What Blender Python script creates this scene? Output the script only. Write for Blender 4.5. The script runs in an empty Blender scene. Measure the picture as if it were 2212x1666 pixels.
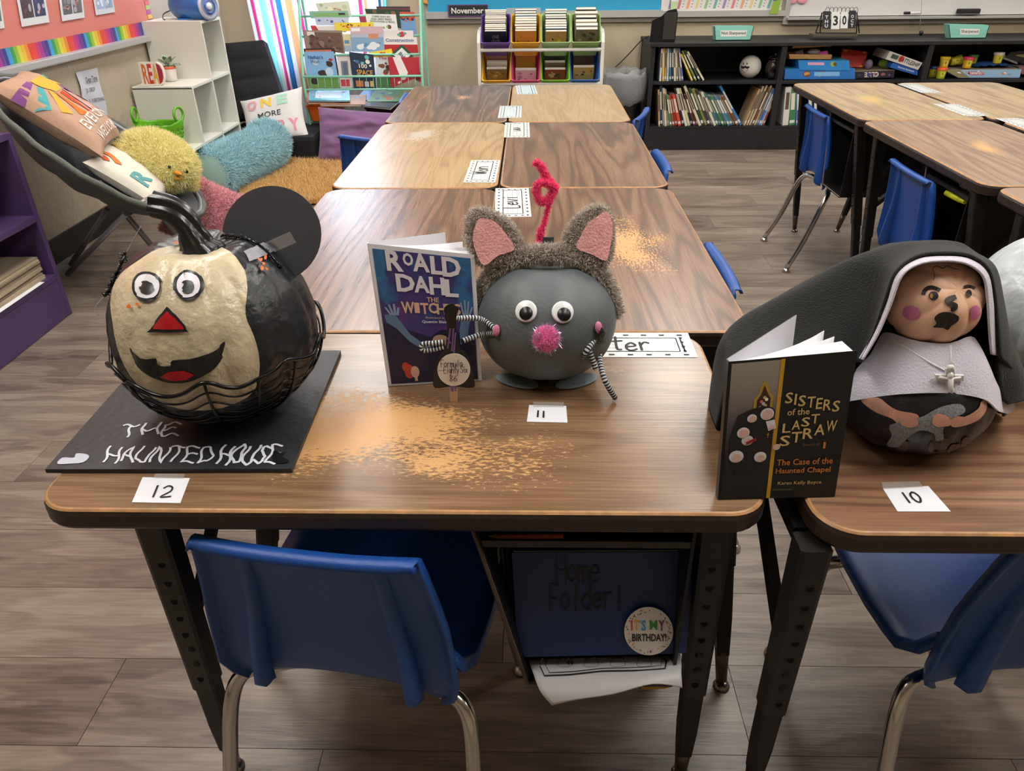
import bpy, bmesh, math, random
import numpy as np
from math import sin, cos, pi, radians, sqrt, tan, atan2
from mathutils import Vector as V, Matrix, Euler, noise as mnoise
from mathutils.bvhtree import BVHTree
from mathutils.geometry import delaunay_2d_cdt
sc = bpy.context.scene
COL = sc.collection
# ------------------------------------------------------------------ camera
FPX, YAW, PIT, ROL, CZ = 1595.6, .0275, .5346, -.0115, 1.24
_f = V((-sin(YAW)*cos(PIT), cos(YAW)*cos(PIT), -sin(PIT)))
_r = V((cos(YAW), sin(YAW), 0)); _u = _r.cross(_f)
_r, _u = _r*cos(ROL)+_u*sin(ROL), -_r*sin(ROL)+_u*cos(ROL)
CAMP = V((0, 0, CZ))
cd = bpy.data.cameras.new('camera'); cam = bpy.data.objects.new('camera', cd); COL.objects.link(cam)
cd.sensor_fit = 'HORIZONTAL'; cd.sensor_width = 36; cd.lens = 36*FPX/2212; cd.clip_start = .02; cd.clip_end = 100
m = Matrix((( _r.x, _u.x, -_f.x), (_r.y, _u.y, -_f.y), (_r.z, _u.z, -_f.z))).to_4x4()
m.translation = CAMP; cam.matrix_world = m
sc.camera = cam
# ------------------------------------------------------------------ world, exposure
EXPO = 0.08
CEIL_W = 34.0
SKY = 5.0
w = bpy.data.worlds.new('sky'); sc.world = w; w.use_nodes = True
bg = w.node_tree.nodes['Background']; bg.inputs[0].default_value = (.80, .90, 1, 1); bg.inputs[1].default_value = SKY
sc.view_settings.view_transform = 'Standard'; sc.view_settings.look = 'None'
sc.view_settings.exposure = EXPO; sc.view_settings.gamma = 1; sc.view_settings.use_curve_mapping = False
def area(name, loc, sx, sy, power, col, rot=(0, 0, 0), portal=False, parent=None):
    l = bpy.data.lights.new(name, 'AREA'); l.shape = 'RECTANGLE'; l.size = sx; l.size_y = sy; l.energy = power; l.color = col
    if portal: l.cycles.is_portal = True
    o = bpy.data.objects.new(name, l); COL.objects.link(o); o.location = loc; o.rotation_euler = rot
    return o
# window daylight: the bright overcast sky just outside the back window, shining in and down
area('window_daylight', (-1.5, 6.35, 1.9), 1.1, 2.0, 150, (.80, .90, 1.0), (radians(72), 0, pi))
# ------------------------------------------------------------------ helpers: pixels of the photograph to places in the room
def ray(px, py): return _f + _r*((px-1106)/FPX) + _u*((833-py)/FPX)
def Pz(px, py, z): d = ray(px, py); return CAMP + d*((z-CZ)/d.z)
def Py(px, py, y): d = ray(px, py); return CAMP + d*(y/d.y)
def Px(px, py, x): d = ray(px, py); return CAMP + d*(x/d.x)
def Pn(px, py, p0, n): d = ray(px, py); return CAMP + d*((V(p0)-CAMP).dot(n)/d.dot(n))
# ------------------------------------------------------------------ materials
_m = {}
def lin(h):
    if isinstance(h, str):
        h = h.lstrip('#'); c = [int(h[i:i+2], 16)/255 for i in (0, 2, 4)]
        return tuple((x/12.92 if x <= .04045 else ((x+.055)/1.055)**2.4) for x in c)
    return tuple(h)
def M(col, rough=.5, metal=0, bump=0, bscale=200, var=0, vscale=30, trans=0, alpha=1, sheen=0, spec=.5, emit=0, coat=0, sss=0):
    key = (col, rough, metal, bump, bscale, var, vscale, trans, alpha, sheen, spec, emit, coat, sss)
    if key in _m: return _m[key]
    mt = bpy.data.materials.new('mat_%d' % len(_m)); mt.use_nodes = True; nt = mt.node_tree; b = nt.nodes['Principled BSDF']
    c = lin(col); I = b.inputs
    I['Base Color'].default_value = (*c, 1); I['Roughness'].default_value = rough; I['Metallic'].default_value = metal
    I['Specular IOR Level'].default_value = spec; I['Transmission Weight'].default_value = trans; I['Alpha'].default_value = alpha
    I['Sheen Weight'].default_value = sheen; I['Coat Weight'].default_value = coat
    if emit: I['Emission Color'].default_value = (*c, 1); I['Emission Strength'].default_value = emit
    if var or bump:
        tc = nt.nodes.new('ShaderNodeTexCoord')
        if var:
            n = nt.nodes.new('ShaderNodeTexNoise'); n.inputs['Scale'].default_value = vscale; n.inputs['Detail'].default_value = 5
            nt.links.new(tc.outputs['Object'], n.inputs['Vector'])
            r = nt.nodes.new('ShaderNodeValToRGB'); nt.links.new(n.outputs['Fac'], r.inputs[0])
            r.color_ramp.elements[0].position = .3; r.color_ramp.elements[1].position = .7
            r.color_ramp.elements[0].color = (*[x*(1-var) for x in c], 1); r.color_ramp.elements[1].color = (*[min(1, x*(1+var)) for x in c], 1)
            nt.links.new(r.outputs[0], I['Base Color'])
        if bump:
            n = nt.nodes.new('ShaderNodeTexNoise'); n.inputs['Scale'].default_value = bscale; n.inputs['Detail'].default_value = 3
            nt.links.new(tc.outputs['Object'], n.inputs['Vector'])
            bp = nt.nodes.new('ShaderNodeBump'); bp.inputs['Strength'].default_value = min(1, bump); bp.inputs['Distance'].default_value = .002*max(1, bump)
            nt.links.new(n.outputs['Fac'], bp.inputs['Height']); nt.links.new(bp.outputs[0], I['Normal'])
    _m[key] = mt
    return mt
def math_node(nt, op, a, b=None, c=None, clamp=False):
    n = nt.nodes.new('ShaderNodeMath'); n.operation = op; n.use_clamp = clamp
    for i, v in enumerate((a, b, c)):
        if v is None: continue
        if isinstance(v, (int, float)): n.inputs[i].default_value = v
        else: nt.links.new(v, n.inputs[i])
    return n.outputs[0]
def mix_node(nt, f, a, b):
    n = nt.nodes.new('ShaderNodeMix'); n.data_type = 'RGBA'
    for i, v in ((0, f), (6, a), (7, b)):
        if isinstance(v, (int, float)): n.inputs[i].default_value = v
        elif isinstance(v, tuple): n.inputs[i].default_value = (*v, 1)
        else: nt.links.new(v, n.inputs[i])
    return n.outputs[2]
def wood(name, dark, mid, light, patches=(), seed=0, rough=.33, rings=11, patchcol='#c99a62', ringamt=.26):
    """laminate with figured grain along local x; patches = worn places (x, y, rx, ry, strength)"""
    mt = bpy.data.materials.new(name); mt.use_nodes = True; nt = mt.node_tree; b = nt.nodes['Principled BSDF']; L = nt.links.new
    tc = nt.nodes.new('ShaderNodeTexCoord')
    mp = nt.nodes.new('ShaderNodeMapping'); L(tc.outputs['Object'], mp.inputs[0]); mp.inputs['Location'].default_value = (seed*3.1, seed*1.7, 0)
    mp.inputs['Scale'].default_value = (.75, 7.5, 1)
    n1 = nt.nodes.new('ShaderNodeTexNoise'); n1.inputs['Scale'].default_value = 1.1; n1.inputs['Detail'].default_value = 2; n1.inputs['Roughness'].default_value = .4
    L(mp.outputs[0], n1.inputs['Vector'])
    s = math_node(nt, 'MULTIPLY', n1.outputs['Fac'], rings*6.28)
    s = math_node(nt, 'SINE', s); s = math_node(nt, 'MULTIPLY_ADD', s, .5, .5)
    mp2 = nt.nodes.new('ShaderNodeMapping'); L(tc.outputs['Object'], mp2.inputs[0]); mp2.inputs['Scale'].default_value = (9, 260, 1); mp2.inputs['Location'].default_value = (seed, 0, 0)
    n2 = nt.nodes.new('ShaderNodeTexNoise'); n2.inputs['Scale'].default_value = 1; n2.inputs['Detail'].default_value = 3; L(mp2.outputs[0], n2.inputs['Vector'])
    mp3 = nt.nodes.new('ShaderNodeMapping'); L(tc.outputs['Object'], mp3.inputs[0]); mp3.inputs['Scale'].default_value = (2, 12, 1)
    n3 = nt.nodes.new('ShaderNodeTexNoise'); n3.inputs['Scale'].default_value = 1.5; L(mp3.outputs[0], n3.inputs['Vector'])
    s = math_node(nt, 'POWER', s, 2.2)
    v = math_node(nt, 'MULTIPLY', s, ringamt)
    v = math_node(nt, 'MULTIPLY_ADD', n2.outputs['Fac'], .52, v)
    v = math_node(nt, 'MULTIPLY_ADD', n3.outputs['Fac'], .34, v)
    r = nt.nodes.new('ShaderNodeValToRGB'); L(v, r.inputs[0]); cr = r.color_ramp
    cr.elements[0].position = .30; cr.elements[0].color = (*lin(light), 1); cr.elements[1].position = .92; cr.elements[1].color = (*lin(dark), 1)
    e = cr.elements.new(.55); e.color = (*lin(mid), 1)
    col = r.outputs[0]
    if patches:
        sx = nt.nodes.new('ShaderNodeSeparateXYZ'); L(tc.outputs['Object'], sx.inputs[0])
        mp4 = nt.nodes.new('ShaderNodeMapping'); L(tc.outputs['Object'], mp4.inputs[0]); mp4.inputs['Scale'].default_value = (105, 260, 1); mp4.inputs['Location'].default_value = (seed, seed, 0)
        n4 = nt.nodes.new('ShaderNodeTexNoise'); n4.inputs['Scale'].default_value = 1; n4.inputs['Detail'].default_value = 4; n4.inputs['Roughness'].default_value = .65; L(mp4.outputs[0], n4.inputs['Vector'])
        mp5 = nt.nodes.new('ShaderNodeMapping'); L(tc.outputs['Object'], mp5.inputs[0]); mp5.inputs['Scale'].default_value = (8, 14, 1)
        n5 = nt.nodes.new('ShaderNodeTexNoise'); n5.inputs['Scale'].default_value = 1; n5.inputs['Detail'].default_value = 3; L(mp5.outputs[0], n5.inputs['Vector'])
        tot = None
        for (cx, cy, rx, ry, st) in patches:
            dx = math_node(nt, 'MULTIPLY_ADD', sx.outputs[0], 1/rx, -cx/rx); dy = math_node(nt, 'MULTIPLY_ADD', sx.outputs[1], 1/ry, -cy/ry)
            d = math_node(nt, 'ADD', math_node(nt, 'MULTIPLY', dx, dx), math_node(nt, 'MULTIPLY', dy, dy))
            d = math_node(nt, 'SQRT', d); d = math_node(nt, 'SUBTRACT', 1, d, clamp=True); d = math_node(nt, 'MULTIPLY', d, st)
            tot = d if tot is None else math_node(nt, 'MAXIMUM', tot, d)
        on = math_node(nt, 'MULTIPLY', tot, 40, clamp=True)
        t = math_node(nt, 'MULTIPLY_ADD', n4.outputs['Fac'], 1.0, tot)
        t = math_node(nt, 'MULTIPLY_ADD', n5.outputs['Fac'], .6, t)
        t = math_node(nt, 'SUBTRACT', t, 1.12); t = math_node(nt, 'MULTIPLY', t, 9, clamp=True)
        t = math_node(nt, 'MULTIPLY', t, on)
        t = math_node(nt, 'MULTIPLY', t, .88); col = mix_node(nt, t, col, lin(patchcol))
        L(math_node(nt, 'MULTIPLY_ADD', t, .22, rough), b.inputs['Roughness'])
    else: b.inputs['Roughness'].default_value = rough
    L(col, b.inputs['Base Color'])
    bp = nt.nodes.new('ShaderNodeBump'); bp.inputs['Strength'].default_value = .12; bp.inputs['Distance'].default_value = .001
    L(n2.outputs['Fac'], bp.inputs['Height']); L(bp.outputs[0], b.inputs['Normal'])
    return mt
CH = M('#c9c6c2', .16, 1); BLK = M('#15151a', .45); BLUE = M('#164a96', .38, bump=.25, bscale=700); WHT = M('#e9e9ea', .45)
PAPER = M('#e4e6ea', .7); INK = M('#121214', .6); PAGE = M('#d9d6cd', .8)
# ------------------------------------------------------------------ mesh builder
class B:
    def __init__(s): s.v = []; s.f = []; s.mi = []; s.m = []; s.sm = []
    def mat(s, m):
        if m not in s.m: s.m.append(m)
        return s.m.index(m)
    def add(s, vs, fs, m, smooth=False):
        o = len(s.v); s.v += [tuple(x) for x in vs]; k = s.mat(m)
        for f in fs: s.f.append(tuple(i+o for i in f)); s.mi.append(k); s.sm.append(smooth)
        return s
    def hexa(s, p, m):   # 8 points: front quad (bl br tr tl) then back quad
        return s.add(p, [(0, 1, 2, 3), (5, 4, 7, 6), (4, 0, 3, 7), (1, 5, 6, 2), (3, 2, 6, 7), (4, 5, 1, 0)], m)
    def box(s, c, d, m, rot=None, bev=0):
        x, y, z = d[0]/2, d[1]/2, d[2]/2
        if bev:
            bm = bmesh.new(); bmesh.ops.create_cube(bm, size=1)
            for v in bm.verts: v.co = V((v.co.x*d[0], v.co.y*d[1], v.co.z*d[2]))
            bmesh.ops.bevel(bm, geom=bm.edges[:], offset=bev, segments=2, affect='EDGES', profile=.6)
            vs = [v.co.copy() for v in bm.verts]; fs = [tuple(v.index for v in f.verts) for f in bm.faces]; bm.free()
        else:
            vs = [V(q) for q in ((-x, -y, -z), (x, -y, -z), (x, -y, z), (-x, -y, z), (-x, y, -z), (x, y, -z), (x, y, z), (-x, y, z))]
            fs = [(0, 1, 2, 3), (5, 4, 7, 6), (4, 0, 3, 7), (1, 5, 6, 2), (3, 2, 6, 7), (4, 5, 1, 0)]
        if rot is not None:
            R = rot if isinstance(rot, Matrix) else Euler(rot).to_matrix()
            vs = [R @ q for q in vs]
        return s.add([q+V(c) for q in vs], fs, m, False)
    def tube(s, pts, r, m, seg=10, cap=True, stripe=None, smooth=True):
        pts = [V(p) for p in pts]; n = len(pts); rr = r if isinstance(r, (list, tuple)) else [r]*n
        o = len(s.v); k = s.mat(m); k2 = s.mat(stripe[0]) if stripe else k
        t0 = (pts[1]-pts[0]).normalized(); a = t0.orthogonal().normalized()
        for i, p in enumerate(pts):
            t = (pts[min(i+1, n-1)]-pts[max(i-1, 0)]).normalized()
            a = (a - t*a.dot(t)).normalized(); b = t.cross(a)
            for j in range(seg):
                g = 2*pi*j/seg; s.v.append(tuple(p+(a*cos(g)+b*sin(g))*rr[i]))
        for i in range(n-1):
            for j in range(seg):
                j2 = (j+1) % seg
                s.f.append((o+i*seg+j, o+i*seg+j2, o+(i+1)*seg+j2, o+(i+1)*seg+j)); s.sm.append(smooth)
                s.mi.append(k2 if stripe and (i//stripe[1]) % 2 else k)
        if cap:
            s.f.append(tuple(o+j for j in reversed(range(seg)))); s.f.append(tuple(o+(n-1)*seg+j for j in range(seg))); s.mi += [k, k]; s.sm += [False, False]
        return s
    def lathe(s, prof, m, c=(0, 0, 0), seg=24, R=None, smooth=True, f=None, cap=False):
        o = len(s.v); k = s.mat(m); c = V(c)
        for (r, z) in prof:
            for j in range(seg):
                g = 2*pi*j/seg; rr = r*(f(g, z) if f else 1)
                p = V((rr*cos(g), rr*sin(g), z)); p = R @ p if R is not None else p
                s.v.append(tuple(p+c))
        for i in range(len(prof)-1):
            for j in range(seg):
                j2 = (j+1) % seg; s.f.append((o+i*seg+j, o+i*seg+j2, o+(i+1)*seg+j2, o+(i+1)*seg+j)); s.mi.append(k); s.sm.append(smooth)
        if cap:
            s.f.append(tuple(o+j for j in reversed(range(seg)))); s.f.append(tuple(o+(len(prof)-1)*seg+j for j in range(seg))); s.mi += [k, k]; s.sm += [False, False]
        return s
    def ell(s, c, r, m, seg=24, rings=14, R=None, f=None):
        prof = [(cos(t)*1, sin(t)) for t in [(-pi/2+.03)+(pi-.06)*i/(rings-1) for i in range(rings)]]
        o = len(s.v)
        s.lathe(prof, m, seg=seg, f=f, cap=True)
        for i in range(o, len(s.v)):
            p = V(s.v[i]); p = V((p.x*r[0], p.y*r[1], p.z*r[2])); p = R @ p if R is not None else p
            s.v[i] = tuple(p+V(c))
        return s
    def grid(s, rows, m, smooth=True, wrap=False, colmats=None):
        o = len(s.v); n = len(rows[0])
        for r in rows: s.v += [tuple(p) for p in r]
        for i in range(len(rows)-1):
            for j in range(n if wrap else n-1):
                j2 = (j+1) % n; s.f.append((o+i*n+j, o+i*n+j2, o+(i+1)*n+j2, o+(i+1)*n+j)); s.sm.append(smooth)
                s.mi.append(s.mat(colmats[j] if colmats else m))
        return s
    def build(s, name, parent=None, local=True):
        me = bpy.data.meshes.new(name); me.from_pydata(s.v, [], s.f)
        for m in s.m: me.materials.append(m)
        me.polygons.foreach_set('material_index', s.mi); me.polygons.foreach_set('use_smooth', s.sm); me.update()
        return link(name, me, parent, local)
def link(name, me, parent=None, local=True):
    o = bpy.data.objects.new(name, me); COL.objects.link(o)
    if parent is not None:
        o.parent = parent
        if not local:
            MW = parent_world(parent); o.matrix_parent_inverse = MW.inverted()
    return o
def parent_world(o):
    Mx = Matrix.LocRotScale(o.location, o.rotation_euler, o.scale)
    if o.parent is not None: Mx = parent_world(o.parent) @ o.matrix_parent_inverse @ Mx
    return Mx
def tag(o, label=None, cat=None, group=None, kind=None):
    if label: o['label'] = label
    if cat: o['category'] = cat
    if group: o['group'] = group
    if kind: o['kind'] = kind
    return o
def thing(name, label, cat, loc=(0, 0, 0), rz=0, group=None):
    o = bpy.data.objects.new(name, None); COL.objects.link(o); o.location = loc; o.rotation_euler = (0, 0, rz); o.empty_display_size = .02
    return tag(o, label, cat, group)
def dup(o, loc=None, rz=None, label=None, group=None, parent=None):
    c = o.copy(); COL.objects.link(c)
    if parent is not None: c.parent = parent
    if loc is not None: c.location = loc
    if rz is not None: c.rotation_euler = (0, 0, rz)
    if label: c['label'] = label
    if group: c['group'] = group
    for ch in list(o.children): dup(ch, parent=c)
    return c
def W(b, name, parent): return b.build(name, parent, False)   # geometry given in room coordinates
# ------------------------------------------------------------------ flat frames, text, traced outlines
class Quad:
    """a flat frame in the room: s to the right, t up, o out of the face"""
    def __init__(s, bl, br, tr, tl):
        s.p = [V(x) for x in (bl, br, tr, tl)]; s.n = (s.p[1]-s.p[0]).cross(s.p[3]-s.p[0]).normalized()
        s.w = ((s.p[1]-s.p[0]).length+(s.p[2]-s.p[3]).length)/2; s.h = ((s.p[3]-s.p[0]).length+(s.p[2]-s.p[1]).length)/2
    def pt(s, a, b, o=0):
        q = s.p; return q[0]*((1-a)*(1-b))+q[1]*(a*(1-b))+q[2]*(a*b)+q[3]*((1-a)*b)+s.n*o
def rect(c, w_, h_, ux=(1, 0, 0), uy=(0, 1, 0)):
    c = V(c); ux = V(ux).normalized()*w_/2; uy = V(uy).normalized()*h_/2
    return Quad(c-ux-uy, c+ux-uy, c+ux+uy, c-ux+uy)
_txt = {}
def text2d(body, bold=.0):
    k = (body, bold)
    if k in _txt: return _txt[k]
    cu = bpy.data.curves.new('t', 'FONT'); cu.body = body; cu.size = 1; cu.offset = bold; cu.resolution_u = 2
    o = bpy.data.objects.new('t', cu); COL.objects.link(o)
    dg = bpy.context.evaluated_depsgraph_get(); ev = o.evaluated_get(dg); me = ev.to_mesh()
    vs = np.array([v.co[:2] for v in me.vertices]).reshape(-1, 2); fs = [tuple(p.vertices) for p in me.polygons]
    ev.to_mesh_clear(); bpy.data.objects.remove(o); bpy.data.curves.remove(cu)
    if len(vs):
        lo = vs.min(0); sp = vs.max(0)-lo; sp[sp == 0] = 1; asp = sp[0]/sp[1]; vs = (vs-lo)/sp
    else: asp = 1
    _txt[k] = (vs, fs, asp); return _txt[k]
def put(b, q, body, x0, y0, x1, y1, m, bold=0, off=.0006, fit=False, warp=None, rot=0):
    """text stretched into the box x0..x1, y0..y1 (0..1) of a frame"""
    vs, fs, asp = text2d(body, bold)
    if fit:
        wid = (y1-y0)*q.h*asp/q.w; cx = (x0+x1)/2
        if wid < x1-x0: x0, x1 = cx-wid/2, cx+wid/2
    P = []
    for x, y in vs:
        if rot == 180: x, y = 1-x, 1-y
        if warp: x, y = warp(x, y)
        P.append(q.pt(x0+x*(x1-x0), y0+y*(y1-y0), off))
    return b.add(P, fs, m)
ST = {'A': [[(0, 0), (.5, 1), (1, 0)], [(.2, .4), (.8, .4)]], 'C': [[(1, .8), (.6, 1), (.2, .85), (0, .5), (.2, .1), (.6, 0), (1, .15)]],
 'D': [[(0, 0), (0, 1)], [(0, 1), (.6, .95), (1, .5), (.6, .05), (0, 0)]], 'E': [[(1, 1), (0, 1), (0, 0), (1, 0)], [(0, .5), (.8, .55)]], 'F': [[(1, 1), (0, 1), (0, 0)], [(0, .5), (.75, .5)]],
 'H': [[(0, 0), (0, 1)], [(1, 0), (1, 1)], [(0, .5), (1, .5)]], 'L': [[(0, 1), (0, 0), (.9, 0)]], 'N': [[(0, 0), (0, 1), (1, 0), (1, 1)]], 'O': [[(.5, 1), (.1, .8), (0, .4), (.3, 0), (.7, 0), (1, .4), (.9, .8), (.5, 1)]],
 'S': [[(1, .85), (.6, 1), (.15, .85), (.1, .65), (.9, .4), (.9, .15), (.5, 0), (0, .12)]], 'T': [[(0, 1), (1, 1)], [(.5, 1), (.5, 0)]], 'U': [[(0, 1), (0, .2), (.4, 0), (.8, .1), (1, .4), (1, 1)]], 'W': [[(0, 1), (.25, 0), (.5, .8), (.75, 0), (1, 1)]],
 '0': [[(.5, 1), (.1, .8), (0, .4), (.3, 0), (.7, .05), (1, .5), (.8, .9), (.5, 1)]], '1': [[(.5, 1), (.5, 0)]], '2': [[(0, .8), (.4, 1), (.85, .85), (.8, .5), (0, 0), (1, .05)]], '6': [[(.8, 1), (.2, .6), (0, .25), (.4, 0), (.9, .15), (.8, .5), (.2, .4)]], '8': [[(.9, .85), (.5, 1), (.15, .8), (.85, .25), (.5, 0), (.1, .2), (.9, .85)]],
 'a': [[(.9, .5), (.4, .6), (0, .25), (.4, 0), (.9, .4), (.95, 0)]], 'e': [[(.05, .3), (.9, .35), (.6, .6), (.1, .4), (.1, .1), (.5, 0), (.95, .1)]], 'g': [[(.9, .5), (.4, .6), (.05, .3), (.5, .05), (.9, .5), (.8, -.3), (.2, -.35)]], 'h': [[(0, 1), (0, 0)], [(0, .35), (.5, .6), (.9, .4), (.9, 0)]], 'i': [[(.5, .6), (.5, 0)], [(.5, .85), (.5, .92)]],
 'l': [[(.5, 1), (.45, 0)]], 'm': [[(0, .6), (0, 0)], [(0, .4), (.3, .6), (.5, .4), (.5, 0)], [(.5, .4), (.8, .6), (1, .4), (1, 0)]], 'o': [[(.5, .6), (0, .3), (.4, 0), (.95, .25), (.5, .6)]], 'r': [[(.1, .6), (.15, 0)], [(.12, .35), (.5, .6), (.9, .55)]], 't': [[(.5, 1), (.45, .1), (.8, 0)], [(0, .65), (1, .68)]], 'u': [[(0, .6), (.1, .05), (.6, .05), (.9, .6)], [(.9, .6), (1, 0)]],
 'v': [[(0, .6), (.5, 0), (1, .6)]], 'y': [[(0, .6), (.45, .1)], [(1, .6), (.3, -.4)]], 'x': [[(0, .6), (1, 0)], [(1, .6), (0, 0)]], 'd': [[(.9, 1), (.9, 0)], [(.9, .45), (.4, .6), (0, .25), (.5, 0), (.9, .2)]], 'n': [[(0, .6), (0, 0)], [(0, .35), (.5, .6), (.9, .4), (.95, 0)]], 'b': [[(0, 1), (0, 0)], [(0, .4), (.6, .6), (1, .3), (.5, 0), (0, .1)]], '!': [[(.5, 1), (.5, .3)], [(.5, .1), (.5, 0)]], '-': [[(0, .4), (1, .4)]], ' ': []}
def ribbon(b, pts, wd, n, m, closed=False):
    """flat stroke through 3-D points lying on a face with normal n"""
    pts = [V(p) for p in pts]; k = len(pts); A = []
    for i, p in enumerate(pts):
        t = (pts[min(i+1, k-1)]-pts[max(i-1, 0)]); t = t.normalized() if t.length > 1e-9 else V((1, 0, 0))
        s_ = t.cross(n).normalized()*wd/2
        e = t*wd*.4 if i == k-1 else (-t*wd*.4 if i == 0 else V((0, 0, 0)))
        A.append((p+s_+e, p-s_+e))
    vs = [q for a in A for q in a]
    return b.add(vs, [(2*i, 2*i+1, 2*i+3, 2*i+2) for i in range(k-1)], m)
def smoothline(p, k=5):
    """Catmull-Rom through the points"""
    p = [V(q) for q in p]; out = []
    for i in range(len(p)-1):
        a, b_, c, d = p[max(i-1, 0)], p[i], p[i+1], p[min(i+2, len(p)-1)]
        for j in range(k):
            t = j/k; out.append(.5*((2*b_)+(c-a)*t+(2*a-5*b_+4*c-d)*t*t+(3*b_-a-3*c+d)*t**3))
    out.append(p[-1]); return out
def hand(b, q, s_, x0, y0, x1, y1, m, wd, gap=.3, wob=0, off=.0007, soft=True, seed=1):
    """hand lettering in strokes"""
    rn = random.Random(seed); n = len(s_); cw = (x1-x0)/(n*(1+gap)-gap)
    for i, ch in enumerate(s_):
        up = ch.isupper() or ch in '0123456789!'
        ox = x0+i*cw*(1+gap); dy = rn.uniform(-.05, .05)*(y1-y0)
        for st in ST.get(ch, []):
            P = [V((ox+x*cw, y0+dy+y*(y1-y0), 0)) for x, y in st]
            if wob:
                Q = []
                for a, c in zip(P[:-1], P[1:]):
                    for j in range(6): Q.append(a.lerp(c, j/6))
                P = Q+[P[-1]]
                P = [V((p.x+sin(p.y*7+i)*wob, p.y+sin(p.x*q.w*300)*wob*5, 0)) for p in P]
            elif soft and len(P) > 2: P = smoothline(P, 4)
            ribbon(b, [q.pt(p.x, p.y, off+rn.random()*.0001) for p in P], wd, q.n, m)
    return b
def fill2d(poly, step):
    """polygon -> points and triangles with inner points every `step`"""
    P = []
    n = len(poly)
    for i in range(n):
        a, c = V(poly[i][:2]), V(poly[(i+1) % n][:2]); k = max(1, int((c-a).length/step))
        for j in range(k): P.append(a.lerp(c, j/k))
    nb = len(P); xs = [p.x for p in P]; ys = [p.y for p in P]
    def inside(x, y):
        r = False; j = nb-1
        for i in range(nb):
            if (P[i].y > y) != (P[j].y > y) and x < (P[j].x-P[i].x)*(y-P[i].y)/(P[j].y-P[i].y)+P[i].x: r = not r
            j = i
        return r
    Q = list(P); y = min(ys)+step*.6; row = 0
    while y < max(ys):
        x = min(xs)+step*(.5 if row % 2 else .1)
        while x < max(xs):
            if inside(x, y) and min((x-p.x)**2+(y-p.y)**2 for p in P) > (step*.45)**2: Q.append(V((x, y)))
            x += step
        y += step*.9; row += 1
    r = delaunay_2d_cdt(Q, [(i, (i+1) % nb) for i in range(nb)], [list(range(nb))], 1, 1e-6)
    return [tuple(v) for v in r[0]], [tuple(f) for f in r[2]], nb
def round_outline(p, k=3):
    n = len(p); out = []
    for i in range(n):
        a, b_, c, d = [V((*p[(i+j) % n][:2], 0)) for j in (-1, 0, 1, 2)]
        for j in range(k):
            t = j/k; q = .5*((2*b_)+(c-a)*t+(2*a-5*b_+4*c-d)*t*t+(3*b_-a-3*c+d)*t**3); out.append((q.x, q.y))
    return out
def traced(b, poly, surf, m, step=12, off=0, thick=0, smooth=True, puff=0):
    """outline (photograph pixels) laid on a real surface; surf(px, py) -> point, normal"""
    if 7 <= len(poly) <= 26: poly = round_outline(poly)
    vs, fs, nb = fill2d(poly, step)
    pn = [surf(x, y) for x, y in vs]
    top = [p+n*off for p, n in pn]
    if puff:
        edge = [V((x, y)) for x, y in vs[:nb]]
        for i, (x, y) in enumerate(vs):
            d = min((V((x, y))-e).length for e in edge); top[i] = top[i]+pn[i][1]*puff*sqrt(min(1, d/(step*2.5)))
    # face orientation towards the normal
    a, c, d = (top[i] for i in fs[0][:3])
    if (c-a).cross(d-a).dot(pn[fs[0][0]][1]) < 0: fs = [tuple(reversed(f)) for f in fs]
    b.add(top, fs, m, smooth)
    if thick:
        bot = [p+n*(off-thick) for p, n in pn]; b.add(bot, [tuple(reversed(f)) for f in fs], m, smooth)
        # rim from boundary edges
        cnt = {}
        for f in fs:
            for i in range(len(f)):
                e = (f[i], f[(i+1) % len(f)]); cnt[frozenset(e)] = None if frozenset(e) in cnt else e
        k = len(vs)
        b.add(top+bot, [(e[1], e[0], e[0]+k, e[1]+k) for e in cnt.values() if e], m, False)
    return b
def bvh_of(b): return BVHTree.FromPolygons([V(v) for v in b.v], b.f)
def on_bvh(tree, fallback):
    def s_(px, py):
        d = ray(px, py); h = tree.ray_cast(CAMP, d.normalized())
        if h[0] is None:
            r = fallback(px, py); return (r[0] if isinstance(r, tuple) else r), -d.normalized()
        n = h[1]; n = -n if n.dot(d) > 0 else n
        return h[0], n
    return s_
def on_y(y): return lambda px, py: (Py(px, py, y), V((0, -1, 0)))
def on_z(z): return lambda px, py: (Pz(px, py, z), V((0, 0, 1)))
def oval(cx, cy, rx, ry, n=20, rot=0, wob=0, seed=0):
    rn = random.Random(seed); o = []
    for i in range(n):
        g = 2*pi*i/n; k = 1+wob*rn.uniform(-1, 1); x, y = rx*cos(g)*k, ry*sin(g)*k
        o.append((cx+x*cos(rot)-y*sin(rot), cy+x*sin(rot)+y*cos(rot)))
    return o
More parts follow.
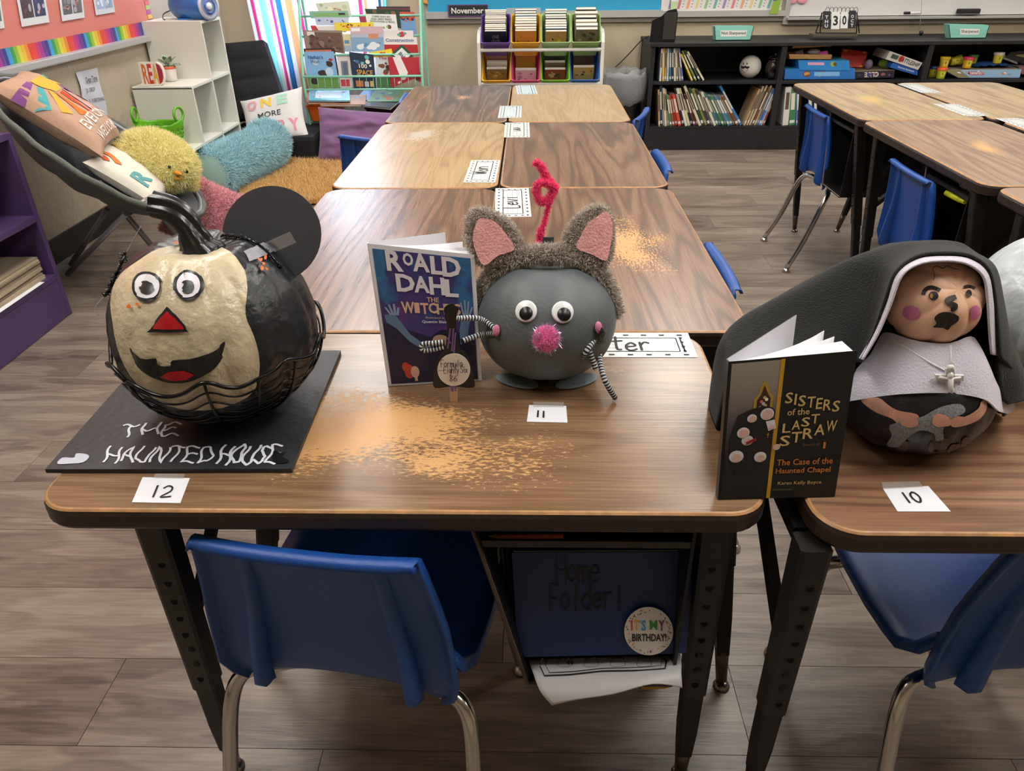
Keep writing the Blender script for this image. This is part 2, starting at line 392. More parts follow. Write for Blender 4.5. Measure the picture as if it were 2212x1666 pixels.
# ------------------------------------------------------------------ fur made of real strands
def fur(name, tri_src, n, length, wid, mats, parent, seed=0, bend=.5, keep=None, comb=None):
    """n tapering strands scattered on a builder's surface (room coordinates)"""
    rng = np.random.default_rng(seed)
    Vv = np.array(tri_src.v); T = []
    for f in tri_src.f:
        for i in range(1, len(f)-1): T.append((f[0], f[i], f[i+1]))
    T = np.array(T); A, Bq, Cq = Vv[T[:, 0]], Vv[T[:, 1]], Vv[T[:, 2]]
    N = np.cross(Bq-A, Cq-A); ar = np.linalg.norm(N, axis=1); N = N/np.maximum(ar[:, None], 1e-12)
    ctr = Vv.mean(0)
    if keep is not None:
        mk = keep((A+Bq+Cq)/3, N); ar = ar*mk
    idx = rng.choice(len(T), n, p=ar/ar.sum()); u = rng.random(n); v = rng.random(n); k = u+v > 1; u[k] = 1-u[k]; v[k] = 1-v[k]
    P = A[idx]+(Bq-A)[idx]*u[:, None]+(Cq-A)[idx]*v[:, None]; nn = N[idx]
    r1 = rng.normal(size=(n, 3))*bend; L = length*(.6+.6*rng.random(n))[:, None]
    if comb is not None: r1 = r1+np.array(comb)[None]
    d1 = nn+r1*.5; d1 /= np.linalg.norm(d1, axis=1)[:, None]; d2 = nn+r1*1.3; d2 /= np.linalg.norm(d2, axis=1)[:, None]
    sd = np.cross(d1, rng.normal(size=(n, 3))); sd /= np.linalg.norm(sd, axis=1)[:, None]; sd *= wid/2
    Q = np.stack([P-sd, P+sd, P+d1*L*.5+sd*.8, P+d1*L*.5-sd*.8, P+d1*L*.5+d2*L*.5], 1).reshape(-1, 3)
    o = np.arange(n)*5
    faces = np.concatenate([np.stack([o, o+1, o+2], 1), np.stack([o, o+2, o+3], 1), np.stack([o+3, o+2, o+4], 1)])
    me = bpy.data.meshes.new(name); me.from_pydata(Q.tolist(), [], faces.tolist())
    for m_ in mats: me.materials.append(m_)
    mi = rng.integers(0, len(mats), n); me.polygons.foreach_set('material_index', np.concatenate([mi, mi, mi]).astype(np.int32))
    me.polygons.foreach_set('use_smooth', np.ones(len(faces), dtype=bool))
    o_ = link(name, me, parent, False); o_['kind'] = 'stuff'
    return o_
def pbox(b, x0, y0, x1, y1, Y, dep, m):
    """axis-aligned box whose front face at Y fills the photograph rectangle; goes dep back"""
    ym, xm = (y0+y1)/2, (x0+x1)/2
    X0, X1 = Py(x0, ym, Y).x, Py(x1, ym, Y).x; Z0, Z1 = Py(xm, y1, Y).z, Py(xm, y0, Y).z
    return b.box(((X0+X1)/2, Y+dep/2, (Z0+Z1)/2), (X1-X0, dep, Z1-Z0), m)
def prect(x0, y0, x1, y1, Y):
    ym, xm = (y0+y1)/2, (x0+x1)/2
    X0, X1 = Py(x0, ym, Y).x, Py(x1, ym, Y).x; Z0, Z1 = Py(xm, y1, Y).z, Py(xm, y0, Y).z
    return Quad((X0, Y, Z0), (X1, Y, Z0), (X1, Y, Z1), (X0, Y, Z1))
def flat(b, q, x0, y0, x1, y1, m, off=.0004):
    return b.add([q.pt(x0, y0, off), q.pt(x1, y0, off), q.pt(x1, y1, off), q.pt(x0, y1, off)], [(0, 1, 2, 3)], m)
def poly(b, q, pts, m, off=.0005):
    return b.add([q.pt(x, y, off) for x, y in pts], [tuple(range(len(pts)))], m)
def disc(b, q, cx, cy, rx, ry, m, off=.0006, n=18, rot=0):
    return poly(b, q, [(cx+rx*cos(2*pi*i/n)*cos(rot)-ry*sin(2*pi*i/n)*sin(rot), cy+rx*cos(2*pi*i/n)*sin(rot)+ry*sin(2*pi*i/n)*cos(rot)) for i in range(n)], m, off)
# ================================================================== THE ROOM
XL, XR, YB, YF, ZC = -2.2, 4.6, 5.85, -2.6, 2.75
WALLM = M('#b3a58d', .55, bump=2.2, bscale=34); WALLB = M('#b8aa90', .6, bump=.6, bscale=90)
def struct(b, name): o = b.build(name); o['kind'] = 'structure'; return o
b = B(); b.box((XL-.05, (YB+YF)/2, ZC/2), (.1, YB-YF+.2, ZC), M('#b3a692', .42, bump=3.2, bscale=26)); struct(b, 'wall_left')
b = B(); b.box((XR+.05, (YB+YF)/2, ZC/2), (.1, YB-YF+.2, ZC), WALLB); struct(b, 'wall_right')
b = B(); b.box(((XL+XR)/2, YF-.05, ZC/2), (XR-XL, .1, ZC), WALLB); struct(b, 'wall_front')
WX0, WX1, WZ0, WZ1 = -1.97, -1.04, .50, 2.3
b = B(); wy = YB+.05
b.box(((XL+WX0)/2, wy, ZC/2), (WX0-XL, .1, ZC), WALLB); b.box(((WX1+XR)/2, wy, ZC/2), (XR-WX1, .1, ZC), WALLB)
b.box(((WX0+WX1)/2, wy, WZ0/2), (WX1-WX0, .1, WZ0), WALLB); b.box(((WX0+WX1)/2, wy, (WZ1+ZC)/2), (WX1-WX0, .1, ZC-WZ1), WALLB)
struct(b, 'wall_back')
b = B(); b.box(((XL+XR)/2, (YB+YF)/2, ZC+.05), (XR-XL+.2, YB-YF+.2, .1), M('#dcdad4', .9, bump=.5, bscale=60)); struct(b, 'ceiling')
b = B(); b.box((XL+.006, (YB+YF)/2, .055), (.012, YB-YF, .11), M('#101014', .4)); struct(b, 'baseboard_left')
b = B(); b.box(((XL+.78)/2, YB-.006, .055), (.78-XL, .012, .11), M('#101014', .4)); struct(b, 'baseboard_back')
# window: frame with sash bars and glass
wn = bpy.data.objects.new('window_1', None); COL.objects.link(wn); wn.location = ((WX0+WX1)/2, YB+.05, WZ0); wn['kind'] = 'structure'
b = B(); fw = .04
for x in (WX0+fw/2, WX1-fw/2): b.box((x, YB+.05, (WZ0+WZ1)/2), (fw, .06, WZ1-WZ0), WHT)
for z in (WZ0+fw/2, (WZ0+WZ1)/2, WZ1-fw/2): b.box(((WX0+WX1)/2, YB+.05, z), (WX1-WX0, .05, fw), WHT)
W(b, 'window_frame', wn)
for z0, z1 in ((WZ0+.04, (WZ0+WZ1)/2-.02), ((WZ0+WZ1)/2+.02, WZ1-.04)):
    b = B(); b.box(((WX0+WX1)/2, YB+.06, (z0+z1)/2), (WX1-WX0-.08, .004, z1-z0), M('#ffffff', .02, trans=1, spec=.3)); W(b, 'pane', wn)
# ---- floor of vinyl planks running left-right, each its own piece
fl = B(); fl.box(((XL+XR)/2, (YB+YF)/2, -.03), (XR-XL, YB-YF, .04), M('#241f1c', .8)); fl = struct(fl, 'floor')
def plank_mat():
    mt = bpy.data.materials.new('vinyl_plank'); mt.use_nodes = True; nt = mt.node_tree; bs = nt.nodes['Principled BSDF']; L = nt.links.new
    oi = nt.nodes.new('ShaderNodeObjectInfo'); tc = nt.nodes.new('ShaderNodeTexCoord')
    cb = nt.nodes.new('ShaderNodeCombineXYZ'); L(math_node(nt, 'MULTIPLY', oi.outputs['Random'], 37), cb.inputs[0]); L(math_node(nt, 'MULTIPLY', oi.outputs['Random'], 91), cb.inputs[1])
    ad = nt.nodes.new('ShaderNodeVectorMath'); L(tc.outputs['Object'], ad.inputs[0]); L(cb.outputs[0], ad.inputs[1])
    def noise(sx, sy, det):
        mp = nt.nodes.new('ShaderNodeMapping'); L(ad.outputs[0], mp.inputs[0]); mp.inputs['Scale'].default_value = (sx, sy, 1)
        n = nt.nodes.new('ShaderNodeTexNoise'); n.inputs['Scale'].default_value = 1; n.inputs['Detail'].default_value = det; n.inputs['Distortion'].default_value = .35; L(mp.outputs[0], n.inputs['Vector']); return n.outputs['Fac']
    a, c, d = noise(2.2, 12, 3), noise(7, 150, 4), noise(18, 300, 2)
    rg = math_node(nt, 'SINE', math_node(nt, 'MULTIPLY', a, 46)); rg = math_node(nt, 'MULTIPLY', rg, .05)
    v = math_node(nt, 'MULTIPLY_ADD', a, .75, rg); v = math_node(nt, 'MULTIPLY_ADD', c, .38, v); v = math_node(nt, 'MULTIPLY_ADD', d, .14, v)
    v = math_node(nt, 'MULTIPLY_ADD', oi.outputs['Random'], .16, v)
    r = nt.nodes.new('ShaderNodeValToRGB'); L(v, r.inputs[0]); e = r.color_ramp.elements
    e[0].position = .48; e[0].color = (*lin('#52453d'), 1); e[1].position = .95; e[1].color = (*lin('#998b7e'), 1); x = e.new(.7); x.color = (*lin('#796a5f'), 1)
    L(r.outputs[0], bs.inputs['Base Color']); bs.inputs['Roughness'].default_value = .36; bs.inputs['Specular IOR Level'].default_value = .5
    bp = nt.nodes.new('ShaderNodeBump'); bp.inputs['Strength'].default_value = .35; bp.inputs['Distance'].default_value = .0012; L(math_node(nt, 'ADD', c, d), bp.inputs['Height']); L(bp.outputs[0], bs.inputs['Normal'])
    return mt
PM = plank_mat(); PW, PLN = .192, 1.22
pb = B(); pb.box((0, 0, -.005), (PLN-.0012, PW-.0012, .01), PM); pme = None
rn = random.Random(4); row = 0; y = 1.188-PW*20+PW/2; seams = {}
while y < YB+PW/2:
    if y > YF-.1:
        x = XL-PLN*((row*.37+.21) % 1)
        off = {9: 0}.get(row, 0)
        while x < XR:
            a, c = max(x, XL), min(x+PLN, XR); a0, a1 = max(y-PW/2, YF), min(y+PW/2, YB)
            if c-a > .02 and a1-a0 > .02:
                if pme is None: o = pb.build('floor_plank', fl); pme = o.data
                else: o = link('floor_plank', pme, fl)
                o.location = ((a+c)/2, (a0+a1)/2, 0); o.scale = ((c-a)/PLN, (a1-a0)/PW, 1)
            x += PLN
    row += 1; y += PW
# ---- ceiling lights: recessed troffers, frame and glowing diffuser
LG = 'fluorescent ceiling lights'
i = 0
for (x, y_) in ((-1.1, .65), (1.0, .65), (3.1, .65), (-1.1, 2.4), (1.0, 2.4), (3.1, 2.4), (-1.1, 4.5), (1.0, 4.5), (3.1, 4.5)):
    t = thing('ceiling_light', 'white recessed fluorescent ceiling light, out of view above the desks', 'ceiling light', (x, y_, ZC-.02), 0, LG)
    b = B()
    for s_ in (-1, 1): b.box((s_*.30, 0, 0), (.03, 1.23, .04), WHT); b.box((0, s_*.6, 0), (.6, .03, .04), WHT)
    b.build('frame', t)
    b = B(); b.box((0, 0, .005), (.57, 1.17, .01), M((1, .965, .90), .5, emit=14.5)); b.build('diffuser', t)
# ---- left wall: bulletin board with striped border, rail, pinned sheets
bb = thing('bulletin_board', 'bulletin board covered in salmon paper with rainbow striped border on left wall', 'bulletin board', (XL, 3.6, .85))
zr0, zr1 = .805, .838; zb1 = Px(0, 106, XL+.012).z; YE = Px(333, 60, XL+.012).y
b = B(); b.box((XL+.006, (YE+1.4)/2, (zr1+2.05)/2), (.012, YE-1.4, 2.05-zr1), M('#cf7a6e', .6, bump=1.2, bscale=14)); W(b, 'paper', bb)
RB = ['#d9453a', '#d9483f', '#c43a78', '#a4378f', '#6d3a8f', '#38408f', '#3f9bd4', '#3f9a50', '#8fb93c', '#d6cf4a', '#e3b53c', '#e28a35']
b = B(); yy = 1.6; k = 0; sw = .026
while yy < YE-.02:
    y2 = min(yy+sw, YE); b.box((XL+.0135, (yy+y2)/2-.001, (zr1+zb1)/2), (.003, y2-yy-.003, zb1-zr1), M(RB[k % 12], .25)); yy += sw; k += 1
zz = zr1; 
while zz < 2.0:
    b.box((XL+.0137, YE-.025, zz+.012), (.003, .05, .021), M(RB[(k*5) % 12], .3)); zz += .024; k += 1
b.box((XL+.0125, (1.6+YE)/2, (zr1+zb1)/2), (.002, YE-1.6, zb1-zr1), M('#e8e4de', .3)); W(b, 'striped_border', bb)
b = B(); b.box((XL+.025, (1.4+4.88)/2, (zr0+zr1)/2), (.05, 4.88-1.4, zr1-zr0), M('#b9b9bb', .35, .3), bev=.006); W(b, 'rail', bb)
def sheet_on_left(px, label, kind):
    """px: four photograph corners TL TR BR BL on the left wall board"""
    X = XL+.017; c = [Px(x, y_, X) for x, y_ in px]; q = Quad(c[3], c[2], c[1], c[0])
    t = thing('pinned_photo', label, 'photo sheet', c[3], 0)
    b = B(); b.hexa([q.pt(0, 0, .002), q.pt(1, 0, .002), q.pt(1, 1, .002), q.pt(0, 1, .002), q.pt(0, 0, 0), q.pt(1, 0, 0), q.pt(1, 1, 0), q.pt(0, 1, 0)], M('#d8dbe2', .15)); W(b, 'sheet', t)
    b = B()
    if kind == 0: cols = (('#4a3238', '#6d4652'), ('#2c2f57', '#4d3f78'))
    elif kind == 1: cols = (('#5b5b62', '#83838a'), ('#6b6a6a', '#96948f'))
    else: cols = (('#9fb3cf', '#c4d3e6'), ('#8fa7c4', '#b9c9de'))
    for j, (c1, c2) in enumerate(cols):
        x0 = .08+.44*j
        flat(b, q, x0, .15, x0+.40, .97, M(c1, .3), .0025)
        for u in range(9): disc(b, q, x0+.05+.3*rn.random(), .22+.65*rn.random(), .03+.05*rn.random(), .03+.08*rn.random(), M(rn.choice([c2, '#c98a8a', '#a9a4b4'] if kind < 2 else [c2, '#dfe8f2']), .3), .0028)
    W(b, 'picture', t)
sheet_on_left([(26, -55), (88, -58), (106, 48), (47, 58)], 'glossy sheet with two dark stage pictures pinned on salmon board', 0)
sheet_on_left([(122, -40), (174, -42), (182, 38), (134, 46)], 'glossy sheet with grey pictures, middle one pinned on salmon board', 1)
sheet_on_left([(194, -45), (236, -47), (248, 26), (207, 33)], 'shiny bluish sheet pinned nearest the right edge of salmon board', 2)
sheet_on_left([(-60, -40), (-6, -45), (9, 60), (-40, 72)], 'glossy sheet cut by the left edge of the picture on salmon board', 1)
# paper sign on the left wall
X = XL+.004; c = [Px(*p, X) for p in ((163, 157), (207, 146), (236, 262), (193, 268))]; q = Quad(c[3], c[2], c[1], c[0])
t = thing('paper_sign', 'curling white paper with black list taped on left wall under the rail', 'paper', c[3])
b = B(); R_ = []
for i in range(9): R_.append([q.pt(j/4, i/8, .003+.004*sin(i*1.3+j)) for j in range(5)])
b.grid(R_, M('#c9ccd9', .3)); W(b, 'sheet', t)
b = B(); put(b, q, 'Dear Time', .3, .78, .85, .88, INK, .01, .009); flat(b, q, .3, .765, .85, .772, INK, .009)
put(b, q, 'D - DROP', .2, .60, .62, .68, INK, .0, .009); put(b, q, 'E - EVERYTHING', .2, .40, .95, .47, INK, .0, .009); W(b, 'lettering', t)
# ---- back wall boards
b = B(); Yb = YB-.02
t = thing('bulletin_board', 'bulletin board in bright blue paper with scalloped edge on back wall', 'bulletin board', Py(1170, 40, Yb))
pbox(b, 920, -120, 1432, 25, Yb, .02, M('#2a9cc7', .7)); W(b, 'paper', t)
b = B(); q = prect(920, -60, 1432, 22, Yb-.003); n_ = 34; P = []
for i in range(n_*4+1):
    x = i/(n_*4); P.append((x, .42-.10*abs(sin(x*n_*pi))))
P += [(1, 1.6), (0, 1.6)]
vs = [q.pt(x, y_, 0) for x, y_ in P]
for i in range(n_*4): b.add([q.pt(*P[i]), q.pt(*P[i+1]), q.pt(P[i+1][0], 1.6), q.pt(P[i][0], 1.6)], [(0, 1, 2, 3)], M('#6cbcdd', .8))
W(b, 'scalloped_border', t)
b = B(); pbox(b, 920, 24, 1432, 39, Yb-.022, .042, M('#b5b4b0', .4, .2)); pbox(b, 920, 39, 1432, 49, Yb-.004, .024, M('#8b8378', .6)); W(b, 'frame', t)
b = B(); q = prect(895, -14, 932, 12, Yb-.005); P = []
for i in range(10): g = pi/2+2*pi*i/10; r_ = .5 if i % 2 == 0 else .25; P.append((.5+r_*cos(g), .5+r_*sin(g)))
poly(b, q, P, M('#e09a3e', .7)); o = W(b, 'paper_leaf', t)
t = thing('number_poster', 'white number chart with slanting pastel stripes above the black speaker', 'poster', Py(1560, 30, Yb))
b = B(); pbox(b, 1432, -90, 1696, 23, Yb, .02, M('#dcdad6', .4)); W(b, 'sheet', t)
b = B(); q = prect(1432, -40, 1696, 22, Yb-.001)
for i in range(13):
    x = .05+i*.074; c1 = ['#9c88b8', '#d47a8c', '#e2a07c', '#dcc98c', '#8fb98a', '#6cb0a8'][i % 6]
    poly(b, q, [(x, .06), (x+.022, .06), (x+.075, 1.3), (x+.053, 1.3)], M(c1, .5), .0005)
    for k in range(7): flat(b, q, x+.04+.0035*k, .12+.1*k, x+.052+.0035*k, .15+.1*k, M('#8f8d90', .5), .0006)
W(b, 'stripes', t)
b = B(); pbox(b, 1432, 24, 1700, 36, Yb-.022, .042, M('#b5b4b0', .4, .2)); pbox(b, 1432, 36, 1700, 46, Yb-.004, .024, M('#8b8378', .6)); W(b, 'frame', t)
t = thing('pennant', 'green and blue paper pennant hanging beside the slanted number chart', 'pennant', Py(1680, 25, Yb-.01))
b = B(); q = prect(1668, -30, 1690, 30, Yb-.026)
poly(b, q, [(0, 0), (.75, 0), (1, 1.2), (.25, 1.2)], M('#8fae3e', .6)); poly(b, q, [(.15, .45), (.8, .55), (.95, .85), (.2, .8)], M('#2f5fa8', .6), .001); W(b, 'paper', t)
t = thing('pennant', 'pale green paper pennant hanging just above the black speaker', 'pennant', Py(1460, 25, Yb-.01))
b = B(); q = prect(1444, -30, 1466, 30, Yb-.026); poly(b, q, [(.3, .0), (.9, .02), (1, 1.2), (.2, 1.2)], M('#b9d6a4', .6)); flat(b, q, .3, .45, .9, .95, PAPER, .001); W(b, 'paper', t)
t = thing('whiteboard', 'large whiteboard with aluminium frame on the back wall', 'whiteboard', Py(1900, 40, Yb))
b = B(); X0 = Py(1700, 20, Yb).x; Z0 = Py(1950, 33, Yb).z
b.box(((X0+4.3)/2, Yb+.01, (Z0+2.05)/2), (4.3-X0, .02, 2.05-Z0), M('#cfcfce', .22)); W(b, 'panel', t)
b = B(); b.box(((X0+4.3)/2, Yb-.02, Z0-.012), (4.3-X0, .07, .014), M('#bdbdbb', .35, .4)); b.box(((X0+4.3)/2, Yb+.003, Z0-.035), (4.3-X0, .03, .034), M('#8d8880', .5, .1)); b.box((X0, Yb, (Z0+2.05)/2-.02), (.035, .03, 2.05-Z0+.06), M('#b3b2ae', .4, .3)); W(b, 'frame', t)
t = thing('board_magnet', 'pink paper shape on the upper left of the whiteboard', 'magnet', Py(1722, 5, Yb))
b = B(); 
for xx in (1713, 1734): b.ell(Py(xx, -2, Yb-.008), (.035, .006, .03), M('#e79aa8', .6))
W(b, 'paper_shape', t)
t = thing('whiteboard_eraser', 'black whiteboard eraser lying on the whiteboard tray', 'eraser', Py(2092, 28, Yb-.03))
b = B(); p = Py(2092, 24, Yb-.035); b.box(p, (.15, .04, .03), M('#222224', .8), bev=.007); b.box(p+V((0, 0, -.017)), (.145, .038, .006), M('#6e6e6e', .9)); W(b, 'pad', t)
t = thing('marker', 'white marker with black cap lying on the whiteboard tray', 'marker', Py(1975, 28, Yb-.03))
p = Py(1975, 28, Yb-.035); b = B(); b.tube([p+V((-.03, 0, 0)), p+V((.05, 0, 0))], .008, M('#dadada', .3)); W(b, 'barrel', t); b = B(); b.tube([p+V((-.07, 0, 0)), p+V((-.03, 0, 0))], .009, BLK); W(b, 'cap', t)
t = thing('pull_cord', 'thin white cord with a small black bead hanging before the whiteboard', 'cord', Py(1990, 72, Yb-.08))
b = B(); b.tube([Py(1999, -150, Yb-.08), Py(1990, 30, Yb-.08), Py(1986, 68, Yb-.08)], .002, M('#b5ab98', .6), seg=6); W(b, 'cord', t)
b = B(); b.ell(Py(1990, 71, Yb-.08), (.014, .014, .014), M('#1a1a1a', .3), 14, 8); W(b, 'bead', t)
# ================================================================== DESKS
def desk_top_mesh(Lx, Sy, m, th=.03, rad=.05):
    def ring(ins, z):
        o = []; r_ = max(.004, rad-ins)
        for (cx, cy, g0) in ((Lx/2-rad, Sy/2-rad, 0), (-Lx/2+rad, Sy/2-rad, pi/2), (-Lx/2+rad, -Sy/2+rad, pi), (Lx/2-rad, -Sy/2+rad, 3*pi/2)):
            for i in range(9): g = g0+pi/2*i/8; o.append((cx+r_*cos(g), cy+r_*sin(g), z))
        return o
    b = B(); worn = M('#a5794d', .45, var=.25, vscale=60); dk = M('#2c2018', .4, var=.4, vscale=90)
    prof = [(.0062, 0, m), (.0040, -.0008, worn), (.0018, -.0028, worn), (0, -.008, dk), (0, -th+.006, dk), (.003, -th+.001, dk), (.008, -th, dk)]
    R_ = [ring(i, z) for i, z, _ in prof]; n = len(R_[0])
    b.add(R_[0], [tuple(range(n))], m)
    for k in range(len(prof)-1):
        b.add(R_[k]+R_[k+1], [(i, n+i, n+(i+1) % n, (i+1) % n) for i in range(n)], prof[k+1][2], True)
    b.add(R_[-1], [tuple(reversed(range(n)))], M('#3a342e', .8))
    return b
STEEL = M('#1d1a19', .42, .3, var=.2, vscale=40); STEELD = M('#131214', .5, .2); CHD = M('#6a6460', .3, .9)
LD, SD, TZ = .8606, .460, .69
def desk(label, x, y, rz, wm, legs=((-1, -.295, -.365), (1, .37, .415))):
    t = thing('student_desk', label, 'desk', (x, y, 0), rz, 'laminate student desks')
    o = desk_top_mesh(LD-.003, SD-.003, wm).build('desktop', t); o.location.z = TZ
    for sx, xt, xb in legs:
        rail = B(); rail.box((xt, 0, TZ-.042), (.026, .36, .018), STEELD); rail.build('side_rail', t)
        for sy in (-1, 1):
            b = B(); top = V((xt, sy*.205, TZ-.032)); bot = V((xb, sy*.105, 0)); d = bot-top
            def at(k): return top+d*k
            def slab(k0, k1, w0, w1, d0, d1, m, bb):
                a, c = at(k0), at(k1)
                P = []
                for (p, ww, dd) in ((a, w0, d0), (c, w1, d1)):
                    for (ux, uy) in ((-1, -1), (-.75, -1.15), (.75, -1.15), (1, -1), (1, 1), (.75, 1.15), (-.75, 1.15), (-1, 1)): P.append(p+V((ux*ww/2, uy*dd/2, 0)))
                bb.add(P, [(i, (i+1) % 8, 8+(i+1) % 8, 8+i) for i in range(8)]+[tuple(reversed(range(8))), tuple(range(8, 16))], m)
            slab(0, .56, .036, .034, .030, .029, STEEL, b)
            for k in range(8):   # adjusting holes
                c = at(.10+k*.058)+V((-.002*sx, sy*.0178, 0)); n = V((0, sy, .25)).normalized()
                ux = V((1, 0, 0)); uy = n.cross(ux)
                if k in (5, 6): b.ell(c+V((0, -sy*.001, 0)), (.006, .004, .006), M('#3a3634', .3, .8), 10, 6)
                else: b.add([c+ux*.005*cos(g)+uy*.0055*sin(g) for g in [2*pi*j/10 for j in range(10)]], [tuple(range(10)) if sy < 0 else tuple(reversed(range(10)))], M('#020202', 1))
            slab(.55, .74, .030, .029, .024, .023, STEELD, b); slab(.74, .87, .029, .023, .023, .021, STEELD, b)
            lg = b.build('leg', t)
            b = B(); b.tube([at(.86), at(.975)], [.0135, .0105], M('#5d5550', .3, .8), 12); b.lathe([(.001, .012), (.012, .011), (.016, .004), (.015, 0)], M('#8d8a86', .25, 1), at(1)+V((0, 0, .0)), 14, cap=True); b.build('ferrule', lg)
        b = B()
        b.tube([V(((xt+xb)/2, -.16, .40)), V((xt-.0*sx, .06, TZ-.05))], .011, STEELD, 4, smooth=False); b.build('brace', t)
    # open book box at the +x end, mouth towards -y
    xa, xc, xa2, zt, zb, y0, y1 = .085, .345, .150, TZ-.032, .383, -.215, .17
    b = B(); th = .004
    b.hexa([(xa2, y0, zb), (xa2+th, y0, zb), (xa+th, y0, zt), (xa, y0, zt), (xa2, y1, zb), (xa2+th, y1, zb), (xa+th, y1, zt), (xa, y1, zt)], STEELD)
    b.box((xc, (y0+y1)/2, (zt+zb)/2), (th, y1-y0, zt-zb), STEELD); b.box(((xa+xc)/2+.015, y1, (zt+zb)/2), (xc-xa-.03, th, zt-zb), STEELD)
    b.box(((xa2+xc)/2, (y0+y1)/2, zb), (xc-xa2, y1-y0, th), STEELD)
    bx = b.build('book_box', t)
    b = B(); b.tube([(xa, y0, zt), (xa2-.001, y0-.001, zb), (xc, y0-.001, zb)], .0035, M('#5b504a', .35, .8), 6); b.build('rim', bx)
    b = B(); b.box(((xa+.01+xc)/2, (y0+y1)/2+.003, TZ-.063), (xc-xa-.015, y1-y0-.01, .003), STEELD); b.box(((xa+.008+xc)/2, y0+.004, TZ-.060), (xc-xa-.012, .004, .010), M('#3b3838', .4, .5)); b.build('pencil_tray', t)
    return t
DW = ('#3a2a20', '#664a38', '#876752'); OK = ('#705b3c', '#a0845e', '#b69a72'); MID = ('#6b5846', '#96805f', '#b09a74')
desk('brown laminate desk in front carrying the cards 11 and 12', -.5818+LD/2, 1.1025-SD/2, 0, wood('walnut_front', '#443023', '#6f533b', '#8d7053', [(-.09, -.06, .30, .16, .70), (.06, -.12, .26, .10, .5), (.30, .1, .13, .1, .2)], 1, .24, ringamt=.13))
XA, XB = -.544+SD/2, -.544+SD*1.5; R0 = 1.1025+LD/2
desk('dark walnut desk left of the seam just behind the mouse pumpkin book', XA, R0, -pi/2, wood('walnut_left', *DW, [(.3, -.15, .1, .06, .2)], 2, .25))
desk('dark walnut desk with long scratches right of the seam behind the mouse ears', XB, R0, pi/2, wood('walnut_right', *DW, [(-.02, -.07, .36, .17, .52), (-.3, .1, .1, .05, .2)], 3, .3))
desk('pale oak desk in the second row with a bleached spot', XA, R0+LD, -pi/2, wood('oak_left', *OK, [(-.22, -.06, .2, .12, .55)], 4, .25, 14, '#b3aa9c', .17))
desk('dark walnut desk in the second row right of the oak desk', XB, R0+LD, pi/2, wood('walnut_mid', *DW, [(.02, -.10, .2, .1, .36)], 5, .3))
desk('dark walnut desk in the third row, farthest left of the middle column', XA, R0+2*LD, -pi/2, wood('walnut_far', *DW, [(-.1, .02, .16, .12, .34)], 6, .27))
desk('pale oak desk in the third row, farthest right of the middle column', XB, R0+2*LD+.005, pi/2, wood('oak_far', *OK, [(0, -.05, .15, .1, .3)], 7, .3, 14, ringamt=.15))
XC = 1.195+SD/2
desk('oak desk at the right, nearest the black bookcase and the far blue chair', XC+.01, 3.255, -pi/2, wood('oak_cluster', *MID, [(.0, -.03, .3, .14, .5)], 8, .33, 9, '#c0a266'))
desk('brown desk at the right with a worn orange streak and open box', XC, 2.39, -pi/2, wood('walnut_cluster', '#5a4632', '#806750', '#9b8168', [(.0, .0, .26, .08, .5)], 9, .33, 9))
desk('brown desk at the right of which only one corner shows above the nun', XC+.012, 1.525, -pi/2, wood('walnut_cluster_near', '#5a4632', '#806750', '#9b8168', (), 10, .33, 9))
desk('oak desk farthest right near the bookcase, beyond the long seam', XC+SD+.022, 3.245, pi/2, wood('oak_cluster_right', *MID, (), 11, .33, 9))
desk('brown desk cut by the right edge of the picture with a name card', XC+SD+.025, 2.375, pi/2, wood('walnut_cluster_right', '#5a4632', '#806750', '#9b8168', (), 12, .33, 9))
desk('brown laminate desk at the right carrying the nun pumpkin and card 10', .316+LD/2, .612+SD/2, 0, wood('walnut_nun', '#50382a', '#7b5942', '#967458', (), 13, .3), ((-1, -.425, -.372), (1, .37, .415)))
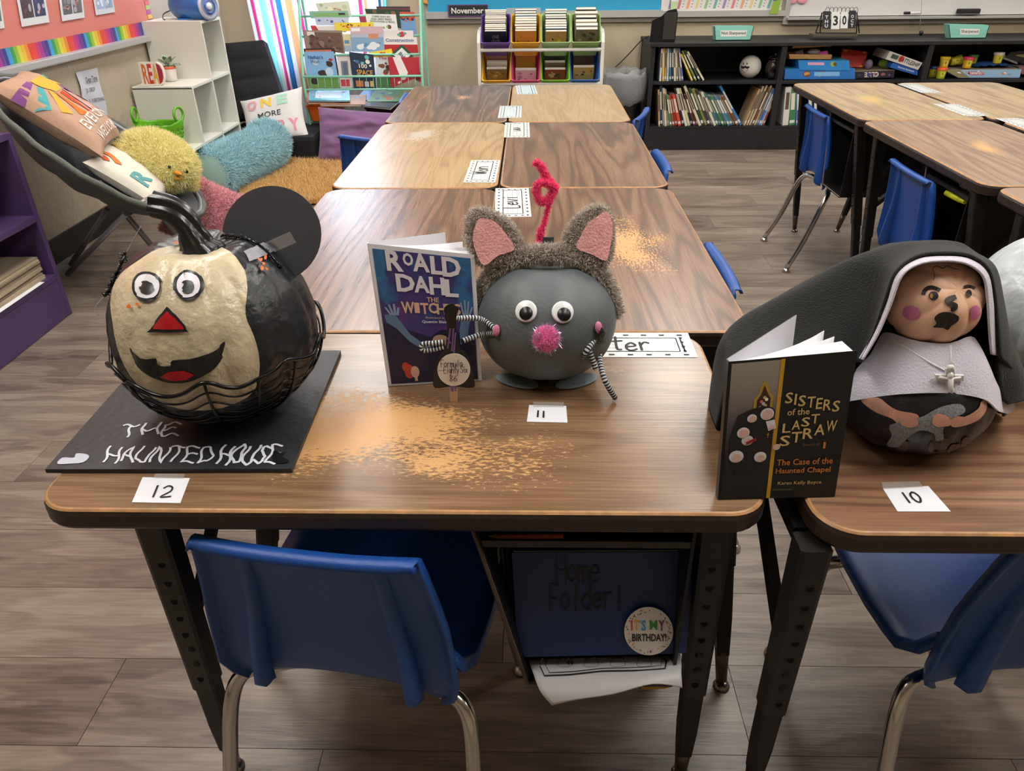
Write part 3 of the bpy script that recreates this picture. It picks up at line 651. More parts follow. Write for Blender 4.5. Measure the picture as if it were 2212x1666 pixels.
# ================================================================== CHAIRS
def chair(label, x, y, rz, src=None):
    t = thing('school_chair', label, 'chair', (x, y, 0), rz, 'blue plastic school chairs')
    # shell: (y, z, half width, side lift) of the seat pan, then of the back sheet that runs down behind it
    SEAT = [(.205, .368, .150, 0), (.198, .381, .166, .001), (.17, .388, .176, .003), (.10, .380, .182, .010), (.02, .362, .184, .022), (-.06, .350, .182, .030), (-.115, .349, .178, .032), (-.150, .362, .175, .024), (-.175, .400, .168, .010), (-.188, .445, .160, .002)]
    BACK = [(-.188, .350, .140, 0), (-.192, .362, .157, 0), (-.197, .395, .166, .001), (-.199, .45, .163, .003), (-.203, .50, .159, .005), (-.209, .55, .151, .006), (-.218, .60, .143, .008), (-.224, .63, .138, .008), (-.232, .641, .136, .008), (-.243, .642, .136, .008), (-.249, .634, .136, .008)]
    b = B()
    for S_, isb in ((SEAT, 0), (BACK, 1)):
        rows = []
        for k, (yy, zz, hw, lift) in enumerate(S_):
            nx = S_[min(k+1, len(S_)-1)]; pv = S_[max(k-1, 0)]; d = V((0, nx[0]-pv[0], nx[1]-pv[1])).normalized()
            nn = V((0, d.z, -d.y))
            if isb and k >= 8: nn = V((0, 1, 0))
            r_ = []
            for j in range(-8, 9):
                u = max(-1, min(1, j/7)); p = V((u*hw, yy, zz))+nn*lift*abs(u)**2.5
                if isb and k < 3: p.z += (.030, .022, .008)[k]*(1-abs(u)**2.2)
                if abs(j) == 8: p = p-nn*((.016 if k > 1 else .010) if isb and k < 8 or not isb else .004)+V((.002*j/8, 0, 0))
                r_.append(p)
            rows.append(r_)
        b.grid(rows, BLUE)
    sh = b.build('seat_shell', t)
    md = sh.modifiers.new('thickness', 'SOLIDIFY'); md.thickness = .005; md.offset = 0
    for s_ in (-1, 1):   # stiffening ribs down the rear of the back, ending in lobes round the frame
        b = B(); A = []
        for k, (zz, dep, xx) in enumerate(((.628, .003, .082), (.60, .006, .085), (.54, .012, .090), (.50, .016, .095), (.46, .021, .100), (.42, .024, .104), (.39, .027, .106), (.375, .028, .107), (.364, .022, .107), (.359, .014, .107), (.3555, .003, .107))):
            yb = np.interp(zz, [.32, .45, .5, .55, .6, .63], [-.196, -.200, -.202, -.209, -.218, -.224])
            A.append([V((s_*(xx-.009), yb, zz)), V((s_*(xx-.006), yb-dep, zz)), V((s_*(xx+.006), yb-dep, zz)), V((s_*(xx+.011), yb, zz))])
        b.grid(A, BLUE); b.add([A[-1][i] for i in range(4)], [(0, 1, 2, 3)], BLUE); b.build('rib', t)
    for sx in (-1, 1):
        for sy, fy, my in ((-1, -.300, -.165), (1, .145, .06)):
            P = smoothline([(sx*.085, my+(.02 if sy < 0 else -.02), .334), (sx*.13, my, .335), (sx*.165, my+sy*.012, .326), (sx*.182, my+sy*.035, .28), (sx*.19, my+(fy-my)*.6, .14), (sx*.2, fy, .018)], 4)
            b = B(); b.tube(P, .0115, CH, 12); lg = b.build('leg', t)
            b = B(); b.lathe([(.003, .02), (.010, .018), (.017, .008), (.018, 0)], M('#b9b6b0', .22, 1), (sx*.2, fy, 0), 16, cap=True); b.build('glide', lg)
        b = B(); b.tube([(sx*.10, -.15, .334), (sx*.10, .05, .334)], .009, CH, 8); b.build('seat_rail', t)
    return t
c0 = chair('blue chair pushed under the front desk, its back nearest the camera', -.232, .862, radians(-8))
def chair_at(x, y, rz, label): return dup(c0, (x, y, 0), rz, label)
chair_at(.700, .885, radians(2), 'blue chair under the right desk below the nun pumpkin')
chair_at(1.435, 3.275, -pi/2-.03, 'blue chair at the right desk nearest the bookcase, all four legs showing')
chair_at(1.40, 2.31, -pi/2-.02, 'blue chair at the right, second from the bookcase, legs behind black veil')
chair_at(-.49, 3.00, -.45, 'blue chair at left of the oak desk beside the mauve pillow')
chair_at(-.60+.24, 3.66, -pi/2+.05, 'blue chair at left of the farthest walnut desk near the book pile')
chair_at(.20, 2.46, pi/2, 'blue chair at right of the second row beside the open floor')
chair_at(.245, 3.31, pi/2-.3, 'blue chair near the trash can at right of the farthest oak desk')
chair_at(.187, 1.53, pi/2, 'blue chair right of the scratched walnut desk behind the mouse')
# ================================================================== LEFT CORNER
CUBE = M('#dcdcd2', .55); CUBEI = M('#c4c6cb', .6)
t = thing('cube_shelf', 'white stair-stepped cube shelf against left wall, open towards the room', 'shelf', (-2.02, 4.4, 0), 0)
cx0, cx1 = -2.185, -1.85; cw = .292; cy = [3.985+i*cw for i in range(4)]; ph = .015
for i in range(4):       # upright panels (the taller neighbour decides the height)
    lv = max([(1, 2, 3)[j] for j in (i-1, i) if 0 <= j < 3]); lv = [1, 2, 3, 3][i]
    b = B(); b.box(((cx0+cx1)/2, cy[i], lv*.3/2+.004), (cx1-cx0, ph, lv*.3-.008), CUBE, bev=.0015); W(b, 'upright_panel', t)
for k in range(4):
    y0 = cy[max(0, k-1)]; b = B(); z = max(.010, k*.3); b.box(((cx0+cx1)/2, (y0+cy[3])/2, z-.001), (cx1-cx0-.002, cy[3]-y0+ph, ph), CUBE, bev=.0015); W(b, 'shelf_board', t)
for i in range(3):
    b = B(); b.box((cx0+.01, (cy[i]+cy[i+1])/2, (i+1)*.15), (.006, cw-.015, (i+1)*.3-.02), CUBEI); W(b, 'back_panel', t)
t = thing('paper_roll', 'small pale box standing in the lowest middle cube of white shelf', 'box', (-1.9, 4.35, .02))
b = B(); b.box((-1.90, 4.47, .11), (.07, .04, .19), M('#ddd8c8', .7), bev=.004); W(b, 'carton', t)
# radio on top
t = thing('radio', 'round blue portable radio with grey speaker on top of white cube shelf', 'radio', (-1.93, 4.70, .905))
RB_ = M('#1f74c4', .28, coat=.4); c = V((-1.925, 4.70, .975)); R90 = Matrix.Rotation(pi/2, 3, 'Y') @ Matrix.Identity(3); RX = Matrix.Rotation(radians(-28), 3, 'Z')
b = B(); b.lathe([(.02, -.155), (.055, -.15), (.072, -.12), (.078, -.05), (.078, .05), (.07, .10), (.064, .115)], RB_, c, 28, RX @ R90, cap=True); b.box(c+V((0, 0, -.068)), (.18, .10, .014), RB_, bev=.004); W(b, 'housing', t)
b = B(); b.lathe([(.064, .112), (.071, .118), (.071, .126), (.060, .130)], M('#c9ccd6', .3), c, 28, RX @ R90); b.lathe([(.060, .129), (.05, .124), (.03, .118), (.001, .117)], M('#9aa3c0', .5), c, 28, RX @ R90); W(b, 'speaker', t)
b = B(); b.lathe([(.035, .124), (.040, .131), (.034, .134)], M('#2f6fd0', .3), c, 20, RX @ R90); b.lathe([(.018, .118), (.02, .13), (.012, .136), (.001, .137)], M('#dfe4ee', .3), c, 16, RX @ R90); W(b, 'speaker_ring', t)
b = B(); b.box(c+V((-.02, -.045, .062)), (.14, .03, .03), M('#185a9c', .4), bev=.006); W(b, 'control_strip', t)
b = B(); b.tube(smoothline([c+V((-.14, .03, -.02)), c+V((-.19, .02, -.04)), c+V((-.18, -.03, -.06)), c+V((-.16, -.05, -.068))]), .003, BLK, seg=6); W(b, 'power_cord', t)
# plant
t = thing('potted_plant', 'small grey-green leafy plant in a white pot with orange rim', 'plant', (-2.03, 4.46, .61))
pc = V((-2.045, 4.47, .6085))
b = B(); b.lathe([(.028, 0), (.031, .002), (.036, .072), (.034, .074), (.031, .066)], M('#e2ddd8', .6), pc, 20, cap=True); W(b, 'pot', t)
b = B(); b.lathe([(.0368, .064), (.0378, .066), (.0378, .077), (.034, .077)], M('#d9663a', .5), pc, 20); W(b, 'rim', t)
rn = random.Random(5); LF = [M('#7d9477', .55), M('#97a890', .55), M('#5f7a5c', .55)]
for i in range(15):
    g = i*2.4; el = rn.uniform(.3, 1.3); L_ = rn.uniform(.05, .085); d = V((cos(g)*cos(el), sin(g)*cos(el), sin(el))); s_ = d.cross(V((0, 0, 1))).normalized()
    p0 = pc+V((0, 0, .07)); p1 = p0+d*L_*.45; b = B(); b.tube([p0, p1], .0012, LF[2], 5)
    n = s_.cross(d).normalized(); A = []
    for k in range(6):
        a = k/5; wv = .014*sin(pi*min(1, a*.93+.07))+.0005; q = p1+d*.042*a+n*(-.010*a*a); A.append([q-s_*wv+n*.003, q, q+s_*wv+n*.003])
    b.grid(A, LF[i % 3]); W(b, 'leaf', t)
# READ sign
t = thing('word_sign', 'small white block sign with orange and red letters leaning at the plant pot', 'sign', (-2.06, 4.32, .61))
q = Quad(V((-2.128, 4.285, .6085)), V((-2.005, 4.30, .6085)), V((-2.005, 4.31, .728)), V((-2.128, 4.295, .728)))
out = [(0, 0), (.78, 0), (.93, .15), (1, .35), (1, .65), (.93, .88), (.75, 1), (.0, 1)]
b = B(); n = len(out); P = [q.pt(x, y, 0) for x, y in out]+[q.pt(x, y, -.03) for x, y in out]; b.add(P, [tuple(range(n)), tuple(reversed(range(n, 2*n)))]+[(i, i+n, (i+1) % n+n, (i+1) % n) for i in range(n)], M('#e6e0d6', .6)); W(b, 'block', t)
poly_d = [(.76, .06), (.88, .15), (.96, .35), (.96, .65), (.88, .86), (.74, .94)]
for ch, x0, x1, c_ in (('R', .10, .34, '#d9722f'), ('E', .34, .52, '#c2402f'), ('A', .52, .76, '#d9a52f')):
    b = B(); put(b, q, ch, x0, .08, x1, .92, M(c_, .5), .03, .001); W(b, 'letter', t)
b = B(); poly(b, q, poly_d, M('#a8283c', .5), .001); W(b, 'letter', t)
# green basket with punched holes and ring handles
t = thing('plastic_basket', 'bright green punched plastic basket with two ring handles on cube shelf', 'basket', (-2.0, 4.14, .308))
GB = M('#5fae18', .35, sss=0); gc = V((-2.015, 4.13, .3085)); b = B(); nu, nv = 72, 15; o = len(b.v)
for k in range(nv):
    z = .135*k/(nv-1)
    for j in range(nu):
        g = 2*pi*j/nu; rx, ry = .105+.028*k/(nv-1), .078+.02*k/(nv-1); top = .0
        if k > nv-4: top = .020*max(0, cos(2*g)) * (k-nv+4)/3
        b.v.append(tuple(gc+V((rx*cos(g), ry*sin(g), z+top))))
km = b.mat(GB)
for k in range(nv-1):
    for j in range(nu):
        if 2 <= k < nv-3 and k % 2 == 0 and (j+(k//2 % 2)*2) % 4 in (0, 1): 
            if (j % 2): continue
            continue
        b.f.append((k*nu+j, k*nu+(j+1) % nu, (k+1)*nu+(j+1) % nu, (k+1)*nu+j)); b.mi.append(km); b.sm.append(True)
b.f.append(tuple(reversed(range(nu)))); b.mi.append(km); b.sm.append(False)
ob = W(b, 'tub', t); md = ob.modifiers.new('thickness', 'SOLIDIFY'); md.thickness = .003
for s_ in (-1, 1):
    b = B(); b.tube([gc+V((s_*.120+cos(g)*.006*s_, cos(g)*.042, .178+sin(g)*.036)) for g in [2*pi*i/24 for i in range(25)]], .007, GB, 8, cap=False); W(b, 'handle', t)
# ---- purple shelf at the left edge
PU = M('#4b3560', .42, var=.15, vscale=8)
t = thing('purple_bookcase', 'low purple painted bookcase cut by the left edge of the picture', 'bookcase', (-2.0, 2.1, 0))
xa, xb, ya, yb_ = -2.17, -1.83, 1.5, 2.655
b = B(); b.box(((xa+xb)/2, yb_-.012, .35), (xb-xa, .024, .70), PU, bev=.002); W(b, 'side_panel', t)
b = B(); b.box((xa+.005, (ya+yb_)/2, .35), (.01, yb_-ya-.03, .70), PU); W(b, 'back_panel', t)
for z in (.69, .395): b = B(); b.box(((xa+xb)/2, (ya+yb_)/2-.012, z), (xb-xa, yb_-ya-.026, .024), PU, bev=.002); W(b, 'shelf_board', t)
b = B(); b.box(((xa+xb)/2, (ya+yb_)/2-.012, .165), (xb-xa, yb_-ya-.026, .022), PU, bev=.002); W(b, 'shelf_board', t)
b = B(); b.box((xb-.010, (ya+yb_)/2-.012, .078), (.018, yb_-ya-.026, .15), PU); W(b, 'plinth', t)
t = thing('rope_basket', 'cream coiled rope basket on upper shelf of the purple bookcase', 'basket', (-1.93, 2.44, .408))
b = B()
for i in range(12):
    r_ = .058+.010*sin(i/11*pi)-.0006*i; b.tube([V((-1.925+r_*cos(g), 2.425+r_*sin(g), .414+.0125*i)) for g in [2*pi*j/28 for j in range(29)]], .0072, M('#cfc4a9', .9, bump=1, bscale=500), 7, cap=False)
b.lathe([(.001, .004), (.055, .004)], M('#b9ad92', .9), (-1.925, 2.425, .408), 24); W(b, 'coils', t)
t = thing('paper_stack', 'thick stack of brownish paper on lowest shelf of purple bookcase', 'paper stack', (-1.95, 2.42, .177))
rn = random.Random(8); z = .1765
for i in range(11):
    h = .0065+rn.random()*.003; b = B(); b.box((-1.965+rn.uniform(-.006, .006), 2.45+rn.uniform(-.006, .006), z+h/2), (.23, .29, h-.0004), M(rn.choice(['#a8977c', '#96866e', '#b5a68c', '#8d7d68']), .85), rot=(0, 0, rn.uniform(-.02, .02))); W(b, 'paper_ream', t); z += h
b = B(); b.box((-1.95, 2.40, .1765+.0), (.25, .30, .001), PAPER); W(b, 'paper_sheet', t)
# ---- saucer chair
HC = V((-1.778, 3.115, .535)); hn = V((.632, .188, .751)).normalized(); hu = V((.72, .214, -.66)); hu = (hu-hn*hu.dot(hn)).normalized(); hv = hn.cross(hu); HR = .43
GF = M('#4a4d50', .85, bump=1.2, bscale=160, sheen=.2); TUB = M('#8d8e93', .35, .5)
t = thing('saucer_chair', 'grey round folding saucer chair with cushions by the left wall', 'chair', (-1.8, 3.1, 0))
b = B(); b.tube([HC+hu*HR*cos(g)+hv*HR*sin(g) for g in [2*pi*i/60 for i in range(61)]], .0115, TUB, 10, cap=False); W(b, 'hoop', t)
rows = []; 
for k in range(13):
    r_ = (1-k/12)*1.03 + .0; dp = -.17*(1-(r_/1.03)**2.2); rows.append([HC+(hu*cos(g)+hv*sin(g))*HR*max(r_, .001)+hn*(dp+.012+.006*sin(g*9)*(1-abs(r_-.5))) for g in [2*pi*j/60 for j in range(60)]])
b = B(); b.grid(rows, GF, wrap=True); ob = W(b, 'fabric_seat', t); md = ob.modifiers.new('t', 'SOLIDIFY'); md.thickness = .012
b = B(); b.tube([HC+(hu*cos(g)+hv*sin(g))*HR*1.02+hn*(.006+.003*sin(g*17)) for g in [2*pi*i/80 for i in range(81)]], .0125, M('#60655f', .9, bump=1, bscale=90), 8, cap=False); W(b, 'padded_rim', t)
g0 = HC-hv*HR
for a, c in ((Px(213, 392, -1.74), Pz(372, 585, .01)), (Px(272, 462, -1.60), Pz(146, 592, .01)), (Px(232, 452, -1.85), Pz(153, 572, .01)), (Px(330, 440, -1.55), Pz(420, 560, .01))):
    b = B(); b.tube([a, c], .0115, TUB, 10); W(b, 'leg', t)
b = B(); b.tube([Px(296, 446, -1.58), Px(318, 432, -1.58)], .014, CH, 10); W(b, 'joint', t)
# ---- cushions
class Pillow:
    """puffed cushion: s,t frame on its upper side"""
    def __init__(s, c, ux, uy, w_, h_, th, pinch=.10, fold=0, seed=0):
        s.c = V(c); s.ux = V(ux).normalized(); uy = V(uy); s.uy = (uy-s.ux*uy.dot(s.ux)).normalized(); s.n = s.ux.cross(s.uy); s.w, s.h, s.th, s.pinch, s.fold, s.seed = w_, h_, th, pinch, fold, seed
    def pt(s, a, b, o=0, side=1):
        x, y = 2*a-1, 2*b-1; e = max(0, (1-abs(x)**2.6)*(1-abs(y)**2.6)); k = e**.45
        X = x*(1-s.pinch*(1-y*y)*abs(x)**3*.9); Y = y*(1-s.pinch*(1-x*x)*abs(y)**3*.9)
        wr = s.fold*(mnoise.noise(V((x*2.3+s.seed, y*2.3, side)))*k+.5*mnoise.noise(V((x*6+s.seed, y*5, side)))*k)
        return s.c+s.ux*X*s.w/2+s.uy*Y*s.h/2+s.n*side*(s.th/2*k+wr+o)
    def body(s, m, n=26, res=None):
        b = B()
        for side in (1, -1):
            rows = [[s.pt(i/n, j/n, 0, side) for i in range(n+1)] for j in range(n+1)]
            if side < 0: rows = [list(reversed(r)) for r in rows]
            b.grid(rows, m)
        return b
def sub_put(b, q, body, x0, y0, x1, y1, m, bold=0, off=.002):
    """lettering following a curved cushion: triangles cut fine enough to bend"""
    vs, fs, asp = text2d(body, bold); bm = bmesh.new(); bv = [bm.verts.new((x, y, 0)) for x, y in vs]
    for f in fs:
        try: bm.faces.new([bv[i] for i in f])
        except ValueError: pass
    bmesh.ops.subdivide_edges(bm, edges=[e for e in bm.edges if e.calc_length() > .12], cuts=2, use_grid_fill=True)
    bmesh.ops.triangulate(bm, faces=bm.faces[:]); bm.verts.index_update()
    b.add([q.pt(x0+v.co.x*(x1-x0), y0+v.co.y*(y1-y0), off) for v in bm.verts], [tuple(v.index for v in f.verts) for f in bm.faces], m); bm.free()
FB = M('#b8977f', .9, bump=1.5, bscale=35)
t = thing('throw_pillow', 'peach pillow with coloured rainbow rays lying in the grey saucer chair', 'pillow', HC)
pw = Pillow(HC-hu*.19+hv*.0+hn*.035, hv, -hu, .42, .42, .15, fold=.012, seed=3)
W(pw.body(FB), 'pillow_body', t)
def arcband(b, q, cx, cy, r0, r1, g0, g1, m, n=14, off=.003):
    R_ = [[q.pt(cx+rr*cos(g), cy+rr*sin(g), off) for rr in (r0, (r0*2+r1)/3, (r0+r1*2)/3, r1)] for g in [g0+(g1-g0)*i/n for i in range(n+1)]]
    return b.grid(R_, m, False)
b = B(); arcband(b, pw, .5, .80, .001, .20, pi, 2*pi, M('#e0aa3f', .9)); W(b, 'printed_sun', t)
for i, c_ in enumerate(['#7f4a86', '#4aa0a5', '#dca63a', '#e0702a', '#d2452a', '#d9a1a5', '#8b5f9a', '#e9b04a', '#4f9fb0']):
    g = pi+.12+i*(pi-.24)/8; b = B(); arcband(b, pw, .5, .82, .24, .24+.30, g-.10, g+.10, M(c_, .9)); W(b, 'printed_ray', t)
b = B(); sub_put(b, pw, 'EVERYONE', .12, .20, .90, .31, M('#eadfd6', .9), .01, .003); W(b, 'lettering', t)
b = B(); sub_put(b, pw, 'WELCOME', .16, .05, .86, .15, M('#eadfd6', .9), .01, .003); W(b, 'lettering', t)
t = thing('throw_pillow', 'white pillow with orange and teal letters half hidden under yellow chick', 'pillow', HC+hu*.2)
p2 = Pillow(HC+hu*.13-hv*.02+hn*-.03, hv, -hu, .36, .32, .10, fold=.006, seed=5); W(p2.body(M('#dcd6c8', .9)), 'pillow_body', t)
b = B(); arcband(b, p2, .10, .95, .12, .20, -1.2, .2, M('#d0552c', .9)); arcband(b, p2, .10, .95, .26, .34, -1.2, .2, M('#d9732c', .9)); W(b, 'printed_stripe', t)
b = B(); sub_put(b, p2, 'R', .12, .25, .38, .5, M('#5c9ba0', .9), .03, .003); W(b, 'lettering', t)
# ---- yellow chick
t = thing('plush_chick', 'fluffy yellow round plush chick with orange beak on the saucer chair', 'plush toy', (-1.68, 3.35, .33))
cc = Py(338, 347, 3.33); ax = (Py(425, 385, 3.25)-Py(262, 315, 3.40)).normalized(); az = V((0, 0, 1)); ay = az.cross(ax).normalized(); az = ax.cross(ay)
Rc = Matrix((ax, ay, az)).transposed(); YL = M('#e0d68c', .95)
b = B(); b.ell(cc, (.190, .14, .118), YL, 32, 20, Rc, f=lambda g, z: 1+.03*sin(3*g+1)); bd = W(b, 'body', t)
fur('fur', b, 20000, .026, .0022, [M('#f3eaa8', .9), M('#e9dd90', .9), M('#faf4c4', .9)], t, 1, .7)
def on_chick(px, py, o=0): p, n = on_bvh(bvh_of(b), lambda x, y: cc)(px, py); return p+n*o
for (x, y) in ((366, 361), (400, 370)): e = B(); e.ell(on_chick(x, y, .012), (.007, .007, .007), M('#0c0c0c', .15), 12, 8); W(e, 'eye', t)
e = B(); e.ell(on_chick(383, 372, .016), (.024, .012, .008), M('#c98a1e', .7), 16, 8, Rc); e.ell(on_chick(382, 382, .013), (.019, .010, .006), M('#b87a18', .7), 16, 8, Rc); W(e, 'beak', t)
e = B(); e.ell(on_chick(263, 325, .012), (.035, .022, .022), M('#dcc78a', .9), 16, 10, Rc); W(e, 'wing', t); e2 = B(); e2.ell(on_chick(414, 395, .006), (.03, .02, .03), M('#dcc78a', .9), 16, 10, Rc); W(e2, 'wing', t)
fur('wing_fur', e, 900, .014, .002, [M('#e6d48e', .9)], t, 2, .7); fur('wing_fur', e2, 900, .014, .002, [M('#e6d48e', .9)], t, 3, .7)
e = B(); e.ell(on_chick(318, 408, .004), (.03, .016, .010), M('#c08a2a', .8), 14, 8, Rc); W(e, 'foot', t)
# ---- rug
t = thing('shag_rug', 'mustard shaggy rug on the floor under the floor chair and pillows', 'rug', (-1.55, 4.7, 0))
b = B(); R_ = [[(-1.34-.49*k/10*cos(g), 4.60+.55*k/10*sin(g), .012+.004*sin(g*13+k)) for g in [2*pi*j/64 for j in range(64)]] for k in (0.01, 2, 4, 6, 8, 9.6)]
b.grid(R_, M('#b8904f', .95), wrap=True); W(b, 'backing', t)
fur('pile', b, 42000, .045, .0042, [M('#e3bd7c', .95), M('#d8ad68', .95), M('#eecd98', .95)], t, 4, .8)
# ---- black floor chair
t = thing('floor_chair', 'black tufted legless floor chair with reclined back beside the cube shelf', 'chair', (-1.65, 5.25, 0))
BKF = M('#16181f', .8, bump=1, bscale=120)
def slab_px(corn, Ys, th, m, name, parent, bulge=.012, nseg=3):
    """padded slab from four photograph corners TL TR BR BL, each at its own distance"""
    P = [Py(x, y, Y) for (x, y), Y in zip(corn, Ys)]; q = Quad(P[3], P[2], P[1], P[0]); N = 16; b = B(); R_ = []
    for side in (1, -1):
        rows = []
        for j in range(nseg*8+1):
            tt = j/(nseg*8); prof = sqrt(max(0, abs(sin(pi*tt*nseg))))*bulge
            rows.append([q.pt(i/N, tt, side*(th/2+prof*(1-(2*i/N-1)**6))) for i in range(N+1)])
        if side < 0: rows = [list(reversed(r)) for r in rows]
        b.grid(rows, m); R_.append(rows)
    f_, k_ = R_
    for j in range(nseg*8): b.add([f_[j][0], f_[j+1][0], k_[j+1][-1], k_[j][-1]], [(0, 1, 2, 3)], m); b.add([f_[j][-1], k_[j][0], k_[j+1][0], f_[j+1][-1]], [(0, 1, 2, 3)], m)
    for j in (0, -1): b.add(f_[j]+list(reversed(k_[j])), [tuple(list(range(2*N+2)) if j == 0 else list(reversed(range(2*N+2))))], m)
    return W(b, name, parent), q
slab_px([(492, 97), (573, 90), (622, 240), (512, 262)], [5.50, 5.50, 5.30, 5.30], .07, BKF, 'backrest', t, .012, 4)
b = B(); x0, x1 = -1.80, -1.42; b.box(((x0+x1)/2, 5.20, .11), (x1-x0, .34, .17), BKF, rot=(radians(4), 0, radians(-3)), bev=.03); W(b, 'seat', t)
t = thing('throw_pillow', 'white canvas pillow with pastel letters on the black floor chair', 'pillow', (-1.6, 5.15, .2))
P = [Py(512, 226, 5.27), Py(618, 204, 5.27), Py(684, 290, 5.08), Py(545, 322, 5.06)]; q = Quad(P[3], P[2], P[1], P[0])
ctr = (P[0]+P[1]+P[2]+P[3])/4; p3 = Pillow(ctr+q.n*.02+V((.02, 0, 0)), q.p[1]-q.p[0], q.p[3]-q.p[0], .44, .37, .12, fold=.006, seed=9); W(p3.body(M('#d9d7d6', .9)), 'pillow_body', t)
for ch, x, c_ in (('O', .13, '#e2a3ac'), ('N', .36, '#e3c155'), ('E', .62, '#a6d9c0')): b = B(); sub_put(b, p3, ch, x, .66, x+.17, .88, M(c_, .9), .05, .003); W(b, 'letter', t)
b = B(); sub_put(b, p3, 'MORE', .30, .46, .66, .57, M('#33383c', .9), .01, .003); W(b, 'lettering', t)
for ch, x, c_ in (('S', .04, '#8fb5d0'), ('T', .22, '#dd7a45'), ('O', .40, '#a3cbd6'), ('R', .58, '#db8592'), ('Y', .76, '#e093a4')): b = B(); sub_put(b, p3, ch, x, .12, x+.16, .36, M(c_, .9), .05, .003); W(b, 'letter', t)
# ---- blue furry bolster
t = thing('fur_bolster', 'light blue furry curved bolster pillow with flat pale end on the rug', 'pillow', (-1.6, 4.5, 0))
path = smoothline([Py(583, 286, 4.98), Py(575, 318, 4.85), Py(556, 348, 4.70), Py(520, 380, 4.50), Py(484, 405, 4.32), Py(466, 420, 4.22)], 6)
path = [V((p.x, p.y, max(p.z, .145))) for p in path]; n = len(path)
b = B(); rad = [.125*sqrt(max(.04, 1-((4-i)/5)**2)) if i < 4 else .125 for i in range(n)]; 
b.tube(path, rad, M('#8fc0cb', .95), 24); W(b, 'body', t)
fur('fur', b, 34000, .04, .003, [M('#aed9e2', .9), M('#98ccd8', .9), M('#c6e6ec', .9)], t, 6, .7)
d = (path[-1]-path[-3]).normalized(); p_ = path[-1]; a1 = d.orthogonal().normalized(); a2 = d.cross(a1)
b = B(); rows = [[p_+d*(.016+.03*(1-(k/6)**2))+(a1*cos(g)+a2*sin(g))*.112*k/6 for g in [2*pi*j/28 for j in range(28)]] for k in (.01, 2, 4, 5, 6)]; b.grid(rows, M('#a0c4ba', .9), wrap=True); W(b, 'end_cap', t)
# ---- pink furry pillow
t = thing('fur_pillow', 'pink furry pillow between the saucer chair and the black pumpkin', 'pillow', (-1.5, 3.5, 0))
pc_ = Py(440, 462, 3.45); p4 = Pillow(pc_, V((.80, .15, -.50)), V((.30, .45, .80)), .30, .32, .15, fold=.004, seed=2); b = p4.body(M('#d0909a', .95), 18); W(b, 'pillow_body', t)
fur('fur', b, 20000, .02, .0025, [M('#eab0b6', .9), M('#dfa0a8', .9), M('#f2c2c7', .9)], t, 7, .6)
# ---- mauve pillow
t = thing('floor_pillow', 'big crumpled mauve pillow standing on the floor before the teal rack', 'pillow', (-1.1, 5.05, 0))
P = [Py(690, 236, 5.12), Py(925, 262, 5.12), Py(935, 362, 5.0), Py(688, 346, 5.0)]; q = Quad(P[3], P[2], P[1], P[0]); ctr = (P[0]+P[1]+P[2]+P[3])/4
p5 = Pillow(ctr, q.p[1]-q.p[0], q.p[3]-q.p[0], (q.p[1]-q.p[0]).length, .37, .16, .05, fold=.03, seed=11); W(p5.body(M('#7d5a86', .95, bump=.8, bscale=60, sheen=.3), 40), 'pillow_body', t)
# ================================================================== WINDOW CURTAINS
def curtain(label, x0, x1, z0, z1, Y, cols, amp=.022, waves=5, name='curtain', seed=0, tilt=0):
    t = thing(name, label, 'curtain', ((x0+x1)/2, Y, z1)); b = B(); n = 72; rows = []
    for k in range(14):
        a = k/13; rows.append([((x0+(x1-x0)*j/n)+tilt*(a), Y+amp*sin(j/n*waves*2*pi+seed)*(.6+.4*a)+.006*sin(j*.9+a*3), z1-(z1-z0)*a) for j in range(n+1)])
    cm = [cols[min(len(cols)-1, int(j/n*len(cols)))] for j in range(n+1)]
    b.grid(rows, cols[0], colmats=cm); W(b, 'curtain_panel', t); return t
def cloth(c, tr):
    mt = bpy.data.materials.new('curtain_cloth'); mt.use_nodes = True; nt = mt.node_tree; bs = nt.nodes['Principled BSDF']; bs.inputs['Base Color'].default_value = (*lin(c), 1); bs.inputs['Roughness'].default_value = .9
    tl = nt.nodes.new('ShaderNodeBsdfTranslucent'); tl.inputs[0].default_value = (*lin(c), 1); mx = nt.nodes.new('ShaderNodeMixShader'); mx.inputs[0].default_value = tr
    nt.links.new(bs.outputs[0], mx.inputs[1]); nt.links.new(tl.outputs[0], mx.inputs[2]); nt.links.new(mx.outputs[0], nt.nodes['Material Output'].inputs[0]); return mt
cw_, cp, ca, cb, co, cy_ = cloth('#e4e8f2', .55), cloth('#d23a84', .5), cloth('#7fd4dc', .55), cloth('#2d6fb0', .5), cloth('#d9a070', .5), cloth('#dccfa0', .5)
curtain('left window curtain with vertical pink white aqua blue and orange stripes', -2.06, -1.66, .05, 2.4, YB-.09, [cw_, cp, cw_, cw_, ca, ca, cw_, cp, cw_, cb, cb, cw_, co, co, cw_, cw_, cp, cw_], .02, 3, tilt=.13)
curtain('right window curtain with vertical pink orange and aqua stripes', -1.20, -1.00, .05, 2.4, YB-.09, [cp, cw_, co, cw_, cw_, cw_, cw_, cb, cw_, ca], .02, 2)
curtain('white sheer curtain over the window behind the teal book rack', -1.72, -1.16, .06, 2.38, YB-.045, [cloth('#e9eef6', .8)], .010, 9, 'sheer_curtain')
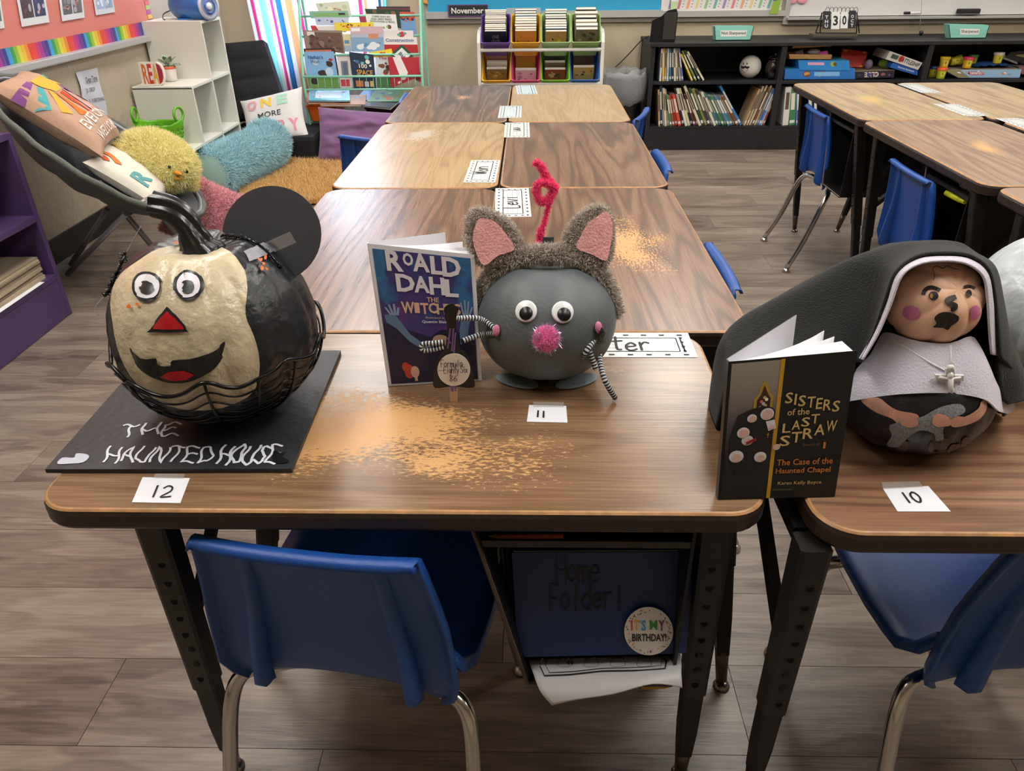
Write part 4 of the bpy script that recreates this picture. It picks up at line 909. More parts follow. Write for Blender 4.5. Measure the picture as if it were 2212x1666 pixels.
# ================================================================== BOOKS, RACKS, SHELVES ALONG THE BACK WALL
def book_front(label, corn, Y, th, cover, group=None, lean=0, art=None, cat='book', name='picture_book', pagew=.92, spine='left'):
    """a book facing the room: cover corners TL TR BR BL in the photograph, plane through depth Y leaning back by `lean` per metre"""
    n = V((0, -1, lean)).normalized(); zc = Py(*corn[3], Y).z; p0 = V((0, Y, zc))
    P = [Pn(x, y, p0, n) for x, y in corn]; q = Quad(P[3], P[2], P[1], P[0])
    t = thing(name, label, cat, (P[3]+P[2])/2, 0, group)
    b = B(); cth = .0018
    b.hexa([q.pt(0, 0, 0), q.pt(1, 0, 0), q.pt(1, 1, 0), q.pt(0, 1, 0), q.pt(0, 0, -cth), q.pt(1, 0, -cth), q.pt(1, 1, -cth), q.pt(0, 1, -cth)], cover)
    b.hexa([q.pt(0, 0, -th), q.pt(1, 0, -th), q.pt(1, 1, -th), q.pt(0, 1, -th), q.pt(0, 0, -th-cth), q.pt(1, 0, -th-cth), q.pt(1, 1, -th-cth), q.pt(0, 1, -th-cth)], cover)
    b.hexa([q.pt(-.004, 0, 0), q.pt(.006, 0, 0), q.pt(.006, 1, 0), q.pt(-.004, 1, 0), q.pt(-.004, 0, -th), q.pt(.006, 0, -th), q.pt(.006, 1, -th), q.pt(-.004, 1, -th)], cover)
    W(b, 'cover', t)
    b = B(); i = .0005
    b.hexa([q.pt(.01, .012, -cth-i), q.pt(.985, .012, -cth-i), q.pt(.985, .985, -cth-i), q.pt(.01, .985, -cth-i), q.pt(.01, .012, -th+i), q.pt(.985, .012, -th+i), q.pt(.985, .985, -th+i), q.pt(.01, .985, -th+i)], PAGE); W(b, 'pages', t)
    if art: b = B(); art(b, q); W(b, 'print', t) if b.v else None
    return t, q
def blobs(seed, cols, n=10, r=.12, y0=.05, y1=.95):
    def f(b, q):
        rn = random.Random(seed)
        for i in range(n):
            a = q.w/q.h; rr = rn.uniform(.4, 1)*r; cx, cy = rn.uniform(.06+rr, .94-rr), rn.uniform(y0+rr*a, y1-rr*a)
            disc(b, q, cx, cy, rr, rr*a*rn.uniform(.5, 1), M(rn.choice(cols), .5), .0007+i*.00008, 12, 0)
    return f
def bands(*bs):
    def f(b, q):
        for k, (x0, y0, x1, y1, c_) in enumerate(bs): flat(b, q, x0, y0, x1, y1, M(c_, .45), .0006+k*.0001)
    return f
def both(*fs):
    def f(b, q):
        for g in fs: g(b, q)
    return f
def words(*ws):
    def f(b, q):
        for (s_, x0, y0, x1, y1, c_) in ws: put(b, q, s_, x0, y0, x1, y1, M(c_, .5), .015, .0022)
    return f
# ---- teal wire rack
TE = M('#8fd6bd', .4, .1); RY0, RY1 = 5.30, 5.62
t = thing('book_rack', 'mint green metal wire book rack full of picture books by the window', 'book rack', (-1.15, 5.5, 0))
XA_, XB_ = Py(655, 165, RY0).x, Py(912, 165, RY0).x
for X in (XA_, XB_):
    b = B(); b.tube(smoothline([V((X, RY0, .02)), V((X, RY0, .30)), V((X, RY0-.0, .52)), V((X, RY0+.08, .75)), V((X, RY0+.15, .95)), V((X, RY0+.19, 1.0)), V((X, RY0+.23, .96)), V((X, RY1-.04, .5)), V((X, RY1-.04, .02))], 5), .009, TE, 10); W(b, 'side_frame', t)
TI = []
for (pyb, Y) in ((165, 5.30), (118, 5.355), (78, 5.41), (34, 5.465)):
    z = Py(780, pyb, Y).z; TI.append((z, Y)); b = B(); b.tube([V((XA_, Y-.004, z)), V((XB_, Y-.004, z))], .0075, TE, 8); W(b, 'rail', t)
z0, Yr = TI[0]; zb = Py(780, 193, 5.3).z
b = B(); b.tube([V((XA_, Yr, zb)), V((XB_, Yr, zb))], .006, TE, 8)
for i in range(1, 17): x = XA_+(XB_-XA_)*i/17; b.tube([V((x, Yr-.003, z0)), V((x, Yr-.003, zb)), V((x, Yr+.05, zb+.0))], .0022, TE, 5)
ob = W(b, 'wire_pocket', t)
b = B(); zt_ = Py(690, 264, 5.28).z
for Y in (5.30, 5.58): b.tube([V((XA_, Y, zt_)), V((XB_, Y, zt_))], .007, TE, 8)
for i in range(1, 14): x = XA_+(XB_-XA_)*i/14; b.tube([V((x, 5.30, zt_)), V((x, 5.58, zt_))], .003, TE, 5)
W(b, 'bottom_shelf', t)
G = 'picture books in the mint wire rack'
RK = [ # label, corners TL TR BR BL, Y, cover, art
 ('blue picture book with red girl, lower left of the mint rack', (656, 112, 720, 111, 733, 190, 668, 190), 5.318, '#7fb2dc', both(bands((0, 0, 1, .3, '#6f9a4a')), blobs(1, ['#b9d3ea', '#5d93c9', '#a53038', '#3a2a2a'], 9, .14), words(("Nathan's", .12, .80, .62, .90, '#2c4a86'), ('Wish', .18, .68, .48, .77, '#2c4a86')))),
 ('dark framed picture book standing behind the blue girl book', (656, 105, 722, 104, 735, 185, 668, 186), 5.338, '#33292b', bands((.05, .9, .9, .96, '#c9764e'))),
 ('white picture book with a grey framed window, front row of mint rack', (727, 118, 755, 116, 762, 190, 735, 190), 5.328, '#d9d3cf', bands((.25, .35, .8, .8, '#7b8087'), (.4, .4, .7, .75, '#596b86'), (.1, .05, .8, .25, '#c8424c'))),
 ('navy book about space with yellow lettering in the mint rack', (754, 112, 806, 118, 812, 191, 765, 191), 5.312, '#22374f', both(blobs(4, ['#5fb6b8', '#e9e6de', '#3f6d96'], 8, .10, .62, .98), words(('100', .35, .58, .70, .70, '#e9e6de'), ('SPACE', .22, .38, .92, .53, '#e0a13a')), bands((.12, .05, .45, .22, '#d97a3a'), (.52, .05, .70, .2, '#dfe2e6'), (.76, .05, .93, .22, '#e0c060')))),
 ('white picture book with brown figure and red title, right of space book', (811, 118, 850, 119, 852, 190, 815, 190), 5.33, '#c9d6dc', both(words(('The', .15, .86, .62, .95, '#c23a44')), blobs(6, ['#4a2f28', '#7a4a35', '#c23a3a'], 8, .16, .35, .8), bands((0, 0, 1, .35, '#4d7a4a')))),
 ('red and white striped round-cornered book at right of mint rack', (838, 123, 904, 124, 906, 165, 845, 190), 5.314, '#b5313d', both(lambda b, q: poly(b, q, [(.15, 1), (.42, 1), (.62, .35), (.5, .1), (.35, .25)], M('#e6e2e0', .5), .0008), blobs(8, ['#3a5f9a', '#e6e2e0'], 4, .12, .0, .35))),
 ('brown picture book with grey bark pattern and white label, left', (655, 65, 738, 66, 745, 116, 662, 105), 5.375, '#8d8377', both(bands((.12, 0, .98, .9, '#6b5348'), (.08, .72, .28, .92, '#d9d6d2')), blobs(9, ['#4d3b34', '#8a7568', '#5d4a42'], 26, .07, 0, .9))),
 ('book with snowy blue wave and pink sky, middle of mint rack', (756, 58, 826, 57, 831, 112, 760, 112), 5.368, '#b3bccb', both(bands((0, 0, 1, .58, '#7fa6c6'), (0, .72, 1, 1, '#c9aeb5'), (.03, .82, .3, .95, '#e9e9ec'), (.55, .52, .85, .72, '#c98a6a')), blobs(10, ['#dbe6ee', '#5f8db5'], 12, .12, 0, .5))),
 ('cream picture book squeezed between brown and snowy ones', (738, 73, 756, 73, 760, 112, 744, 112), 5.385, '#ddd3a6', bands((.2, .45, .8, .65, '#5c93c0'), (.1, 0, .9, .35, '#9bb3cf'))),
 ('white book titled in blue with red band at right of mint rack', (828, 80, 900, 80, 904, 116, 832, 116), 5.372, '#e3e0dd', both(words(('Construction', .06, .72, .90, .92, '#3f6b9a')), bands((0, 0, 1, .55, '#b3232c')))),
 ('small diamond shaped green framed card book above the red band', (868, 96, 893, 121, 868, 140, 843, 119), 5.345, '#27543f', both(lambda b, q: flat(b, q, .14, .14, .86, .86, M('#dfe6e6', .5), .001), words(('Bal', .3, .4, .7, .62, '#2b3f5f')))),
 ('yellow picture book peeking out beside the green diamond', (800, 113, 845, 105, 850, 122, 806, 124), 5.352, '#e2cf3e', blobs(12, ['#c9502f'], 3, .1)),
 ('white book with red crab picture, right part of the third tier', (826, 66, 892, 66, 893, 84, 829, 84), 5.39, '#dcd9d6', blobs(13, ['#b3364a', '#6fa08a'], 5, .13, .2, .9)),
 ('bright yellow book with black dots in third tier', (722, 49, 806, 48, 806, 62, 726, 70), 5.40, '#e3cf45', blobs(14, ['#2b2b2b', '#d9532f'], 16, .03, .3, .95)),
 ('white blank-topped book left of the bright yellow one', (682, 56, 744, 55, 748, 70, 690, 68), 5.41, '#dad8d3', None),
 ('red-cornered book at the left end of third tier', (670, 55, 682, 55, 690, 66, 674, 66), 5.412, '#b2423c', None),
 ('pale blue picture book with doodles under the green one', (679, 37, 753, 38, 753, 55, 684, 55), 5.42, '#b9c8de', blobs(15, ['#4a62a8'], 6, .05)),
 ('green river picture book with a dark label, top left of rack', (667, 24, 750, 23, 754, 38, 672, 40), 5.43, '#86b7a3', both(bands((.1, .2, .95, .7, '#7fb06a'), (.75, .4, .92, .7, '#2b3a3a')),)),
 ('tall pale book with a round badge standing highest in mint rack', (681, 7, 752, 2, 760, 36, 690, 30), 5.45, '#cfd6c4', both(words(('The', .5, .30, .72, .55, '#b0525a')), blobs(16, ['#9db58e', '#b9c79f', '#e0dfc0'], 8, .1))),
 ('white book titled in green letters, right top of mint rack', (789, 30, 855, 31, 860, 68, 795, 62), 5.425, '#dfe4e0', both(words(('THERE WAS AN', .2, .80, .8, .9, '#2f4f44'), ('OLD LADY WHO', .16, .62, .84, .75, '#2f4f44'), ('SWALLOWED A FROG', .12, .48, .92, .58, '#2f4f44')), blobs(17, ['#8da86a', '#6b3f3a'], 5, .08, .05, .4))),
 ('dark green book standing behind the white frog book', (788, 19, 861, 20, 866, 62, 795, 40), 5.44, '#27402f', blobs(18, ['#3f5f48', '#7b5a3a'], 5, .08, .6, .98)),
 ('orange and blue picture book at the right end of top tier', (861, 26, 895, 26, 900, 76, 868, 66), 5.45, '#6f9cc9', both(bands((0, .7, 1, 1, '#c9532f')), blobs(19, ['#2e2f45', '#c94f2f', '#8a5f4a'], 7, .15, .4, .9))),
 ('black and red spined books lying across the top right of rack', (813, 14, 885, 14, 886, 26, 815, 24), 5.475, '#40343a', bands((.0, .45, 1, .6, '#8a3a3f'))),
 ('plum picture book peeking out between top tier books', (775, 36, 790, 36, 794, 50, 778, 50), 5.45, '#a23a5c', None),
 ('red and navy booklet sticking out right of the mint rack', (898, 150, 912, 160, 908, 178, 896, 172), 5.33, '#a0353c', None)]
for (lb, c_, Y, col, art) in RK:
    c_ = [(c_[2*i], c_[2*i+1]) for i in range(4)]
    book_front(lb, c_, Y, .010, M(col, .35), G, .12, art)
# loose pile on the bottom shelf, orange and purple tubs
def tub(label, corn_c, sx, sy, h, rim, col, rot=None, name='storage_bin', group=None, th=.004, taper=.82):
    """open tapered tub standing at corn_c (centre of its floor); rot tilts it"""
    t = thing(name, label, 'bin', corn_c, 0, group); Rr = rot if rot is not None else Matrix.Identity(3); c = V(corn_c); b = B()
    def ring(k, ins, z, r_=.014):
        wx, wy = sx/2*(taper+(1-taper)*k)-ins, sy/2*(taper+(1-taper)*k)-ins; o = []
        for (ax_, ay_, g0) in ((wx-r_, wy-r_, 0), (-wx+r_, wy-r_, pi/2), (-wx+r_, -wy+r_, pi), (wx-r_, -wy+r_, 3*pi/2)):
            for i in range(4): g = g0+pi/2*i/3; o.append(Rr @ V((ax_+r_*cos(g), ay_+r_*sin(g), z))+c)
        return o
    m = M(col, .35)
    rows = [ring(0, 0, 0), ring(.82, 0, h*.82), ring(.84, -rim*.5, h*.83), ring(.85, -rim*.6, h*.9), ring(1, -rim*.6, h), ring(1, 0.0, h+.001), ring(.98, th, h-.004), ring(.05, th, th)]
    b.grid(rows, m, False, wrap=True); n = len(rows[0]); b.add(rows[0], [tuple(reversed(range(n)))], m); b.add(rows[-1], [tuple(range(n))], m)
    W(b, 'tub', t); return t
p = Py(690, 262, 5.27); tub('orange storage bin under the left end of the mint rack', (p.x+.03, 5.40, zt_+.008), .20, .30, .105, .008, '#e06a1f')
tub('dark plum storage bin under the right end of the mint rack', (-1.0, 5.42, zt_+.008), .26, .30, .09, .008, '#4a2148')
G = 'loose books piled under the mint rack'; zt2 = zt_+.118
def slab_flat(label, c, sx, sy, th, rz, cover, tilt=(0, 0), group=G, art=None, name='picture_book'):
    t = thing(name, label, 'book', c, rz, group); R_ = Euler((tilt[0], tilt[1], 0)).to_matrix(); b = B()
    for dz in (th/2-.001, -th/2+.001): b.box(R_ @ V((0, 0, dz+th/2)), (sx, sy, .002), cover, rot=R_)
    b.box(R_ @ V((-sx/2+.001, 0, th/2)), (.002, sy, th), cover, rot=R_); b.build('cover', t)
    b = B(); b.box(R_ @ V((.002, 0, th/2)), (sx-.008, sy-.006, th-.0045), PAGE, rot=R_); b.build('pages', t)
    q = Quad(*[R_ @ V((a*sx/2, c_*sy/2, th)) for a, c_ in ((-1, -1), (1, -1), (1, 1), (-1, 1))]); b = B()
    if art: art(b, q); b.build('print', t)
    return t
zp = zt_+.125
slab_flat('cream-edged picture book at the bottom of the loose pile', (-1.28, 5.33, zp), .30, .22, .014, .15, M('#b0805f', .4), (.12, .03), art=blobs(30, ['#c9a27a', '#8fa5b5'], 6, .1))
slab_flat('orange brown book in the middle of loose pile', (-1.40, 5.33, zp+.018), .26, .21, .012, .3, M('#a8603a', .4), (.15, .04), art=blobs(31, ['#c98a5a'], 4, .1))
slab_flat('glossy light blue book on top of the loose pile', (-1.37, 5.32, zp+.035), .27, .20, .010, .22, M('#63b3cf', .12), (.18, .05), art=both(bands((.15, .2, .8, .8, '#c9dbe9')), blobs(32, ['#b5486a'], 3, .06)))
slab_flat('blue paperback leaning behind the loose pile', (-1.12, 5.46, zp+.01), .16, .18, .010, -.2, M('#4a8fc9', .25), (.2, 0), art=blobs(33, ['#8fc0e0'], 4, .1))
slab_flat('green and red picture book lying on the right of the loose pile', (-.99, 5.38, zp+.018), .22, .20, .010, -.1, M('#5f8f6a', .35), (.2, -.02), art=blobs(34, ['#c9683f', '#9fc08f', '#4a6fa8'], 9, .12))
slab_flat('dark green picture book with yellow creature at right of the pile', (-1.01, 5.28, zp-.008), .22, .17, .012, -.32, M('#2c3a34', .35), (.2, .04), art=blobs(35, ['#8a9a3a', '#39506f'], 6, .13))
# ---- white bin cart
t = thing('bin_cart', 'white shelf rack holding two rows of coloured book bins on back wall', 'rack', (.07, 5.4, 0))
CX0, CX1 = -.358, .497; CY0, CY1 = 5.42, 5.76; WP = M('#e2e0da', .45)
ztop, zmid, zlow = Py(1170, 108, CY0).z, Py(1170, 108, CY0).z, Py(1170, 181, CY0).z
for X in (CX0+.012, CX1-.012):
    b = B(); zt1 = .765 if X > 0 else .765
    A = [(CY0, 0), (CY1, 0), (CY1, zt1+.0), (CY0+.10, zt1), (CY0+.04, zt1-.02), (CY0, zt1-.07)]
    P = [V((X-.011, y_, z_)) for y_, z_ in A]+[V((X+.011, y_, z_)) for y_, z_ in A]; n = len(A)
    b.add(P, [tuple(range(n)), tuple(reversed(range(n, 2*n)))]+[(i, i+n, (i+1) % n+n, (i+1) % n) for i in range(n)], WP); W(b, 'side_panel', t)
for z in (zmid, zlow, .10):
    for Y, dz in ((CY0+.006, 0), (CY1-.04, .10)): b = B(); b.tube([V((CX0+.02, Y, z+dz)), V((CX1-.02, Y, z+dz))], .011, WP, 10); W(b, 'rail', t)
bins = [('purple', '#5f3f9f'), ('yellow', '#e5b01f'), ('mint green', '#a3c887'), ('olive green', '#96bb66')]
bin2 = [('yellow', '#e3b223'), ('pink', '#c94377'), ('lime green', '#79b828'), ('blue', '#1f62b8')]
bw = (CX1-CX0-.05)/4
TI_ = Matrix.Rotation(radians(42), 3, 'X')
def bin_with(row, i, nm, col, zr, books):
    x = CX0+.025+bw*(i+.5); rr = TI_; c = V((x, 5.583, zr)); lab = ('%s book bin in the upper row of the white rack' if row == 0 else '%s book bin in the lower row of the white rack') % nm
    if row == 0 and i == 2: lab = 'pale mint bin, third from left in the upper row of white rack'
    if row == 0 and i == 3: lab = 'olive green bin, rightmost in the upper row of white rack'
    tb = tub(lab, c, bw*.95, .235, .15, .006, col, rr, group='book bins on the white rack')
    # the tub opens towards the room; books stand in it as seen through the mouth
    for k, (f, h, col_, w_, lb, art, sh, rot) in enumerate(books):
        # f: 0 front .. 1 back; h height above tub floor; sh sideways shift
        y = -.088+.165*f; tk = min(.022, .165/len(books)*.82)
        loc = c+rr @ V((0, y, .007)); ttl = thing('paperback', lb, 'book', loc, 0, 'books in the coloured bins')
        Rb = rr @ Matrix.Rotation(rot, 3, 'Y') @ Matrix.Rotation(radians(-5), 3, 'X')
        def L(x_, y_, z_): return loc+Rb @ V((x_+sh, y_, z_))
        b = B(); b.hexa([L(-w_/2, 0, 0), L(w_/2, 0, 0), L(w_/2, 0, h), L(-w_/2, 0, h), L(-w_/2, .001, 0), L(w_/2, .001, 0), L(w_/2, .001, h), L(-w_/2, .001, h)], M(col_, .4))
        b.hexa([L(-w_/2, tk-.001, 0), L(w_/2, tk-.001, 0), L(w_/2, tk-.001, h), L(-w_/2, tk-.001, h), L(-w_/2, tk, 0), L(w_/2, tk, 0), L(w_/2, tk, h), L(-w_/2, tk, h)], M(col_, .4))
        W(b, 'cover', ttl); b = B(); e = .0015
        b.hexa([L(-w_/2+e, .0012, e), L(w_/2-e, .0012, e), L(w_/2-e, .0012, h-.0005), L(-w_/2+e, .0012, h-.0005), L(-w_/2+e, tk-.0012, e), L(w_/2-e, tk-.0012, e), L(w_/2-e, tk-.0012, h-.0005), L(-w_/2+e, tk-.0012, h-.0005)], PAGE); W(b, 'pages', ttl)
        if art: q = Quad(L(-w_/2, 0, 0), L(w_/2, 0, 0), L(w_/2, 0, h), L(-w_/2, 0, h)); b = B(); art(b, q); W(b, 'print', ttl)
ORD = ['frontmost', 'second', 'third', 'fourth', 'fifth', 'sixth', 'seventh', 'eighth', 'ninth', 'tenth', 'eleventh', 'twelfth']
rn = random.Random(21)
def many(n, h0, h1, cols, binname, w_, first, extra=None, wj=.004):
    o = []
    for k in range(n):
        f = k/(n-1) if n > 1 else .3; col = cols[k % len(cols)]
        cn = {'#d8ccb4': 'cream', '#1f2226': 'black', '#c98a4a': 'tan orange', '#e0dcd2': 'white', '#7a7f9a': 'grey violet', '#4f7f9f': 'blue', '#b98a4f': 'brown', '#d8b24a': 'yellow', '#5a5f62': 'dark grey', '#a33b42': 'red', '#7b6a52': 'brown', '#6f8f8a': 'teal grey', '#cfa08a': 'salmon'}[col]
        o.append((f if n > 3 else .5+.5*f, h0+(h1-h0)*f+rn.uniform(-.002, .002), col, w_+rn.uniform(-wj, wj), '%s paperback, %s from the front in the %s' % (cn, ORD[k] if k else 'first', binname), first if k == 0 else (extra if k == n-1 else None), rn.uniform(-.002, .002), 0))
    return o
zr = .667
bw_ = bw*.70
bin_with(0, 0, *bins[0], zr, many(11, .195, .20, ['#1f2226', '#d8ccb4', '#d8ccb4', '#d8ccb4', '#1f2226', '#d8ccb4', '#d8ccb4', '#d8ccb4'], 'purple upper bin', bw_, both(words(('ONE', .35, .7, .65, .85, '#8f8a8a'), ('CRAZY', .3, .5, .7, .65, '#8f8a8a')))))
bin_with(0, 1, *bins[1], zr, many(9, .195, .20, ['#c98a4a', '#d8ccb4', '#cfa08a', '#d8ccb4', '#d8ccb4', '#e0dcd2', '#4f7f9f', '#d8ccb4', '#7a7f9a'], 'yellow upper bin', bw_, both(words(('Flying the Dragon', .08, .35, .95, .6, '#4a2f22')), blobs(41, ['#b8402c'], 1, .06, .7, .95)), None))
bin_with(0, 2, *bins[2], zr, many(9, .19, .195, ['#b98a4f', '#4f7f9f', '#e0dcd2', '#d8ccb4', '#e0dcd2', '#5a5f62', '#d8ccb4', '#6f8f8a', '#e0dcd2'], 'pale mint upper bin', bw_, both(blobs(42, ['#6b7f86', '#c96a3a', '#2a2a33', '#d8b24a'], 9, .12, .2, .95))))
bin_with(0, 3, *bins[3], zr, many(6, .20, .20, ['#7b6a52', '#e0dcd2', '#d8ccb4', '#5a5f62', '#d8ccb4', '#7b6a52'], 'olive green upper bin', bw_*1.02, both(blobs(43, ['#4a4238', '#a39a80', '#5f6a52', '#2f2f2c'], 14, .12, .1, .95)), None, .012))
zr = .432
bin_with(1, 0, *bin2[0], zr, many(3, .11, .14, ['#7b6a52', '#e0dcd2', '#cfa08a'], 'yellow lower bin', bw_, blobs(44, ['#5f5446', '#c9a27a', '#8f8a4f', '#b5486a'], 14, .12)))
bin_with(1, 1, *bin2[1], zr, many(2, .10, .13, ['#e0dcd2', '#d8b24a'], 'pink lower bin', bw_, blobs(45, ['#b9a9b9', '#6a6f9a'], 5, .12)))
bin_with(1, 2, *bin2[2], zr, many(3, .10, .14, ['#a33b42', '#7b6a52', '#5a5f62'], 'lime green lower bin', bw_, blobs(46, ['#c99a8a', '#5a2f30', '#d9cfc0'], 8, .12)))
bin_with(1, 3, *bin2[3], zr, many(2, .12, .14, ['#d8b24a', '#7b6a52'], 'blue lower bin', bw_, blobs(47, ['#c94f2f', '#5f5a2c', '#e0c060', '#3a3a2a'], 10, .14)))
t = thing('month_sign', 'black rectangular month sign with white word and purple edge on blue board', 'sign', Py(1010, 30, YB-.05))
b = B(); pbox(b, 967, 10, 1054, 36, YB-.052, .006, M('#6a3f78', .5)); W(b, 'card', t)
b = B(); q = prect(970, 12, 1053, 34, YB-.0525); flat(b, q, 0, 0, 1, 1, M('#1f2626', .5), .0004); put(b, q, 'November', .06, .22, .90, .80, M('#e6e4e0', .5), .02, .0012); W(b, 'lettering', t)
t = thing('plastic_box', 'clear grey plastic box standing behind the yellow bin', 'box', (.0, 5.79, .8))
b = B(); pbox(b, 1094, 17, 1168, 33, 5.78, .01, M('#aab8bf', .2)); W(b, 'box_front', t)
# ---- speaker on the bookcase
t = thing('wall_speaker', 'black desktop loudspeaker with curved side standing on left end of bookcase', 'speaker', (.88, 5.5, .69))
SB = M('#17181b', .28); sz = .693
b = B(); A = [(-.085, 0), (.085, 0), (.088, .165), (.075, .195), (.02, .185), (-.02, .15), (-.08, .125)]
P = [V((.885+x, 5.46+.0*x, sz+z)) for x, z in A]+[V((.885+x*.8+.02, 5.62, sz+z*.92)) for x, z in A]; n = len(A)
b.add(P, [tuple(range(n)), tuple(reversed(range(n, 2*n)))]+[(i, i+n, (i+1) % n+n, (i+1) % n) for i in range(n)], SB); W(b, 'cabinet', t)
b = B(); b.hexa([V((.885-.002, 5.452, sz+.012)), V((.885+.078, 5.452, sz+.012)), V((.885+.080, 5.452, sz+.17)), V((.885-.0, 5.452, sz+.165)), V((.883, 5.459, sz+.01)), V((.965, 5.459, sz+.01)), V((.968, 5.459, sz+.175)), V((.883, 5.459, sz+.17))], M('#2a241f', .5, bump=1, bscale=900)); W(b, 'grille', t)
t = thing('speaker_cable', 'black cable hanging from the loudspeaker down behind the trash can', 'cable', (.7, 5.7, .6))
b = B(); b.tube(smoothline([Py(1402, 78, 5.66), Py(1385, 88, 5.72), Py(1360, 115, 5.78), Py(1335, 140, 5.8), Py(1320, 152, 5.8)]), .004, M('#2c2f2a', .5), 6); W(b, 'cable', t)
# ---- trash can with liner
t = thing('trash_can', 'black trash can with crumpled clear liner between white rack and bookcase', 'trash can', (.655, 5.45, 0))
b = B(); b.lathe([(.105, 0), (.108, .004), (.135, .46), (.142, .47), (.138, .475)], M('#121214', .4), (.655, 5.50, .001), 28, cap=False); b.lathe([(.001, .01), (.104, .01)], M('#121214', .4), (.655, 5.50, .001), 28); W(b, 'can', t)
b = B(); rn = random.Random(3); rows = []
for k, (r_, z) in enumerate(((.12, .30), (.15, .335), (.152, .40), (.158, .46), (.150, .50), (.142, .508), (.132, .49), (.125, .40))):
    rows.append([V((.655, 5.50, 0))+V(((r_+.010*mnoise.noise(V((cos(g)*3, sin(g)*3, k*.8))))*cos(g), (r_+.010*mnoise.noise(V((cos(g)*3, sin(g)*3, k*.8))))*sin(g), z+.035*mnoise.noise(V((cos(g)*2.2, sin(g)*2.2, k*.3+5))))) for g in [2*pi*j/56 for j in range(56)]])
b.grid(rows, M('#b9bcc0', .22, alpha=.42, bump=3, bscale=60), wrap=True); W(b, 'liner', t)
# ---- black bookcase
BKW = M('#17181d', .5, var=.3, vscale=25, bump=.6, bscale=60); BY0, BY1 = 5.365, 5.84; X0, X1 = .80, 3.9; ZT = .690
t = thing('bookcase', 'long low black painted bookcase with two shelves along the back wall', 'bookcase', (2.3, 5.6, 0))
zs2, zs1 = Py(1540, 176, BY0).z, Py(1540, 274, BY0).z
b = B(); b.box(((X0+X1)/2, (BY0+BY1)/2-.005, ZT-.011), (X1-X0+.02, BY1-BY0+.01, .022), BKW, bev=.002); W(b, 'top_board', t)
b = B(); b.box(((X0+X1)/2, BY1-.006, ZT/2), (X1-X0, .012, ZT-.02), BKW); W(b, 'back_panel', t)
b = B(); b.box(((X0+X1)/2, BY0+.012, zs1/2-.006), (X1-X0, .022, zs1-.012), BKW); W(b, 'kick_board', t)
DIV = [X0+.016, Py(1688, 130, BY0).x+.01, Py(2005, 120, BY0).x+.01, 3.55]
for x in DIV: b = B(); b.box((x, (BY0+BY1)/2, ZT/2-.012), (.036 if x > X0+.1 else .028, BY1-BY0-.002, ZT-.026), BKW); W(b, 'upright_panel', t)
for a, c_ in zip(DIV[:-1], DIV[1:]):
    for z in (zs2, zs1): b = B(); b.box(((a+c_)/2, (BY0+BY1)/2, z-.010), (c_-a-.034, BY1-BY0-.014, .020), BKW, bev=.0015); W(b, 'shelf_board', t)
CN = {'tan': '#b3946a', 'white': '#d3d2cc', 'cream': '#cfc4a6', 'beige': '#b7a98c', 'green': '#3f7a4c', 'dark orange': '#a8482a', 'red': '#b13a2c', 'orange red': '#c0452a', 'pale yellow': '#cfc78a', 'navy': '#27365a', 'maroon': '#5f2a2c', 'brown': '#6d4a34', 'dark green': '#2a4436', 'yellow green': '#a8ac4a', 'charcoal': '#33343a', 'grey': '#84857f', 'teal': '#39757a', 'grey blue': '#6f8296', 'sea green': '#5f9a86', 'steel blue': '#5378a0', 'salmon': '#b97a62', 'bright blue': '#2f7fc0', 'pale blue': '#a5b8cf', 'yellow': '#d6b93a', 'violet blue': '#5a62b0', 'olive': '#7a8040', 'blue': '#3f6db5'}
def shelf_book(label, bx, tx, ty, by, tpx, cname, Y=5.40, dep=.20, group=None, zfloor=None):
    """standing book seen spine on: foot and head in the photograph (px), leaning in the shelf plane"""
    a = Py(bx, by, Y); c = Py(tx, ty, Y); a.z = zfloor; cap_ = (zs2 if zfloor < .3 else ZT)-.034; kk = min(1, (cap_-a.z)/(c.z-a.z)); c = a.lerp(c, kk); d = (c-a); L_ = d.length; d.normalize(); s_ = V((d.z, 0, -d.x)); s_.normalize(); th = max(.006, tpx/4.608*.0033)
    if d.x < 0: a = a+V((0, 0, 0))
    drop = abs(s_.z)*th; lo = 0 if s_.z >= 0 else drop; a = a+V((0, 0, lo+.0005))
    t = thing('book', label, 'book', a, 0, group); cv = M(CN[cname], .45)
    def q(u, v, w_): return a+s_*u+d*v+V((0, w_, 0))
    b = B(); e = .0013
    def hx(u0, u1, v0, v1, w0, w1, m, bb): bb.hexa([q(u0, v0, w0), q(u1, v0, w0), q(u1, v1, w0), q(u0, v1, w0), q(u0, v0, w1), q(u1, v0, w1), q(u1, v1, w1), q(u0, v1, w1)], m)
    hx(0, th, 0, L_, 0, e, cv, b); hx(0, e, 0, L_, e, dep, cv, b); hx(th-e, th, 0, L_, e, dep, cv, b); W(b, 'cover', t)
    b = B(); hx(e, th-e, .002, L_-.003, e, dep-.003, PAGE, b); W(b, 'pages', t)
    if th > .007: b = B(); hx(th*.2, th*.8, L_*.42, L_*.86, -.0006, 0, M('#d9d2be' if cname not in ('white', 'cream', 'tan', 'beige', 'pale yellow') else '#5a4a44', .5), b); hx(th*.1, th*.9, L_*.06, L_*.14, -.0006, 0, M('#d6d4cf', .5), b); W(b, 'spine_print', t)
    return t
